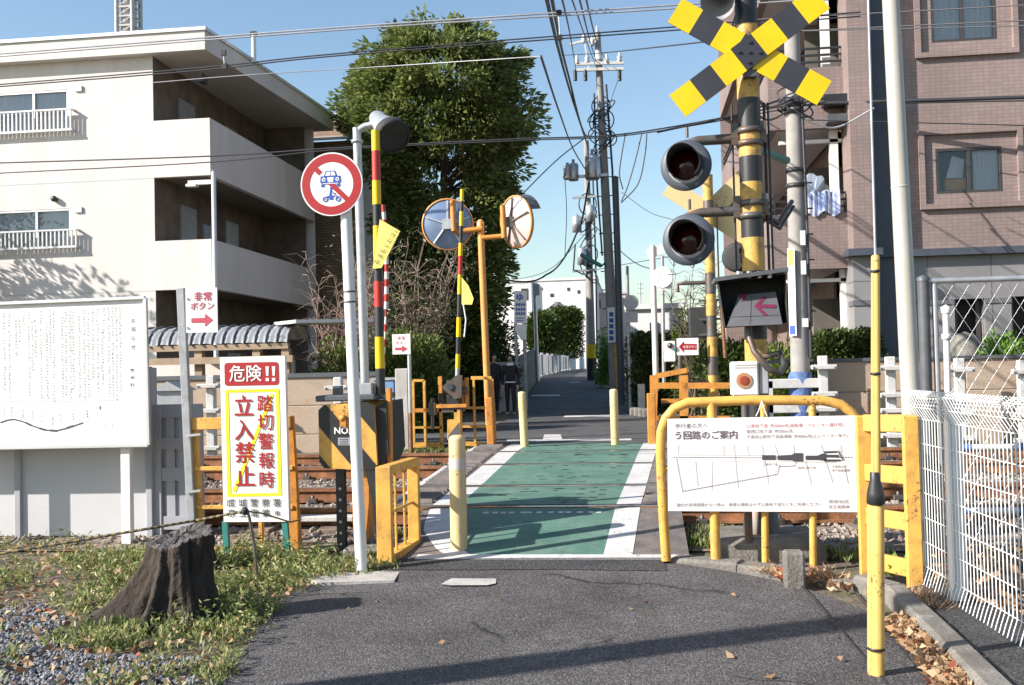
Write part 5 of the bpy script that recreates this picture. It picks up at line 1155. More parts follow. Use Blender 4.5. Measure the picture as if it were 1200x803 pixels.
b = PG(721, 521.5); bollard(b, 1, .058, 'far cream yellow bollard on the right, before the dark street poles', ('yellow_pale', 'yellow_pale'), q(719, 456, b.y))
# ---- mirror post
YX = 15.6
a, b = q(574, 522, YX), q(563, 262, YX); a.z = .3
MP = thing('mirror_post', 'orange post with two round traffic mirrors seen from behind', 'traffic mirror', tuple(a))
mb = MB(); mb.tube([a, b], .054, 14); mb.lathe(b, UZ, [(.06, -.1), (.06, .02), (.03, .06), (.001, .07)], 14); mb.build('post', 'orange_pole', MP)
def mirror(px, py, rx, ry, mback, yawd, armpts, tubept, hood):
    c = q(px, py, YX-.02); s = SCL(c); ax = V((math.sin(yawd), math.cos(yawd), .10)).normalized(); R = ry*s
    mb = MB(); mb.lathe(c, ax, [(.001, -.07), (R*.3, -.06), (R*.8, -.01), (R*.96, .02)], 32, 0); x = ax.cross(UZ).normalized(); y = x.cross(ax)
    mo = mb.build('mirror_back', mback, MP)
    mb = MB(); mb.lathe(c, ax, [(R*.95, .0), (R*1.0, .0), (R*1.0, .05), (R*.95, .05)], 32); mb.build('mirror_rim', 'orange_pole', mo)
    mb = MB(); mb.lathe(c, ax, [(R*.95, .035), (R*.5, .09), (.001, .11)], 32); mb.build('mirror_face', 'rail_top', mo)
    mb = MB()
    for k in range(5): an = 2*math.pi*k/5+.3; v = x*math.cos(an)+y*math.sin(an); mb.bar(c+v*R*.1-ax*.085, c+v*R*.9-ax*.02, .03, .02)
    mb.box(c-ax*.1, (.16, .06, .16)); mb.build('spoke_bracket', 'steel_dark' if hood else 'galv', mo)
    if hood:
        mb = MB(); n = 12; vs = []
        for j in range(n+1):
            an = math.radians(20+140*j/n); v = x*math.cos(an)+y*math.sin(an); vs += [c+v*R*1.0+ax*.02, c+v*R*1.02+ax*.22]
        mb.add(vs, [(j*2, j*2+1, j*2+3, j*2+2) for j in range(n)]); mb.build('mirror_hood', 'dark_grey', mo)
    mb = MB(); mb.tube([q(*p, YX-.12) for p in tubept], .045, 10); mb.build('mirror_holder', 'orange', MP)
    mb = MB(); mb.tube([q(*p, YX-.06) for p in armpts], .042, 10); mb.build('arm', 'orange', MP)
mirror(524.5, 263, 29, 30.5, 'mirror_back_blue', -.15, [(565, 268), (548, 270), (533, 271)], [(530.5, 235), (532, 271)], False)
mirror(604, 260, 22, 31, 'mirror_back_pale', -.80+1.62, [(565, 279), (588, 277)], [(589, 241), (591, 279)], True)
# ---- detour board on its yellow rail
YD = 7.42
t = thing('guard_rail', 'yellow tubular guard rail that carries the white detour map board', 'guard rail', (q(890, 660, YD).x, YD, 0))
def qd(px, py, dy=0): return q(px, py, YD+dy)
mb = MB(); path = [(781, 657), (777, 600), (774, 530), (775, 506), (780, 491), (790, 479), (806, 472), (880, 469), (965, 469.5), (985, 474), (998, 483), (1007, 496), (1012, 515), (1016, 600), (1018, 668)]
mb.tube([qd(*p) for p in path], .036, 14); mb.build('hoop', 'yellow', t)
for (px0, px1, pb) in ((834, 839, 662), (895, 897, 664), (952, 953, 664)):
    mb = MB(); r = .036 if px0 == 834 else .026; bb = qd(px1, pb); bb.z = 0; mb.tube([bb, qd(px0, 472)], r, 12); mb.build('upright', 'yellow', t)
mb = MB(); mb.tube([qd(775, 549), qd(1010, 552)], .022, 10); mb.build('crossbar', 'yellow', t)
YS = YD-.055; BDp = thing('detour_board', 'white map board about the pedestrian detour, tied to yellow rail', 'sign', tuple(q(893, 545, YS)))
mb = MB(); cs = [(782, 491), (1002.5, 487), (1005, 600.5), (783, 599)]; mb.prism([q(*p, YS) for p in cs], (0, .012, 0), 0)
def T_(s, px, py, h, m=1, al='l', sq=1.0): qtext(mb, s, px, py, YS, .003, h, m, al, sq)
T_('歩行者の方へ', 791, 499.5, 6.4, 1); qtext(mb, 'う回路のご案内', 791, 510.5, YS, .003, 10.6, 1, 'l', 1, .012)
T_('公衆地下道  約300m先(自転車・ベビーカー通行可)', 875, 499.5, 4.9, 3); T_('駅西口地下道  約350m先', 875, 506, 4.9, 1); T_('千歳烏山駅地下自由通路  約450m先(エレベーター有り)', 875, 512.2, 4.7, 1)
T_('踏切が長時間開かない時は、無理な横断はせず公衆地下道などをご利用ください', 793, 592, 4.6, 1); T_('世田谷区', 971, 588, 4.6, 1, sq=1.3); T_('京王電鉄㈱', 971, 594.2, 4.4, 1, sq=1.1)
def Q_(pts, wd, m): qline(mb, pts, wd, YS, .0025, m)
def dash(a, b, wd, m, n):
    for i in range(n): f0, f1 = i/n, (i+.6)/n; Q_([(a[0]+(b[0]-a[0])*f0, a[1]+(b[1]-a[1])*f0), (a[0]+(b[0]-a[0])*f1, a[1]+(b[1]-a[1])*f1)], wd, m)
dash((789, 536), (893, 536.5), 1.0, 1, 34); dash((793, 538), (800, 576), 1.1, 1, 14); dash((800, 576), (911, 556), 1.3, 1, 40); dash((911, 556), (914, 544), 1.2, 1, 5); dash((914, 547), (932, 546), 1.2, 1, 8); dash((932, 546), (934, 540), 1, 1, 3); dash((980, 536), (1000, 536), 1, 1, 6)
Q_([(793, 533), (893, 533.5)], .5, 2); Q_([(850, 541), (980, 541.5)], .5, 2)
for (a, b) in (((815, 541), (818, 570)), ((835, 541), (834, 576)), ((860, 521), (865, 572)), ((795, 521), (795, 532)), ((848, 522), (848, 533)), ((875, 522), (878, 534)), ((893, 522), (901, 568)), ((908, 521), (912, 534)), ((930, 521), (931, 534)), ((944, 540), (951, 568)), ((962, 521), (967, 534)), ((968, 541), (976, 566)), ((990, 548), (994, 567)), ((985, 521), (987, 530))): Q_([a, b], .7, 2)
for pts in ([(893, 533.5), (909, 533.5), (909, 539), (893, 539)], [(911, 534), (928, 533), (931, 531), (941, 531), (941, 541), (931, 541), (928, 539.5), (911, 539)], [(944, 534), (958, 534), (964, 531.5), (968, 531.5), (968, 540), (958, 539), (944, 539)], [(965, 529), (981, 528.5), (981, 530.5), (966, 531)], [(968, 533), (983, 533), (983, 536), (968, 536)], [(966, 538.5), (985, 538.5), (986, 540.5), (966, 541)]):
    qpoly(mb, pts, YS, .004, 4)
Q_([(982, 528), (988, 540)], 1.2, 4); Q_([(984, 528), (990, 540)], .6, 1)
for (s, px, py) in (('公衆地下道', 894, 544.5), ('駅西口地下道', 935, 548.5), ('千歳烏山駅', 975, 547), ('地下自由通路', 975, 551.5)): T_(s, px, py, 3.4, 1)
mb.build('board', ['sign_white', 'ink_purple', 'ink_pale', 'red_faded', 'ink'], BDp)
mb = MB(); mb.tube([q(893, 470, YD-.045), q(889, 482, YD-.05), q(886, 488, YS-.004)], .004, 5); mb.tube([q(893, 470, YD-.045), q(896, 480, YD-.05), q(899, 488, YS-.004)], .004, 5); mb.build('tie_string', 'wire_white', BDp)
# ---- ladder frame on the right
L0, L1 = PG(1017, 675), PG(1073, 692); 
t = thing('guard_rail', 'yellow ladder shaped steel guard rail left of the white mesh fence', 'guard rail', tuple(L0)); tz0, tz1 = q(1013, 487, L0.y).z, q(1068, 487, L1.y).z
def lp(f, h): p = L0.lerp(L1, f); return V((p.x, p.y, -.02 + (tz0+(tz1-tz0)*f+.02)*h))
for f in (0, 1): mb = MB(); mb.bar(lp(f, 0), lp(f, 1), .10, .05, b=.008, upv=(0, 1, 0)); mb.build('upright', 'yellow', t)
for h in (.955, .66, .40, .14): mb = MB(); mb.bar(lp(.04, h), lp(.96, h), .04, .115, b=.006); mb.build('rung', 'yellow', t)
# ---- guy wire guard (front right)
g = PG(1027, 793); gt_ = q(1026, 299, g.y)
t = thing('guy_wire_guard', 'tall split yellow guy wire guard with a black collar, front right', 'wire guard', tuple(g)); zc = lambda py: q(1027, py, g.y).z; s = SCL(g)
gx = lambda py: g.lerp(gt_, (zc(py)-g.z)/(gt_.z-g.z))
mb = MB()
for (off, r) in ((-.42, .58), (.20, .80)):
    mb.tube([g+V((off*9.5*s, .01 if off < 0 else 0, 0)), gx(592)+V((off*9.5*s, .01 if off < 0 else 0, 0))], [r*9.5*s, r*9.5*s], 20)
mb.build('lower_tube', 'guard_yellow', t)
mb = MB()
for (off, r) in ((-.45, .55), (.2, .8)): mb.tube([gx(566)+V((off*5.6*s, 0, 0)), gx(301)+V((off*5*s, 0, 0))], [r*5.6*s, r*5*s], 16)
mb.lathe(gx(301), UZ, [(4.8*s, -.02), (4.8*s, .005), (.001, .012)], 12); mb.build('upper_tube', 'guard_yellow', t)
mb = MB(); mb.lathe(gx(590), UZ, [(8*s, -.005), (10.5*s, 0), (10*s, .05), (6.2*s, .11), (5.8*s, .145), (5*s, .15)], 20); mb.build('collar', 'black', t)
for (py, ra) in ((318, 5.6), (438, 5.8), (760, 10.2)): mb = MB(); mb.lathe(gx(py), UZ, [(ra*.9*s, -.006), (ra*s, -.006), (ra*s, .006), (ra*.9*s, .006)], 14); mb.build('strap', 'black', t)
mb = MB(); e = q(1014, -120, g.y); mb.tube([gx(301), gx(301)+(q(1016, -60, g.y)-gx(301))], .006, 6); mb.build('guy_wire', 'wire_pale', t)
# ---- tall cream pole
Yp = 6.9; a, b = q(1079, 690, Yp), q(1041, -60, Yp); a.z = 0
mb = MB(); mb.tube([a, b], [.066, .054], 20); mb.lathe(a.lerp(b, .62), b-a, [(.06, 0), (.0615, .002), (.0615, .012), (.06, .014)], 16)
tag(mb.build('tall_pole', 'cream_pole'), 'tall cream painted steel pole behind the yellow ladder rail', 'pole')
# ---- white welded mesh fence
M0, M1 = PG(1083, 690), PG(1200, 768); d = (M1-M0); M2 = M0+d*2.4; D = (M2-M0); Ln = D.length; dv = D.normalized(); nv = dv.cross(UZ).normalized()  # nv points to the road side?
if nv.x > 0: nv = -nv
H = q(1085, 462, M0.y).z
t = thing('mesh_fence', 'white welded wire mesh fence with rolled top edge, far right', 'fence', (M0.x, M0.y, .05))
prof = [(.035, .05), (.02, .10), (0, .16), (0, H-.16), (.05, H-.08), (.09, H), (.04, H+.03), (0, H-.01), (.02, H-.07)]
mb = MB(); n = int(Ln/.05)
for i in range(n+1):
    p = M0+dv*(Ln*i/n); mb.tube([V((p.x, p.y, 0))+nv*o+UZ*z for o, z in prof], .0038, 5, cap=False)
mb.build('vertical_wires', 'white_enamel', t)
mb = MB()
for (o, z) in [(.035, .05), (.0, .16), (.05, H-.08), (.09, H), (.0, H-.02)]+[(0, .16+(H-.32)*k/6) for k in range(1, 7)]: mb.tube([M0+nv*(o-.004)+UZ*(z-M0.z), M2+nv*(o-.004)+UZ*(z-M2.z)], .0032, 5)
mb.build('horizontal_wires', 'white_enamel', t)
for px in (1105,):
    for k in (0, 1):
        pp = M0+dv*(.52+k*1.95); mb = MB(); mb.bar(V((pp.x, pp.y, 0))-nv*.03, V((pp.x, pp.y, H+.0))-nv*.03, .055, .09, b=.008, upv=(1, 0, 0)); mb.build('post', 'white_enamel', t)
p = q(1109, 460, 7.3); mb = MB(); mb.tube([(p.x, 7.3, 0), q(1108.5, 362, 7.3)], .022, 10); mb.lathe(q(1108.5, 362, 7.3), UZ, [(.03, -.03), (.034, .01), (.001, .03)], 12); mb.lathe(q(1109, 395, 7.3), UZ, [(.022, -.02), (.03, -.02), (.03, .02), (.022, .02)], 12)
tag(mb.build('vent_pipe', 'white_enamel'), 'thin white capped pipe standing inside the mesh fence', 'pipe')
# ---- chain link fence
YC = 7.75
t = thing('chain_link_fence', 'diamond chain-link fence on steel posts, right behind the white mesh', 'fence', (q(1085, 600, YC).x, YC, 0))
x0, x1 = q(1082, 340, YC).x, q(1082, 340, YC).x+5.5; zt = q(1140, 328, YC).z
mb = MB(); mb.tube([(x0, YC, 0), (x0, YC, zt+.03)], .042, 14); mb.lathe((x0, YC, zt+.03), UZ, [(.045, -.03), (.045, 0), (.001, .02)], 12); mb.build('post', 'dark_grey', t)
mb = MB(); mb.tube([(x0+.08, YC, 0), (x0+.08, YC, zt-.02)], .022, 10); mb.build('post', 'grey_metal', t)
mb = MB(); mb.tube([(x0, YC, zt), (x1, YC, zt)], .022, 10); mb.build('top_rail', 'galv', t)
mb = MB(); wdt = x1-x0; hgt = zt-.02; st = .115
x = -hgt
zz_ = 0
nn_ = int((wdt+hgt*.62)/st)+2
for k in range(nn_):
    for sg in (1, -1):
        xa = x0 + k*st - (hgt*.62 if sg > 0 else 0); xb = xa + sg*hgt*.62 if sg > 0 else xa - hgt*.62
        a, b = V((xa, YC, .02)), V((xb, YC, zt-.01))
        if sg < 0: pass
        lo, hi = x0+.09, x1
        if a.x > b.x: a, b = b, a
        if b.x <= lo or a.x >= hi: continue
        if a.x < lo: a = a.lerp(b, (lo-a.x)/(b.x-a.x))
        if b.x > hi: b = a.lerp(b, (hi-a.x)/(b.x-a.x))
        mb.tube([a+V((0, .003*sg, 0)), b+V((0, .003*sg, 0))], .0021, 4, cap=False)
mb.build('wire_mesh', 'galv', t)
# blue and white padded pipes behind the fence
for (py, lab) in ((525, 'upper blue and white wrapped pipe behind the white mesh fence'), (599, 'lower blue and white wrapped pipe behind the white mesh fence')):
    mb = MB(); Yq = 7.6; a = q(1112, py, Yq); x = a.x
    for k in range(16): mb.tube([(x+k*.16, Yq, a.z), (x+k*.16+.16, Yq, a.z)], .024, 10, 0 if k % 3 else 1, cap=False)
    mb.tube([(x+.02, Yq, 0), (x+.02, Yq, a.z)], .02, 8, 0)
    tag(mb.build('padded_pipe', ['white_enamel', 'blue_pipe']), lab, 'pipe')
# ================================================================ SIGNS, LEFT SIDE
# ---- notice board
YI = 8.24
def qi(px, py, dy=0): return q(px, py, YI+dy)
t = thing('notice_board', 'large white notice board with vertical print and route map, far left', 'notice board', (qi(90, 640).x, YI, 0))
mb = MB(); cs = [(-150, 362), (170, 349), (174, 522), (-150, 528)]; mb.prism([qi(*p) for p in cs], (0, .018, 0), 0)
rg = random.Random(21)
def strokes(x, y, h, m):       # a tiny illegible character of the small print
    for k in range(3):
        a = rg.uniform(-.5, .5)*h; b = rg.uniform(-.5, .5)*h
        if rg.random() < .5: qline(mb, [(x-h*.45, y+a), (x+h*.45, y+a*.8)], h*.17, YI, .0025, m)
        else: qline(mb, [(x+a, y-h*.45), (x+a*.8, y+h*.45)], h*.17, YI, .0025, m)
for (s_, y) in (('お', 376), ('知', 386), ('ら', 396.5), ('せ', 407)): qtext(mb, s_, 156, y, YI, .003, 6.2, 2)
for y in (434, 442.5, 451): strokes(154.5, y, 4.4, 1); strokes(154.5, y, 4.4, 1)
cols = [(140, 361, 458), (135.5, 361, 468), (131, 361, 466), (126.5, 361, 466), (121, 362, 396), (119, 380, 452), (113.5, 362, 462), (108, 362, 450), (102.5, 368, 466), (98, 364, 468), (92, 368, 466), (85, 366, 466), (81.5, 366, 468), (76, 366, 464), (72, 372, 468), (62, 366, 470), (58, 364, 420), (54, 380, 468), (47, 366, 468), (41, 376, 420), (37, 378, 440), (33, 366, 466), (27, 366, 384), (22, 376, 402), (18, 376, 418), (10, 368, 468), (4, 368, 464), (-4, 368, 466), (-12, 368, 466), (-22, 368, 466)]
for (x, y0, y1) in cols:
    y = y0
    while y < y1:
        if rg.random() < .9: strokes(x-(y-360)*-.012, y, 2.7, 1)
        y += 3.45
qline(mb, [(0, 495.5), (8, 492.5), (16, 491.5), (26, 494), (40, 500), (52, 504), (65, 505), (78, 502), (97, 495.5)], 1.5, YI, .003, 2)
for i, (a, b) in enumerate((((30, 495.5), (36, 498.5)), ((46, 502), (53, 504)), ((58, 504.5), (67, 505)), ((78, 501.5), (86, 499)))): qline(mb, [a, b], 2.3, YI, .0035, 2)
for (x, y0, y1) in ((4, 478, 490), (13, 477, 488), (26, 480, 492), (37, 483, 490), (48, 487, 496), (61, 489, 499), (71, 487, 496), (85, 485, 494), (102, 482, 491)):
    y = y0
    while y < y1: strokes(x, y, 2.4, 2 if x == 102 else 1); y += 3
qline(mb, [(25, 474), (45, 479), (60, 487)], .5, YI, .003, 3); qline(mb, [(0, 470), (100, 470), (140, 469)], .4, YI, .003, 3)
qline(mb, [(117, 476), (117, 480)], 1.2, YI, .003, 2); qline(mb, [(98, 495), (106, 492)], .5, YI, .003, 3)
for x in (122, 132): strokes(x, 499, 2.2, 3)
mb.build('board', ['sign_white', 'ink_dots', 'ink', 'ink_pale'], t)
mb = MB(); e = [qi(*p, -.012) for p in cs]
for a, b in zip(e, e[1:]+e[:1]): mb.bar(a, b, .035, .03, b=.004)
mb.build('frame', 'aluminium', t)
for px in (-15, 147):
    mb = MB(); a = qi(px, 440, .045); mb.box2((a.x-.045, YI+.02, -.02), (a.x+.045, YI+.085, qi(px, 352).z), 0, .006); mb.build('post', 'white_enamel', t)
# ---- emergency button sign, left
YE = 8.0
def qe(px, py, dy=0): return q(px, py, YE+dy)
t = thing('button_sign', 'white emergency button sign with a red right arrow on a grey channel post', 'sign', tuple(qe(222, 640)))
mb = MB(); a, b = qe(226, 640), qe(212, 338); mb.bar(a, b, .07, .045, b=.006, upv=(0, 1, 0))
for py in (347, 381): c = qe(213.5, py, -.04); mb.cyl(c+V((0, .0, 0)), c-V((0, .008, 0)), .012, n=8, m=1)
for py in (511, 577): mb.bar(qe(217, py, -.04), qe(235, py-2, -.04), .012, .02, 1)
mb.build('post', ['grey_metal', 'galv'], t)
mb = MB(); cs = [(217, 338.5), (254, 337), (255, 389.5), (218, 390)]; mb.prism([qe(*p, -.02) for p in cs], (0, .006, 0), 0)
def te(s, x, y, h): qtext(mb, s, x, y, YE-.02, .003, h, 1, bold=.02)
te('非常', 237.5, 347.5, 11.5); te('ボタン', 236.8, 358.8, 10)
qpoly(mb, [(224, 373), (240, 372.5), (240, 367.5), (249.5, 375), (240, 383), (240, 378.3), (224, 378.5)], YE-.02, .003, 1)
mb.build('plate', ['sign_white', 'red_faded'], t)
# ---- yellow frame around the danger sign
YG = 8.05
def qg(px, py, dy=0): return q(px, py, YG+dy)
t = thing('guard_rail', 'yellow trackside guard frame behind the red and yellow danger sign', 'guard rail', tuple(qg(285, 655)))
for (a, b, w_, m) in (((225, 490), (233, 640), 13, 'yellow'), ((337, 488), (347, 655), 15, 'orange'), ((219, 497), (343, 494), 14, 'yellow'), ((228, 549), (345, 548), 5, 'yellow'), ((230, 594), (345, 594), 5, 'yellow'), ((232, 645), (345, 645), 9, 'yellow'), ((306, 600), (307, 645), 5, 'yellow')):
    mb = MB(); A_, B_ = qg(*a), qg(*b); vert = abs(a[1]-b[1]) > abs(a[0]-b[0]); w2 = w_*SCL(A_)
    if vert: mb.bar(A_, B_, .05, w2, b=.006, upv=(1, 0, 0))
    else: mb.bar(A_+V((0, -.03 if w_ > 6 else -.025, 0)), B_+V((0, -.03 if w_ > 6 else -.025, 0)), .03, w2, b=.005)
    mb.build('upright' if vert else 'rail', m, t)
# ---- danger sign
YK = 7.72
def qk(px, py, dy=0): return q(px, py, YK+dy)
t = thing('danger_sign', 'tall white danger sign with red heading and yellow frame, on green legs', 'sign', tuple(qk(297, 650)))
mb = MB(); cs = [(257.5, 419), (333.5, 417), (338.5, 611.5), (262, 612)]; mb.prism([qk(*p) for p in cs], (0, .05, 0), 0)
def kk(s, x, y, h, m, al='c', sq=1.0): qtext(mb, s, x, y, YK, .006, h, m, al, sq, .016 if h > 24 else (.013 if h > 15 else .008))
def rr(x0, y0, x1, y1, r, off, m):
    pts = []
    for (cx_, cy_, a0) in ((x1-r, y0+r, -90), (x1-r, y1-r, 0), (x0+r, y1-r, 90), (x0+r, y0+r, 180)):
        for k in range(5): a = math.radians(a0+22.5*k); pts.append((cx_+r*math.cos(a), cy_+r*math.sin(a)))
    sl = lambda p: (p[0]+(p[1]-418)*.024, p[1]-(p[0]-258)*.02)
    qpoly(mb, [sl(p) for p in pts], YK, off, m)
rr(262.5, 425.5, 326, 452.5, 3.5, .003, 1); kk('危険', 287.5, 438, 20.5, 0, sq=.98); 
for x in (313, 320.5):
    qpoly(mb, [(x-2, 429.5), (x+2, 429.4), (x+1.4, 440.5), (x-1.2, 440.5)], YK, .006, 0); qpoly(mb, [(x-1.8, 443), (x+2, 443), (x+2, 446.8), (x-1.8, 446.8)], YK, .006, 0)
sl = lambda p: (p[0]+(p[1]-418)*.024, p[1]-(p[0]-258)*.02)
for pts in ([(262.5, 457), (326, 457), (326, 460.5), (262.5, 460.5)], [(262.5, 579), (326, 579), (326, 582.5), (262.5, 582.5)], [(262.5, 460.5), (266.5, 460.5), (266.5, 579), (262.5, 579)], [(322, 460.5), (326, 460.5), (326, 579), (322, 579)]): qpoly(mb, [sl(p) for p in pts], YK, .003, 2)
qpoly(mb, [sl(p) for p in [(268, 577), (272.5, 577), (320, 463), (315.5, 463)]], YK, .003, 2)
for ch, y in zip('立入禁止', (476, 504, 530.5, 558.5)): kk(ch, *sl((284, y+.8)), 26.5, 1, sq=.93)
for ch, y in zip('踏切警報時', (473, 495, 517.5, 540, 562.5)): kk(ch, *sl((309, y+1)), 20.5, 1, sq=.97)
for ch, x in zip('成城警察署', (270, 284, 297.5, 311, 324)): kk(ch, x, 589.5, 10.2, 3)
for ch, x, h in zip('京王電鉄株', (271, 284.5, 298, 311.5, 324.5), (10, 10, 10, 10, 6.5)): kk(ch, x, 601.5, h, 3)
mb.build('sign_panel', ['sign_white', 'red_print', 'yellow_print', 'ink'], t)
for (pa, pb) in (((264, 611), (266, 650)), ((334, 611), (337, 650))): mb = MB(); mb.bar(qk(*pa, .03), qk(*pb, .03), .04, .045, upv=(1, 0, 0)); mb.build('leg', 'teal', t)
# ---- no-vehicle road sign on a white pole
g = PG(424, 671); YZ = g.y
def qz(px, py, dy=0): return q(px, py, YZ+dy)
t = thing('road_sign', 'round red ringed no-vehicles road sign on a white pole', 'road sign', tuple(g))
a, b = V(g), qz(405, 238); a.z = 0; mb = MB(); mb.tube([a, b], [.044, .042], 16); mb.build('pole', 'white_enamel', t)
for py in (342, 354): mb = MB(); f = (qz(412, py).z-a.z)/(b.z-a.z); mb.lathe(a.lerp(b, f), b-a, [(.043, -.006), (.0455, -.006), (.0455, .006), (.043, .006)], 16); mb.build('strap', 'dark_grey', t)
mb = MB(); Ys = YZ-.06; c = q(388.5, 216, Ys); s = SCL(c); R = 37.3*s
mb.lathe(c, (0, -1, 0), [(.001, -.004), (R, -.004), (R*1.005, 0), (R, .002), (.001, .002)], 64, 0, False)
def ring(r0, r1, off, m, n=72):
    vs = []
    for j in range(n): an = 2*math.pi*j/n; d = V((math.cos(an), 0, math.sin(an))); vs += [c+d*r0*s+V((0, -off, 0)), c+d*r1*s+V((0, -off, 0))]
    mb.add(vs, [(2*j, 2*j+1, (2*j+3) % (2*n), (2*j+2) % (2*n)) for j in range(n)], m)
ring(26.2, 35.8, .004, 1)
def cp(pts, m, off=.004): mb.poly([c+V((x*s, -off, y*s)) for x, y in pts], m)      # in photo pixels around the centre, y up
def diag(f0, f1, hw=2.1, off=.0045): cp([(f0-hw, -f0-hw+0), (f0+hw, -f0+hw), (f1+hw, -f1+hw), (f1-hw, -f1-hw)], 1, off)
diag(-19.2, -13.0); diag(-3.6, 19.0)
# car seen from the front, blue line drawing
cx0, cy0 = -1.0, 6.5
def cc(pts, m=2, off=.005): cp([(cx0+x, cy0+y) for x, y in pts], m, off)
cc([(-8, 3), (-5.5, 9.5), (5.5, 9.5), (8, 3)]); cc([(-12, 3.2), (12, 3.2), (12.5, -4), (10, -6.5), (-10, -6.5), (-12.5, -4)]); cc([(-11.5, -6.3), (-7.5, -6.3), (-7.5, -9.5), (-11.5, -9.5)]); cc([(7.5, -6.3), (11.5, -6.3), (11.5, -9.5), (7.5, -9.5)])
cc([(-6.2, 3.6), (-4.4, 8.2), (-.5, 8.2), (-.5, 3.6)], 0, .006); cc([(.5, 3.6), (.5, 8.2), (4.4, 8.2), (6.2, 3.6)], 0, .006); cc([(-4, 1.6), (4, 1.6), (3, -4), (-3, -4)], 0, .006)
for sx in (-8.2, 8.2): cc([(sx+2.3*math.cos(i*.785), -.8+2.3*math.sin(i*.785)) for i in range(8)], 0, .006); cc([(sx+1.1*math.cos(i*.785), -.8+1.1*math.sin(i*.785)) for i in range(8)], 2, .007)
cc([(-9.5, -5.2), (9.5, -5.2), (9.5, -6), (-9.5, -6)], 0, .006)
# motorcycle with rider, side view
def mcirc(x, y, r0, r1, m=2): 
    n = 20; vs = []
    for j in range(n): an = 2*math.pi*j/n; vs += [c+V(((x+r0*math.cos(an))*s, -.005, (y+r0*math.sin(an))*s)), c+V(((x+r1*math.cos(an))*s, -.005, (y+r1*math.sin(an))*s))]
    mb.add(vs, [(2*j, 2*j+1, (2*j+3) % (2*n), (2*j+2) % (2*n)) for j in range(n)], m)
for x in (-7.6, 7.8): mcirc(x, -17.6, 2.0, 3.3); mcirc(x, -17.6, 0, .7)
cp([(-7.4, -14.6), (-4, -13.4), (3.2, -13.2), (4.4, -14.6), (1.8, -15.6), (2.2, -18.6), (-2.6, -18.6), (-3, -16.4), (-6.6, -16.6)], 2)
cp([(3.4, -11.6), (4.6, -11.4), (8.4, -17.4), (7.2, -17.8)], 2); cp([(2.0, -11), (5.0, -10.6), (5.0, -11.6), (2.2, -12)], 2)
cp([(-2.9, -13.2), (.1, -13.4), (.3, -6.8), (-1.9, -6.6)], 2); cp([(-.6, -7.2), (.4, -7.6), (3.8, -11.0), (3.0, -11.8)], 2); mcirc(-.5, -4.9, 0, 1.7)
pl = mb.build('sign_plate', ['sign_white', 'red_print', 'blue_print'], t)
mb = MB(); mb.box(c+V((.0, .04, 0)), (.16, .06, .05)); mb.build('bracket', 'galv', t)
# ---- floodlight on a slim post
YL = 8.35
def ql(px, py, dy=0): return q(px, py, YL+dy)
a, b = ql(434, 640), ql(418, 150); a.z = 0
t = thing('floodlight_post', 'slim grey post with a big silver floodlight, behind the round road sign', 'floodlight', tuple(a))
mb = MB(); mb.tube([a, b], [.040, .036], 12); f = (ql(418, 166).z-a.z)/(b.z-a.z); mb.lathe(a.lerp(b, f), UZ, [(.04, -.012), (.05, -.012), (.05, .012), (.04, .012)], 12); mb.tube([b-V((0, 0, .03)), ql(428, 148), ql(438, 146)], .032, 10); mb.build('post', 'galv', t)
mb = MB(); p0, p1 = ql(441, 138, .05), ql(464, 163, -.25); d = p1-p0
mb.lathe(p0, d, [(.001, -.02), (.06, -.015), (.075, .03), (.08, .14), (.085, .15), (.135, .33)], 24, 0); mb.lathe(p0, d, [(.136, .33), (.145, .335), (.145, .43), (.13, .43)], 24, 1); mb.lathe(p0, d, [(.13, .42), (.001, .40)], 24, 2)
mb.build('lamp_head', ['galv', 'black_matt', 'black'], t)
# ---- far emergency sign
Yv = 14.05
t = thing('button_sign', 'small far emergency button sign on a thin rusty pole, before the shrubs', 'sign', tuple(q(480, 520, Yv)))
mb = MB(); a, b = q(482, 534, Yv), q(479, 391, Yv); mb.tube([a, b], .028, 10, 0); mb.tube([a, a.lerp(b, .35)], .0285, 10, 1); mb.build('post', ['galv', 'rust'], t)
mb = MB(); mb.prism([q(*p, Yv-.035) for p in ((459.5, 392), (480.5, 391.5), (481, 415), (460, 415.5))], (0, .006, 0), 0)
qtext(mb, '非常', 470, 396.5, Yv-.035, .004, 5, 1); qtext(mb, 'ボタン', 470, 402, Yv-.035, .004, 4.5, 1); qpoly(mb, [(463, 407.5), (471, 407.3), (471, 404.8), (477.5, 408.8), (471, 412.6), (471, 410.3), (463, 410.4)], Yv-.035, .004, 1)
mb.build('plate', ['sign_white', 'red_faded'], t)
# ---- bathhouse sign and street things
Yb = 29.2
t = thing('shop_sign', 'white upright shop sign with blue hiragana above the block wall', 'sign', tuple(q(609, 440, Yb)))
mb = MB(); mb.prism([q(*p, Yb) for p in ((602.5, 341), (616.5, 341), (616.8, 379), (602.5, 379))], (0, .15, 0), 0); qtext(mb, 'ゆ', 609.2, 348.5, Yb, .01, 9.5, 1, bold=.03)
for py in (357, 362.5, 367.5): 
    for k in range(4): x = 604.5+k*2.9; qpoly(mb, [(x, py-1.5), (x+2, py-1.5), (x+2, py+1.6), (x, py+1.6)], Yb, .01, 1)
for py in (373, 376): qline(mb, [(604, py), (614, py)], .9, Yb, .01, 1)
mb.build('panel', ['sign_white', 'blue_print'], t)
mb = MB(); mb.prism([q(*p, Yb) for p in ((604, 380), (616.5, 380), (616.5, 398), (611, 399), (604, 388))], (0, .1, 0), 0); mb.build('lower_panel', 'sign_white', t)
for px in (604, 614): mb = MB(); mb.tube([q(px, 379, Yb+.1), V((q(px, 379, Yb).x, Yb+.1, .1))], .05, 8); mb.build('post', 'grey_metal', t)
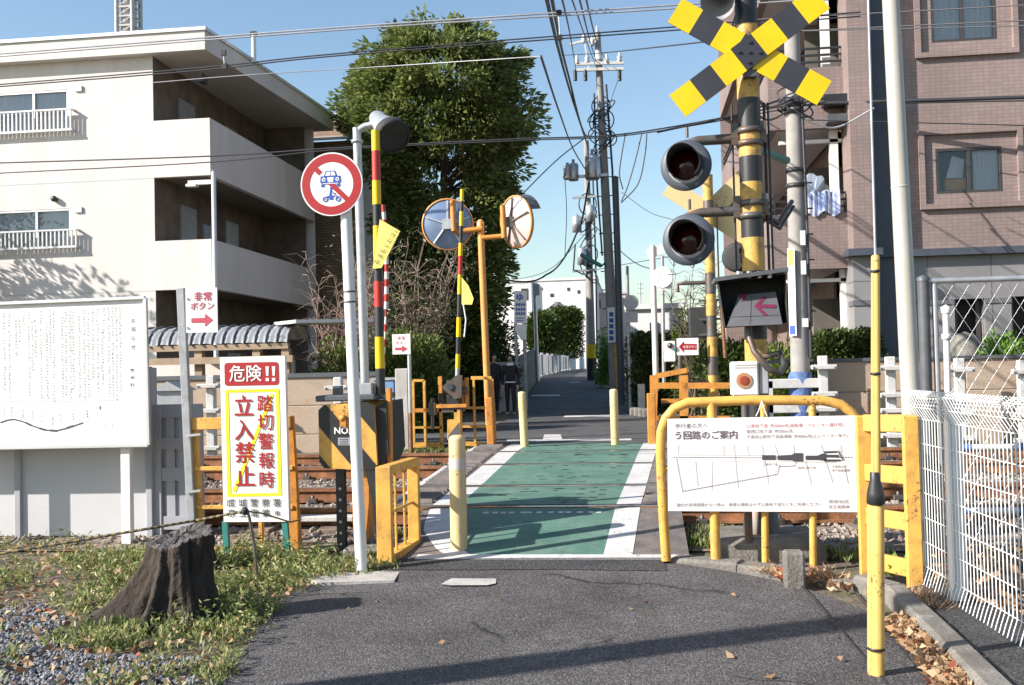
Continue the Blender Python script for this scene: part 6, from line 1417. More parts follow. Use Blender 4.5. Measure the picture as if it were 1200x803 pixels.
def slim(name, label, px0, px1, pyt, pyb, Y, r, m, cat='post'):
    a, b = q(px1, pyb, Y), q(px0, pyt, Y); mb = MB(); mb.tube([a-V((0, 0, .2)), b], [r, r*.9], 10); return a, b, mb
a, b, mb = slim('', '', 626, 630, 332, 442, 44, .09, 0); mb.box(b+V((.1, -.05, -.3)), (.3, .2, .5)); tag(mb.build('steel_post', 'galv'), 'thin grey steel post with a small box before the clipped conifers', 'post')
a, b, mb = slim('', '', 735, 739, 322, 482, 28, .055, 0)
c = q(739.5, 354.5, 27.9); mb.lathe(c, (0, 1, 0), [(.001, -.01), (.205, -.01), (.21, 0), (.001, .005)], 28, 0, False); mb.prism([q(*p, 27.9) for p in ((731.5, 366), (747.5, 366), (747.5, 378), (731.5, 378))], (0, .02, 0), 0); tag(mb.build('road_sign', 'grey_metal'), 'back of round road sign with a square plate below, right street corner', 'road sign')
a, b, mb = slim('', '', 764.5, 769, 288, 448, 24, .075, 0); mb.lathe(q(776, 325, 23.8), (.3, 1, 0), [(.001, -.01), (.25, -.01), (.255, 0), (.001, .005)], 28, 0, False)
mb.prism([q(*p, 23.8) for p in ((770, 313), (788, 316), (787, 338), (771, 342))], (0, .03, 0), 0); mb.bar(q(766, 290, 24), q(770, 300, 24), .05, .4); tag(mb.build('road_sign', 'white_enamel'), 'backs of two road signs on a white pole, left of the lower red lamp', 'road sign')
a, b, mb = slim('', '', 776, 778, 300, 440, 26, .05, 0); tag(mb.build('steel_post', 'galv'), 'thin grey post right of the white sign pole by the far mast', 'post')
mb = MB(); p = q(752, 470, 27.5); mb.box2((p.x-.10, 27.4, .1), (p.x+.10, 27.6, q(752, 450, 27.5).z), 0, .02); tag(mb.build('marker_post', 'concrete_white'), 'small white marker post at the right street corner by the hedge', 'post')
mb = MB()
for k in range(5): p = q(744+k*5, 476+k*2, 26.5); mb.box((p.x, 26.5-k*.3, .28), (.28, .3, .24), 0, b=.04)
tag(mb.build('kerb_stones', 'concrete_dark'), 'row of rough kerb stones at the right street corner', 'kerb stones')
# orange cone-like marker and white bottle shaped post by the street end
mb = MB(); p = q(706, 432, 41); mb.box((p.x, 41, HR(41)+.45), (.22, .2, .55), 0, b=.03); mb.cyl((p.x, 41, HR(41)-.1), (p.x, 41, HR(41)+.3), .05); tag(mb.build('letter_box', 'red_band'), 'small red box on a post left of the dark street pole', 'box')
mb = MB(); p = q(682, 428, 112); mb.lathe((p.x, 112, HR(112)-.1), UZ, [(.3, 0), (.3, 1.2), (.15, 1.5), (.22, 1.9), (.12, 2.2), (.001, 2.25)], 12); tag(mb.build('standing_sign', 'sign_white'), 'small white standing sign at the end of the slatted fence', 'sign')
# street lamp arm
mb = MB(); a, b = q(680, 298, 31.6), q(705, 312, 31.6); mb.bar(a, b, .18, .12, b=.03); mb.tube([b, q(711, 306, 32)], .03, 6); 
LAMP = mb

# ================================================================ UTILITY POLES
def upole(name, label, pb, pt, Y, r0, r1, m, group=None, cat='utility pole'):
    a, b = q(*pb, Y), q(*pt, Y); a.z = min(a.z, HR(Y)-.1); t = thing(name, label, cat, tuple(a), group); mb = MB(); mb.tube([a, b], [r0, r1], 16); mb.build('pole', m, t); return t, a, b
U1, a1, b1 = upole('utility_pole', 'tall concrete utility pole with crossarm and transformer, street right side', (722, 470), (700, 38), 32, .19, .10, 'pole_concrete')
z1 = lambda py: a1.lerp(b1, (q(710, py, 32).z-a1.z)/(b1.z-a1.z))
mb = MB(); mb.tube([z1(70), z1(30)], [.14, .03], 10); mb.build('pole_tip', 'ceramic', U1)
for (py, w_) in ((75, 2.0), (82, 1.7)):
    mb = MB(); c = z1(py); mb.bar(q(674, py, 31.8), q(731, py-1.5, 31.8), .09, .09); mb.build('crossarm', 'ceramic', U1)
for (px, py) in ((676, 72), (688, 70), (711, 71), (726, 69), (694, 50), (684, 47)):
    mb = MB(); p = q(px, py, 31.8); mb.lathe(p, UZ, [(.05, -.1), (.09, -.05), (.05, 0), (.09, .05), (.05, .1), (.03, .2)], 8); mb.build('insulator', 'ceramic', U1)
for (px, py) in ((674, 82), (686, 82), (726, 82)): mb = MB(); p = q(px, py, 31.8); mb.cyl(p, p-V((0, 0, .35)), .06, n=8); mb.build('hanging_insulator', 'black', U1)
mb = MB(); mb.bar(q(668, 52, 31.8), q(700, 44, 31.8), .07, .07); mb.bar(q(684, 44, 31.8), q(690, 82, 31.8), .05, .05); mb.build('brace', 'ceramic', U1)
for (px, py, s_) in ((694, 195, 1.0), (672, 201, .7), (665, 202, .55)):
    p = q(px, py, 31.7); mb = MB(); mb.lathe(p, UZ, [(.001, -.42*s_), (.22*s_, -.42*s_), (.24*s_, -.36*s_), (.24*s_, .3*s_), (.18*s_, .36*s_), (.05, .38*s_), (.05, .55*s_), (.001, .56*s_)], 14); mb.build('transformer', 'galv', U1)
mb = MB(); mb.bar(q(660, 208, 31.8), q(712, 205, 31.8), .09, .09); mb.build('crossarm', 'galv', U1)
mb = MB()
rgw = random.Random(8)
for k in range(9):
    py = 125+k*6; c = z1(py); rr_ = rgw.uniform(.25, .45); mb.tube([c+V((math.cos(a)*rr_, -.1+math.sin(a)*.12, math.sin(a*1.0+k)*.35)) for a in [i*.25 for i in range(28)]], .02, 5)
for k in range(14): c = z1(120+k*22); mb.tube([c+V((-.28, 0, 0)), c+V((.28, 0, .02))], .018, 5)
mb.tube([z1(100)+V((.2, -.1, 0)), z1(200)+V((.26, -.1, 0)), z1(320)+V((.22, -.12, 0)), z1(440)+V((.22, -.15, 0))], .035, 6); mb.tube([z1(110)+V((-.2, -.1, 0)), z1(220)+V((-.25, -.1, 0)), z1(300)+V((-.2, -.12, 0))], .03, 6)
mb.build('cable_coils', 'wire', U1)
mb = MB(); p = z1(383); 
qs = [(711.5, 361), (720.5, 360), (721.5, 401), (712.5, 402)]; mb.prism([q(*pp, 31.72) for pp in qs], (0, .02, 0), 0)
for k in range(5): x = 716.3; qpoly(mb, [(x-2.4, 366+k*7), (x+2.4, 366+k*7), (x+2.6, 371+k*7), (x-2.2, 371+k*7)], 31.72, .01, 1)
mb.build('banner_plate', ['sign_white', 'blue_print'], U1)
mb = MB(); mb.tube([z1(404)+V((.05, -.22, 0)), z1(458)+V((.08, -.24, 0))], .05, 6); mb.build('guard_strip', 'yellow_dull', U1)
LAMP.build('street_lamp_head', 'teal', U1)
U2, a2, b2 = upole('steel_pole', 'slim black steel pole right of the tall concrete utility pole', (729, 472), (721, 208), 31, .115, .10, 'navy_grey')
mb = MB(); mb.lathe(b2, UZ, [(.1, -.02), (.12, 0), (.001, .06)], 10); mb.build('cap', 'navy_grey', U2)
U3, a3, b3 = upole('utility_pole', 'distant concrete utility pole with a yellow and black striped foot', (694, 447), (687, 165), 46, .20, .12, 'pole_concrete')
z3 = lambda py: a3.lerp(b3, (q(690, py, 46).z-a3.z)/(b3.z-a3.z))
mb = MB(); mb.tube([z3(420), z3(404)], .235, 14, 0); mb.tube([z3(447), z3(438)], .235, 14, 1); mb.tube([z3(438), z3(420)], .232, 14, 1); mb.build('striped_sleeve', ['yellow_clean', 'black'], U3)
for py in (256, 318, 232): mb = MB(); mb.bar(q(671, py, 45.8), q(700, py-2, 45.8), .1, .1); mb.build('crossarm', 'galv', U3)
for (px, py) in ((682, 300), (676, 262), (692, 250)): mb = MB(); p = q(px, py, 45.7); mb.lathe(p, UZ, [(.001, -.4), (.22, -.4), (.22, .3), (.05, .4), (.001, .5)], 10); mb.build('transformer', 'galv', U3)
mb = MB(); 
for k in range(5): c = z3(240+k*20); mb.tube([c+V((math.cos(a)*.4, -.2, math.sin(a+k)*.5)) for a in [i*.28 for i in range(24)]], .03, 5)
mb.tube([q(674, 286, 45.7), q(672, 316, 45.7), q(684, 322, 45.7)], .04, 5); mb.tube([z3(180)+V((.25, 0, 0)), z3(300)+V((.3, 0, 0)), z3(420)+V((.25, 0, 0))], .04, 5)
mb.build('cable_coils', 'wire', U3)
U4, a4, b4 = upole('utility_pole', 'far thin utility pole at the end of the street, left of the striped one', (690, 440), (688, 250), 75, .2, .14, 'pole_concrete')
for py in (262, 275): mb = MB(); mb.bar(q(680, py, 75), q(697, py, 75), .1, .1); mb.build('crossarm', 'galv', U4)
U6, a6, b6 = upole('utility_pole', 'tiny far utility pole seen right of the black steel pole', (737, 430), (735, 312), 95, .2, .14, 'wire')
U7, a7, b7 = upole('antenna', 'thin roof antenna on the distant houses, right of the round sign back', (752, 400), (750, 330), 60, .05, .04, 'galv', cat='antenna')
mb = MB()
for py in (333, 338, 344): mb.bar(q(747, py, 60), q(754, py, 60), .04, .04)
mb.build('rods', 'galv', U7)
YU = 15.1
U5, a5, b5 = upole('utility_pole', 'stout grey concrete pole with stickers, before the tiled apartment balconies', (939, 480), (928, 36), YU, .145, .115, 'pole_concrete')
z5 = lambda py: a5.lerp(b5, (q(932, py, YU).z-a5.z)/(b5.z-a5.z))
mb = MB(); 
for (py0, py1, x0, x1, m) in ((272, 289, 3, 9, 0), (307, 323, 3, 9, 0), (374, 384, 3, 10, 0)):
    c0, c1 = z5(py0), z5(py1); sx = SCL(c0); mb.poly([c1+V((x0*sx-.02, -.155, 0)), c1+V((x1*sx-.02, -.15, 0)), c0+V((x1*sx-.02, -.15, 0)), c0+V((x0*sx-.02, -.155, 0))], m)
c0, c1 = z5(292), z5(394); mb.prism([c1+V((-.16, -.10, 0)), c1+V((-.07, -.17, 0)), c0+V((-.07, -.17, 0)), c0+V((-.16, -.10, 0))], (0, -.004, 0), 0)
c0, c1 = z5(294), z5(312); mb.prism([c1+V((-.155, -.11, 0)), c1+V((-.09, -.16, 0)), c0+V((-.09, -.16, 0)), c0+V((-.155, -.11, 0))], (0, -.009, 0), 1)
c0, c1 = z5(382), z5(392); mb.prism([c1+V((-.155, -.11, 0)), c1+V((-.09, -.16, 0)), c0+V((-.09, -.16, 0)), c0+V((-.155, -.11, 0))], (0, -.009, 0), 2)
mb.build('stickers', ['sign_white', 'yellow', 'blue_print'], U5)
mb = MB(); mb.lathe(z5(490), UZ, [(.17, 0), (.19, .25), (.165, .45), (.18, .6), (.15, .68)], 16); mb.build('blue_wrapping', 'blue_cloth', U5)
mb = MB()
for py in (118, 124, 132, 200, 218): mb.lathe(z5(py), UZ, [(.125, -.03), (.145, -.03), (.145, .03), (.125, .03)], 12)
for k in range(6): c = z5(112+k*4); mb.tube([c+V((math.cos(a)*.25, -.12+math.sin(a)*.1, math.sin(a+k)*.14)) for a in [i*.25 for i in range(28)]], .012, 5)
for k in range(8): c = z5(215+k*30); mb.tube([c+V((.1, 0, 0)), c+V((.24, 0, .0))], .012, 5)
mb.tube([z5(110)+V((.1, -.1, 0)), z5(250)+V((.13, -.1, 0)), z5(420)+V((.14, -.1, 0))], .022, 6)
mb.build('bands_and_cables', 'wire', U5)
U8 = thing('utility_pole', 'utility pole outside the left edge whose long shadow crosses the asphalt', 'utility pole', (-6.65, 2.03, 0))
mb = MB(); mb.tube([(-6.65, 2.03, -.1), (-6.65, 2.03, 11)], [.17, .11], 14); mb.build('pole', 'pole_concrete', U8)

# ================================================================ WIRES
def wire(label, pts, r, m='wire', sag=0.0, name='overhead_wire', cat='wire', ext=0.0, group=None):
    P = [q(px, py, Y) for px, py, Y in pts]
    if ext: P = [P[0]+(P[0]-P[1])*ext] + P + [P[-1]+(P[-1]-P[-2])*ext]
    out = []; n_ = len(P)
    for i in range(n_-1):
        a, b = P[i], P[i+1]; p0 = P[i-1] if i else a*2-b; p3 = P[i+2] if i+2 < n_ else b*2-a
        for k in range(10):
            f = k/10
            c = a.lerp(b, f) if n_ == 2 else (a*2 + (b-p0)*f + (p0*2-a*5+b*4-p3)*f*f + (a*3-p0-b*3+p3)*f**3)*.5
            out.append(c-UZ*sag*4*f*(1-f))
    out.append(P[-1]); mb = MB(); mb.tube(out, r, 6); return tag(mb.build(name, m), label, cat, group)
wire('upper of the two pale topmost railway wires, near the top edge', [(0, 63, 9.7), (400, 32, 9.7), (790, 6, 9.7)], .009, 'wire_pale', ext=.5); wire('lower of the two pale topmost railway wires, near the top edge', [(0, 66, 9.7), (400, 35, 9.7), (790, 10, 9.7)], .008, 'wire_pale', ext=.5)
wire('upper wire of the dark contact pair below the topmost railway wires', [(0, 99, 9.7), (240, 79, 9.7), (400, 62.5, 9.7), (797, 31, 9.7)], .007, ext=.5); wire('lower wire of the dark contact pair below the topmost railway wires', [(0, 101.5, 9.7), (240, 82, 9.7), (400, 65, 9.7), (797, 35, 9.7)], .007, ext=.5)
wire('thin pale wire crossing the tree top to the utility pole', [(178, 97, 12.7), (289, 88, 12.7), (434, 79, 12.7), (634, 66, 12.0)], .006, 'wire_pale'); wire('wire with a spiral hanger from the utility pole top to the right', [(655, 65, 30), (700, 62.5, 24), (800, 52, 16), (880, 42, 15.2)], .012)
wire('upper cable of the pair passing before the apartment galleries', [(0, 191, 14.8), (247, 183, 14.8), (400, 173, 14.8), (601, 163, 14.8), (740, 156, 14.9), (930, 122, 15.1)], .011, ext=.2); wire('lower cable of the pair passing before the apartment galleries', [(0, 203, 14.8), (247, 190, 14.8), (400, 175, 14.8), (601, 165, 14.8), (740, 158, 14.9), (930, 126, 15.1)], .009, ext=.2)
wire('short cable joining the pair from the mast to the concrete pole', [(770, 155, 14.95), (860, 135, 15), (928, 112, 15.1)], .016)
for (pts, lab) in (([(733, 156, 14.9), (728, 185, 14.9), (726, 205, 14.9), (730, 222, 14.9)], 'leftmost slack cable loop hanging from the cable pair in the sky'), ([(752, 157, 14.9), (744, 190, 14.9), (735, 220, 14.9), (728, 236, 14.9)], 'middle slack cable loop hanging from the cable pair in the sky'), ([(758, 157, 14.9), (756, 180, 14.9), (748, 215, 14.9), (728, 238, 14.9)], 'rightmost slack cable loop hanging from the cable pair in the sky')):
    wire(lab, pts, .010, sag=-.0)
for (pts, r, lab) in (([(634, -30, 8), (655, 60, 14), (672, 120, 20), (690, 175, 31.5)], .022, 'thickest black cable sweeping from the top down to the transformer'), ([(641, -30, 8), (664, 80, 16), (688, 160, 26), (708, 135, 31.8)], .02, 'black cable curving up to the wire coils on the pole'), ([(652, -30, 8), (668, 40, 18), (675, 82, 31.7)], .013, 'thin black cable ending at the left crossarm tip'), ([(660, -30, 8), (690, 55, 20), (700, 82, 31.7)], .010, 'thin wire ending at the middle of the crossarm'),
                      ([(672, -30, 8), (692, 50, 20), (699, 72, 31.8)], .012, 'thin wire meeting the pole beside its pointed tip'), ([(680, -30, 8), (700, 50, 20), (712, 74, 31.8)], .012, 'rightmost thin wire falling to the crossarm'), ([(634, 66, 12), (655, 130, 18), (672, 175, 26), (690, 205, 31.7)], .018, 'black cable falling from the pale wire hook to the transformer')):
    wire(lab, pts, r)
wire('black service cable sagging from the transformer towards the tree', [(590, 328, 40), (640, 322, 40), (675, 275, 38), (690, 215, 32)], .035, sag=.1); wire('thin service cable from the tree edge up to the transformer', [(600, 240, 30), (650, 190, 31), (690, 158, 32)], .018); wire('drop wire hanging straight down left of the utility pole', [(662, 208, 31.8), (664, 250, 31.8), (662, 300, 31.8)], .012)
wire('drop wire from the right crossarm tip to the pole', [(727, 86, 31.8), (716, 118, 31.8), (711, 140, 31.8)], .013)
wire('thin far wire crossing low between the street poles', [(728, 225, 31), (760, 248, 26), (790, 258, 22)], .008); wire('far wire from striped pole towards the right sign', [(692, 260, 46), (740, 305, 40), (775, 318, 35)], .02); wire('far wire running from the striped pole down to the left houses', [(690, 270, 46), (640, 318, 60), (590, 330, 80)], .02); wire('second far wire under the striped pole crossarm', [(690, 318, 46), (720, 312, 46), (790, 300, 46)], .015)
for (y0, y1, r, lab) in ((36, 24, .008, 'topmost wire before the upper right window'), (20, 6, .008, 'thin wire above the upper right window'), (36.5, 30, .007, 'second wire before the upper right window')): wire(lab, [(938, y0, 15.1), (1200, y1, 13)], r, ext=.3)
wire('black cable running right from the cable boxes over the tiled wall', [(1004, 120, 17.6), (1200, 114, 17.2)], .032, ext=.3); wire('second black cable running right over the tiled wall', [(1004, 122, 17.6), (1200, 118, 17.2)], .012, ext=.3); wire('lowest black cable running over the tiled wall above window', [(1000, 142, 17.6), (1200, 147, 17.2)], .010, ext=.3)
wire('white slack wire looping from the concrete pole to the tiled corner', [(932, 134, 15.1), (960, 147, 15.6), (985, 148, 16.4), (1024, 127, 17.4)], .014, 'wire_white'); wire('black cable from the concrete pole to the cable box', [(930, 124, 15.1), (965, 122, 16.5)], .016); wire('cable from the warning mast to the concrete pole', [(888, 118, 8.1), (905, 126, 11), (928, 116, 15.1)], .016); wire('lower cable from the warning mast to the concrete pole', [(888, 136, 8.1), (905, 140, 11), (928, 128, 15.1)], .012)
for px in (655, 262): 
    mb = MB(); a, b = q(px, 62 if px < 400 else 15, 9.7), q(px+1, 78 if px < 400 else 44, 9.7); mb.tube([a, b], .006, 5); mb.box(a, (.05, .03, .05), 1); mb.box(b, (.05, .03, .05), 1); tag(mb.build('wire_hanger', ['wire_pale', 'black']), 'small hanger linking railway wires ' + ('left of the utility pole' if px == 655 else 'before the apartment roof corner'), 'wire hanger')

# ================================================================ TREE STUMPS, ROPE
from mathutils import noise as mnoise
def stump(name, label, px, py, wpx, hpx, lean, seed, root=True):
    g = PG(px, py); s = SCL(g); R = wpx*s/2; H = hpx*s; t = thing(name, label, 'tree stump', (g.x, g.y+R*.8, 0)); c = V((g.x, g.y+R*.8, 0)); rr = random.Random(seed)
    n, k = 120, 22; vs = []; ph = [rr.uniform(0, 6.28) for _ in range(6)]
    for j in range(k+1):
        f = j/k
        for i in range(n):
            a = 2*math.pi*i/n; flare = 1+.72*(1-f)**3
            lob = .15*math.sin(5*a+ph[0])+.11*math.sin(8*a+ph[1]+f*1.2)+.075*math.sin(15*a+ph[2]+f*1.5)+.04*math.sin(29*a+f*4)+.02*math.sin(47*a+ph[3]+f*9)
            r = R*.66*flare*(1+lob*(1.2-.7*f)+.16*mnoise.noise((math.cos(a)*2.2+seed, math.sin(a)*2.2, f*2.5))+.10*abs(mnoise.noise((math.cos(a)*6, math.sin(a)*6+seed, f*3)))+.05*mnoise.noise((math.cos(a)*14, math.sin(a)*14, f*14)))
            if root: r += R*1.35*(max(0, math.cos(a-3.65))**14*(1-f)**2.4+.45*max(0, math.cos(a-4.5))**30*(1-f)**2+.5*max(0, math.cos(a-5.6))**24*(1-f)**2)
            top = .085*H*math.cos(a-1.0)+.02*H*math.sin(3*a+ph[4])*f
            vs.append(c+V((math.cos(a)*r+lean*H*f, math.sin(a)*r*.9, -.03+(H*(.95)+top)*f)))
    mb = MB(); mb.add(vs, [(j*n+i, j*n+(i+1) % n, (j+1)*n+(i+1) % n, (j+1)*n+i) for j in range(k) for i in range(n)], 0, True); mb.build('bark', 'bark', t)
    topc = sum((v for v in vs[-n:]), V((0, 0, 0)))/n; mb = MB(); rings = [vs[-n:]]+[[topc+(v-topc)*fr_+V((0, 0, .012*math.sin(fr_*9)+.012*mnoise.noise(((v.x+fr_)*30, v.y*30, 1)))) for v in vs[-n:]] for fr_ in (.97, .8, .6, .4, .2, .05)]
    mb.add([p for r_ in rings for p in r_], [(j*n+i, j*n+(i+1) % n, (j+1)*n+(i+1) % n, (j+1)*n+i) for j in range(len(rings)-1) for i in range(n)], 0); mb.build('cut_top', 'stump_cut', t); return t
stump('tree_stump', 'big dark weathered tree stump with spreading root, front left', 186, 738, 106, 112, .08, 3)
stump('tree_stump', 'smaller split stump behind the big one, below the grey gate', 222, 668, 50, 54, .02, 9, False)
g = PG(303, 686); t = thing('rope_stake', 'thin bent grey metal stake holding the rope before the danger sign', 'stake', tuple(g)); mb = MB(); yy = g.y
mb.tube([V((g.x, yy, -.05)), q(298, 640, yy), q(292, 606, yy), q(289, 597, yy), q(284, 597, yy), q(281, 602, yy)], .011, 8); mb.build('rod', 'steel_dark', t)
mb = MB(); k0 = q(287, 599, yy)
pts = [q(-60, 662, 6.6), q(0, 649, 6.7), q(100, 632, 6.75), q(172, 620, 6.8), q(230, 610, 6.95), q(287, 599, yy)]; out = []
for a, b in zip(pts, pts[1:]):
    for k in range(14): f = k/14; out.append(a.lerp(b, f))
out.append(pts[-1])
for i, (a, b) in enumerate(zip(out, out[1:])): mb.tube([a, b], .010, 7, i % 2, cap=False)
mb.lathe(k0, (1, 0, .2), [(.001, -.03), (.03, -.01), (.03, .01), (.001, .03)], 8, 1); mb.tube([k0, k0+V((.12, .02, -.02)), q(340, 612, yy+.3), q(352, 609, yy+.6)], .007, 6, 0)
tag(mb.build('barrier_rope', ['rope_yellow', 'black_matt']), 'old yellow and black rope strung across the grass to the bent stake', 'rope')

# ================================================================ PEOPLE
def person(label, base, facing, h, trousers, jacket, seed, collar=False):
    t = thing('person', label, 'person', tuple(base)); b = V(base); k = h/1.72
    fx_ = V((math.sin(facing), -math.cos(facing), 0)); sx = V((math.cos(facing), math.sin(facing), 0))
    def P(x, y, z): return V((0, 0, 0))+sx*x*k+fx_*y*k+UZ*z*k
    verts, edges, rad = [], [], []
    def add(p, r, par=None):
        verts.append(p); rad.append(r*k)
        if par is not None: edges.append((par, len(verts)-1))
        return len(verts)-1
    hip = add(P(0, 0, .93), .145); w_ = add(P(0, 0, 1.10), .135, hip); ch = add(P(0, .01, 1.30), .16, w_); nk0 = add(P(0, 0, 1.43), .085, ch); nk = add(P(0, .01, 1.49), .055, nk0); h1 = add(P(0, .025, 1.56), .075, nk); h2 = add(P(0, .02, 1.64), .092, h1); add(P(0, .015, 1.70), .06, h2)
    for sd in (-1, 1):
        st = .06*sd*(1 if seed % 2 else -1)
        a = add(P(.095*sd, 0, .86), .10, hip); kn = add(P(.10*sd, .03+st, .49), .068, a); an = add(P(.10*sd, st*1.2, .09), .05, kn); hl = add(P(.105*sd, .03+st*1.2, .045), .045, an); add(P(.12*sd, .17+st*1.2, .035), .036, hl)
        sh = add(P(.175*sd, 0, 1.38), .07, ch); el = add(P(.225*sd, -.03, 1.11), .052, sh); wr = add(P(.22*sd, .06, .88), .038, el); hd = add(P(.215*sd, .09, .80), .036, wr)
        for fi in range(4): add(P(.215*sd+(fi-1.5)*.014, .105+.004*fi, .71+.008*abs(fi-1.5)), .011, hd)
        add(P(.19*sd, .12, .765), .012, hd)
    add(P(0, .12, 1.595), .016, h2)            # nose
    me = bpy.data.meshes.new('person'); me.from_pydata(verts, edges, []); o = bpy.data.objects.new('tmp', me); COL.objects.link(o)
    sk = o.modifiers.new('s', 'SKIN'); ss = o.modifiers.new('u', 'SUBSURF'); ss.levels = 2; ss.render_levels = 2
    for i, v in enumerate(me.skin_vertices[0].data): v.radius = (rad[i], rad[i]); v.use_root = (i == 0)
    m2 = bpy.data.meshes.new_from_object(o.evaluated_get(bpy.context.evaluated_depsgraph_get())); bpy.data.objects.remove(o)
    for mm in (jacket, trousers, 'skin', 'shoe'): m2.materials.append(MATS[mm])
    for p in m2.polygons:
        z = p.center.z/k; p.use_smooth = True
        lat = abs(p.center.dot(sx))/k
        p.material_index = 3 if z < .075 else (2 if (z > 1.475 or (z < .855 and lat > .165)) else (1 if z < .92 and lat < .2 else 0))
    bo = bpy.data.objects.new('body', m2); COL.objects.link(bo); bo.parent = t
    mb = MB(); c = b+P(0, -.012, 1.655); vs = []; n = 18
    for j in range(9):
        e = math.radians(-38+128*j/8)
        for i in range(n):
            a = 2*math.pi*i/n; front = max(0, math.cos(a)); r = .108*k*math.cos(e)
            zz_ = .112*k*math.sin(e)
            if front > .3 and e < .45: zz_ = max(zz_, .045*k); r *= .93
            vs.append(c+fx_*math.cos(a)*r+sx*math.sin(a)*r*.93+UZ*zz_)
    mb.add(vs, [(j*n+i, j*n+(i+1) % n, (j+1)*n+(i+1) % n, (j+1)*n+i) for j in range(8) for i in range(n)], 0, True); mb.build('hair', 'hair', t)
    mb = MB()
    for sd in (-1, 1): mb.lathe(b+P(.036*sd, .098, 1.615), fx_, [(.012*k, 0), (.009*k, .006*k), (.001, .008*k)], 8)
    mb.box(b+P(0, .103, 1.55), (.04*k, .012*k, .008*k)); mb.build('face_features', 'hair', t)
    if collar: 
        mb = MB(); mb.lathe(b+P(0, .01, 1.43), UZ, [(.11*k, -.01), (.105*k, .03), (.075*k, .07), (.068*k, .07)], 18); mb.build('collar', 'cloth_white', t)
        mb = MB(); mb.lathe(b+P(0, 0, .94), UZ, [(.165*k, -.02), (.168*k, 0), (.165*k, .02)], 18); mb.build('shirt_hem', 'cloth_white', t)
    return t
Yp_ = 28.0
p = q(599, 487, Yp_); p.z = HR(Yp_); person('person in dark clothes with white collar and pale shoes, right of the two pedestrians', p, .05, 1.68, 'cloth_black', 'cloth_black', 1, True)
p = q(580, 487, Yp_+.6); p.z = HR(Yp_); person('person all in dark navy, left of the two pedestrians by the mirror pole', p, .5, 1.72, 'cloth_navy', 'cloth_black', 2)

# ================================================================ GRASS, WEEDS, LEAVES
rgn = np.random.RandomState(31); P = []; kind = []
def scatter(poly, n, dens=None, seed=1):
    r = np.random.RandomState(seed); xs = [p[0] for p in poly]; ys = [p[1] for p in poly]; out = []
    while len(out) < n:
        x, y = r.uniform(min(xs), max(xs)), r.uniform(min(ys), max(ys))
        if inpoly(x, y, poly) and (dens is None or r.rand() < dens(x, y)): out.append((x, y))
    return out
def gd(x, y):
    v = .46+1.25*mnoise.noise((x*1.3, y*1.6, 1.0))+.35*mnoise.noise((x*5, y*5, 3.0))
    if inpoly(x, y, GP): v -= .5
    return max(.02, min(1, v))
pts = scatter(VERGE, 1500, gd, 5)
rows, outs, mi = [], [], []
for (x, y) in pts:
    h = rgn.uniform(.02, .09)*(1.0 if rgn.rand() < .93 else 1.9); nl = rgn.randint(10, 20)
    for k in range(nl):
        f = rgn.rand(); rows.append((x+rgn.normal(0, .025), y+rgn.normal(0, .025), .0+h*f)); outs.append((rgn.normal(0, .8), rgn.normal(0, .8), .5+f)); mi.append(0 if rgn.rand() < .9 else 1)
for cx_, cy_, n_, hh in ((298, 640, 40, .16), (320, 650, 40, .16), (262, 690, 30, .14), (250, 705, 24, .2), (365, 645, 22, .12), (80, 625, 14, .16), (22, 632, 18, .14), (268, 735, 30, .16), (300, 655, 30, .12), (205, 735, 30, .10), (235, 725, 30, .12), (345, 655, 30, .12), (355, 665, 26, .1), (285, 720, 40, .12), (310, 690, 30, .1), (165, 650, 24, .1)):
    g = PG(cx_, cy_)
    for s_ in range(n_):
        x, y = g.x+rgn.normal(0, .12), g.y+rgn.normal(0, .10); H = hh*rgn.uniform(.5, 1.4)
        for k in range(12): f = k/12; rows.append((x+rgn.normal(0, .012), y+rgn.normal(0, .012), H*f)); outs.append((rgn.normal(0, 1), rgn.normal(0, 1), .35)); mi.append(0)
for (px, py) in scatter([(10, 640), (240, 640), (330, 690), (285, 770), (120, 730), (10, 690)], 70, None, 77):
    g = PG(px, py); H = rgn.uniform(.06, .17)
    for k in range(16): f = k/16; rows.append((g.x+rgn.normal(0, .012), g.y+rgn.normal(0, .012), H*f)); outs.append((rgn.normal(0, 1), rgn.normal(0, 1), .4)); mi.append(0)
leaves('grass', ['leaf_grass', 'leaf_dead'], np.array(rows), np.array(outs), .045, .30, None, .35, 0, mi=mi, seed=33)['kind'] = 'stuff'
rows, outs, mi = [], [], []
def tuft(px, py, n, sd, h, per=10, HF=HT, Y=None):
    g = PG(px, py, HF) if Y is None else q(px, py, Y)
    for s_ in range(n):
        x, y = g.x+rgn.normal(0, sd), g.y+rgn.normal(0, sd*.6); z0 = HF(y)+.01
        for k in range(per): rows.append((x, y, z0+h*.1*rgn.rand())); outs.append((rgn.normal(0, .7), rgn.normal(0, .7), 1.3)); mi.append(0)
for (px, py, n, sd, h) in ((815, 642, 60, .18, .1), (795, 632, 30, .12, .1), (830, 630, 30, .15, .1), (985, 655, 40, .16, .08), (955, 658, 26, .14, .08), (435, 655, 10, .06, .08), (468, 632, 8, .06, .06)): tuft(px, py, n, sd, h)
for (px, py, n, sd, h) in ((505, 529, 60, .3, .1), (565, 526, 50, .25, .1), (478, 532, 30, .2, .1), (600, 523, 14, .12, .1)): tuft(px, py, n, sd, h, HF=lambda y: .28, Y=14.3)
o = leaves('grass', ['leaf_grass', 'leaf_fresh'], np.array(rows), np.array(outs), .085, .16, None, .3, 0, mi=mi, seed=35); o['kind'] = 'stuff'
t = thing('weed_plant', 'bright green leafy weed at the foot of the yellow ladder rail', 'plant', tuple(PG(1058, 680))); g = PG(1057, 682); rows = []; outs = []
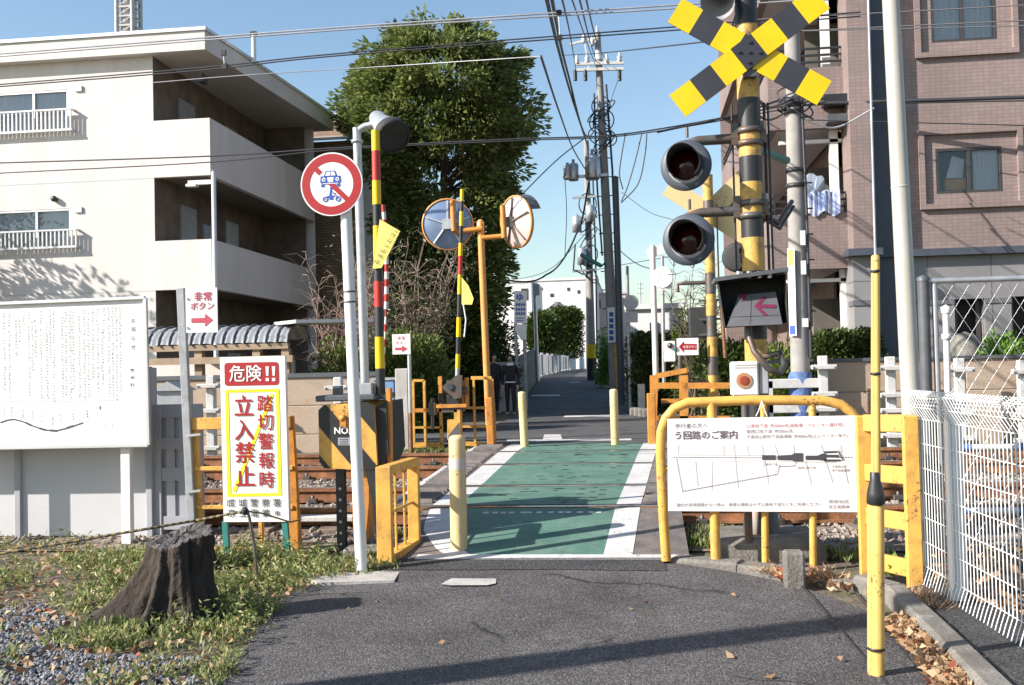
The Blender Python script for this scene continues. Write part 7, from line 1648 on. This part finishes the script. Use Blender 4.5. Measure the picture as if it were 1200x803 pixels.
for k in range(70): a = rgn.uniform(0, 6.28); rows.append((g.x+rgn.normal(0, .05), g.y+.05+rgn.normal(0, .05), .03+rgn.uniform(0, .05))); outs.append((math.cos(a), math.sin(a), .8))
leaves('leaves', 'leaf_fresh', np.array(rows), np.array(outs), .14, .26, t, .25, -.1, seed=37)
# fallen leaves: scattered on the verge and heaped against the kerb
def fallen(name, pts, zmax, size, seed, hf=HR):
    r = np.random.RandomState(seed); P = np.array([(x, y, hf(y)+.012+r.rand()*zmax) for x, y in pts]); O = r.normal(0, 1, P.shape); O[:, 2] = r.uniform(-.05, .5, len(P))
    o = leaves(name, ['leaf_dead', 'leaf_red'], P, O, size, .62, None, .1, 0, fold=.22, mi=(r.rand(len(P)) < .06).astype(int), seed=seed); o['kind'] = 'stuff'; return o
fallen('fallen_leaves', scatter(VERGE, 1500, None, 8), .03, .05, 41, HT)
HEAP = [xy(PG(*p)) for p in ((1040, 735), (1065, 735), (1100, 752), (1125, 778), (1165, 815), (1120, 830), (1095, 805), (1070, 768), (1040, 745))]
fallen('fallen_leaves', scatter(HEAP, 1700, None, 9), .05, .052, 43)
H2 = [xy(PG(*p)) for p in ((895, 675), (960, 672), (1015, 690), (1010, 700), (960, 690), (930, 692))]
fallen('fallen_leaves', scatter(H2, 130, None, 10), .03, .06, 45)
H3 = [xy(PG(*p)) for p in ((1085, 700), (1200, 740), (1290, 740), (1290, 640), (1100, 640))]
fallen('fallen_leaves', scatter(H3, 500, None, 11), .03, .07, 47, lambda y: .06)
ASP = [xy(PG(*p)) for p in ((420, 700), (960, 700), (1020, 800), (330, 800))]
fallen('fallen_leaves', scatter(ASP, 14, None, 13), .004, .05, 49)
rows, outs = [], []
for (px, py, n) in ((968, 684, 26), (1080, 712, 26), (1095, 722, 18), (905, 676, 14)):
    g = PG(px, py)
    for k in range(n*6): rows.append((g.x+rgn.normal(0, .05), g.y+rgn.normal(0, .04), .04)); outs.append((rgn.normal(0, .8), rgn.normal(0, .8), .9))
o = leaves('dry_grass', 'leaf_dead', np.array(rows), np.array(outs), .10, .06, None, .3, 0, seed=51); o['kind'] = 'stuff'
bpy.context.view_layer.update()
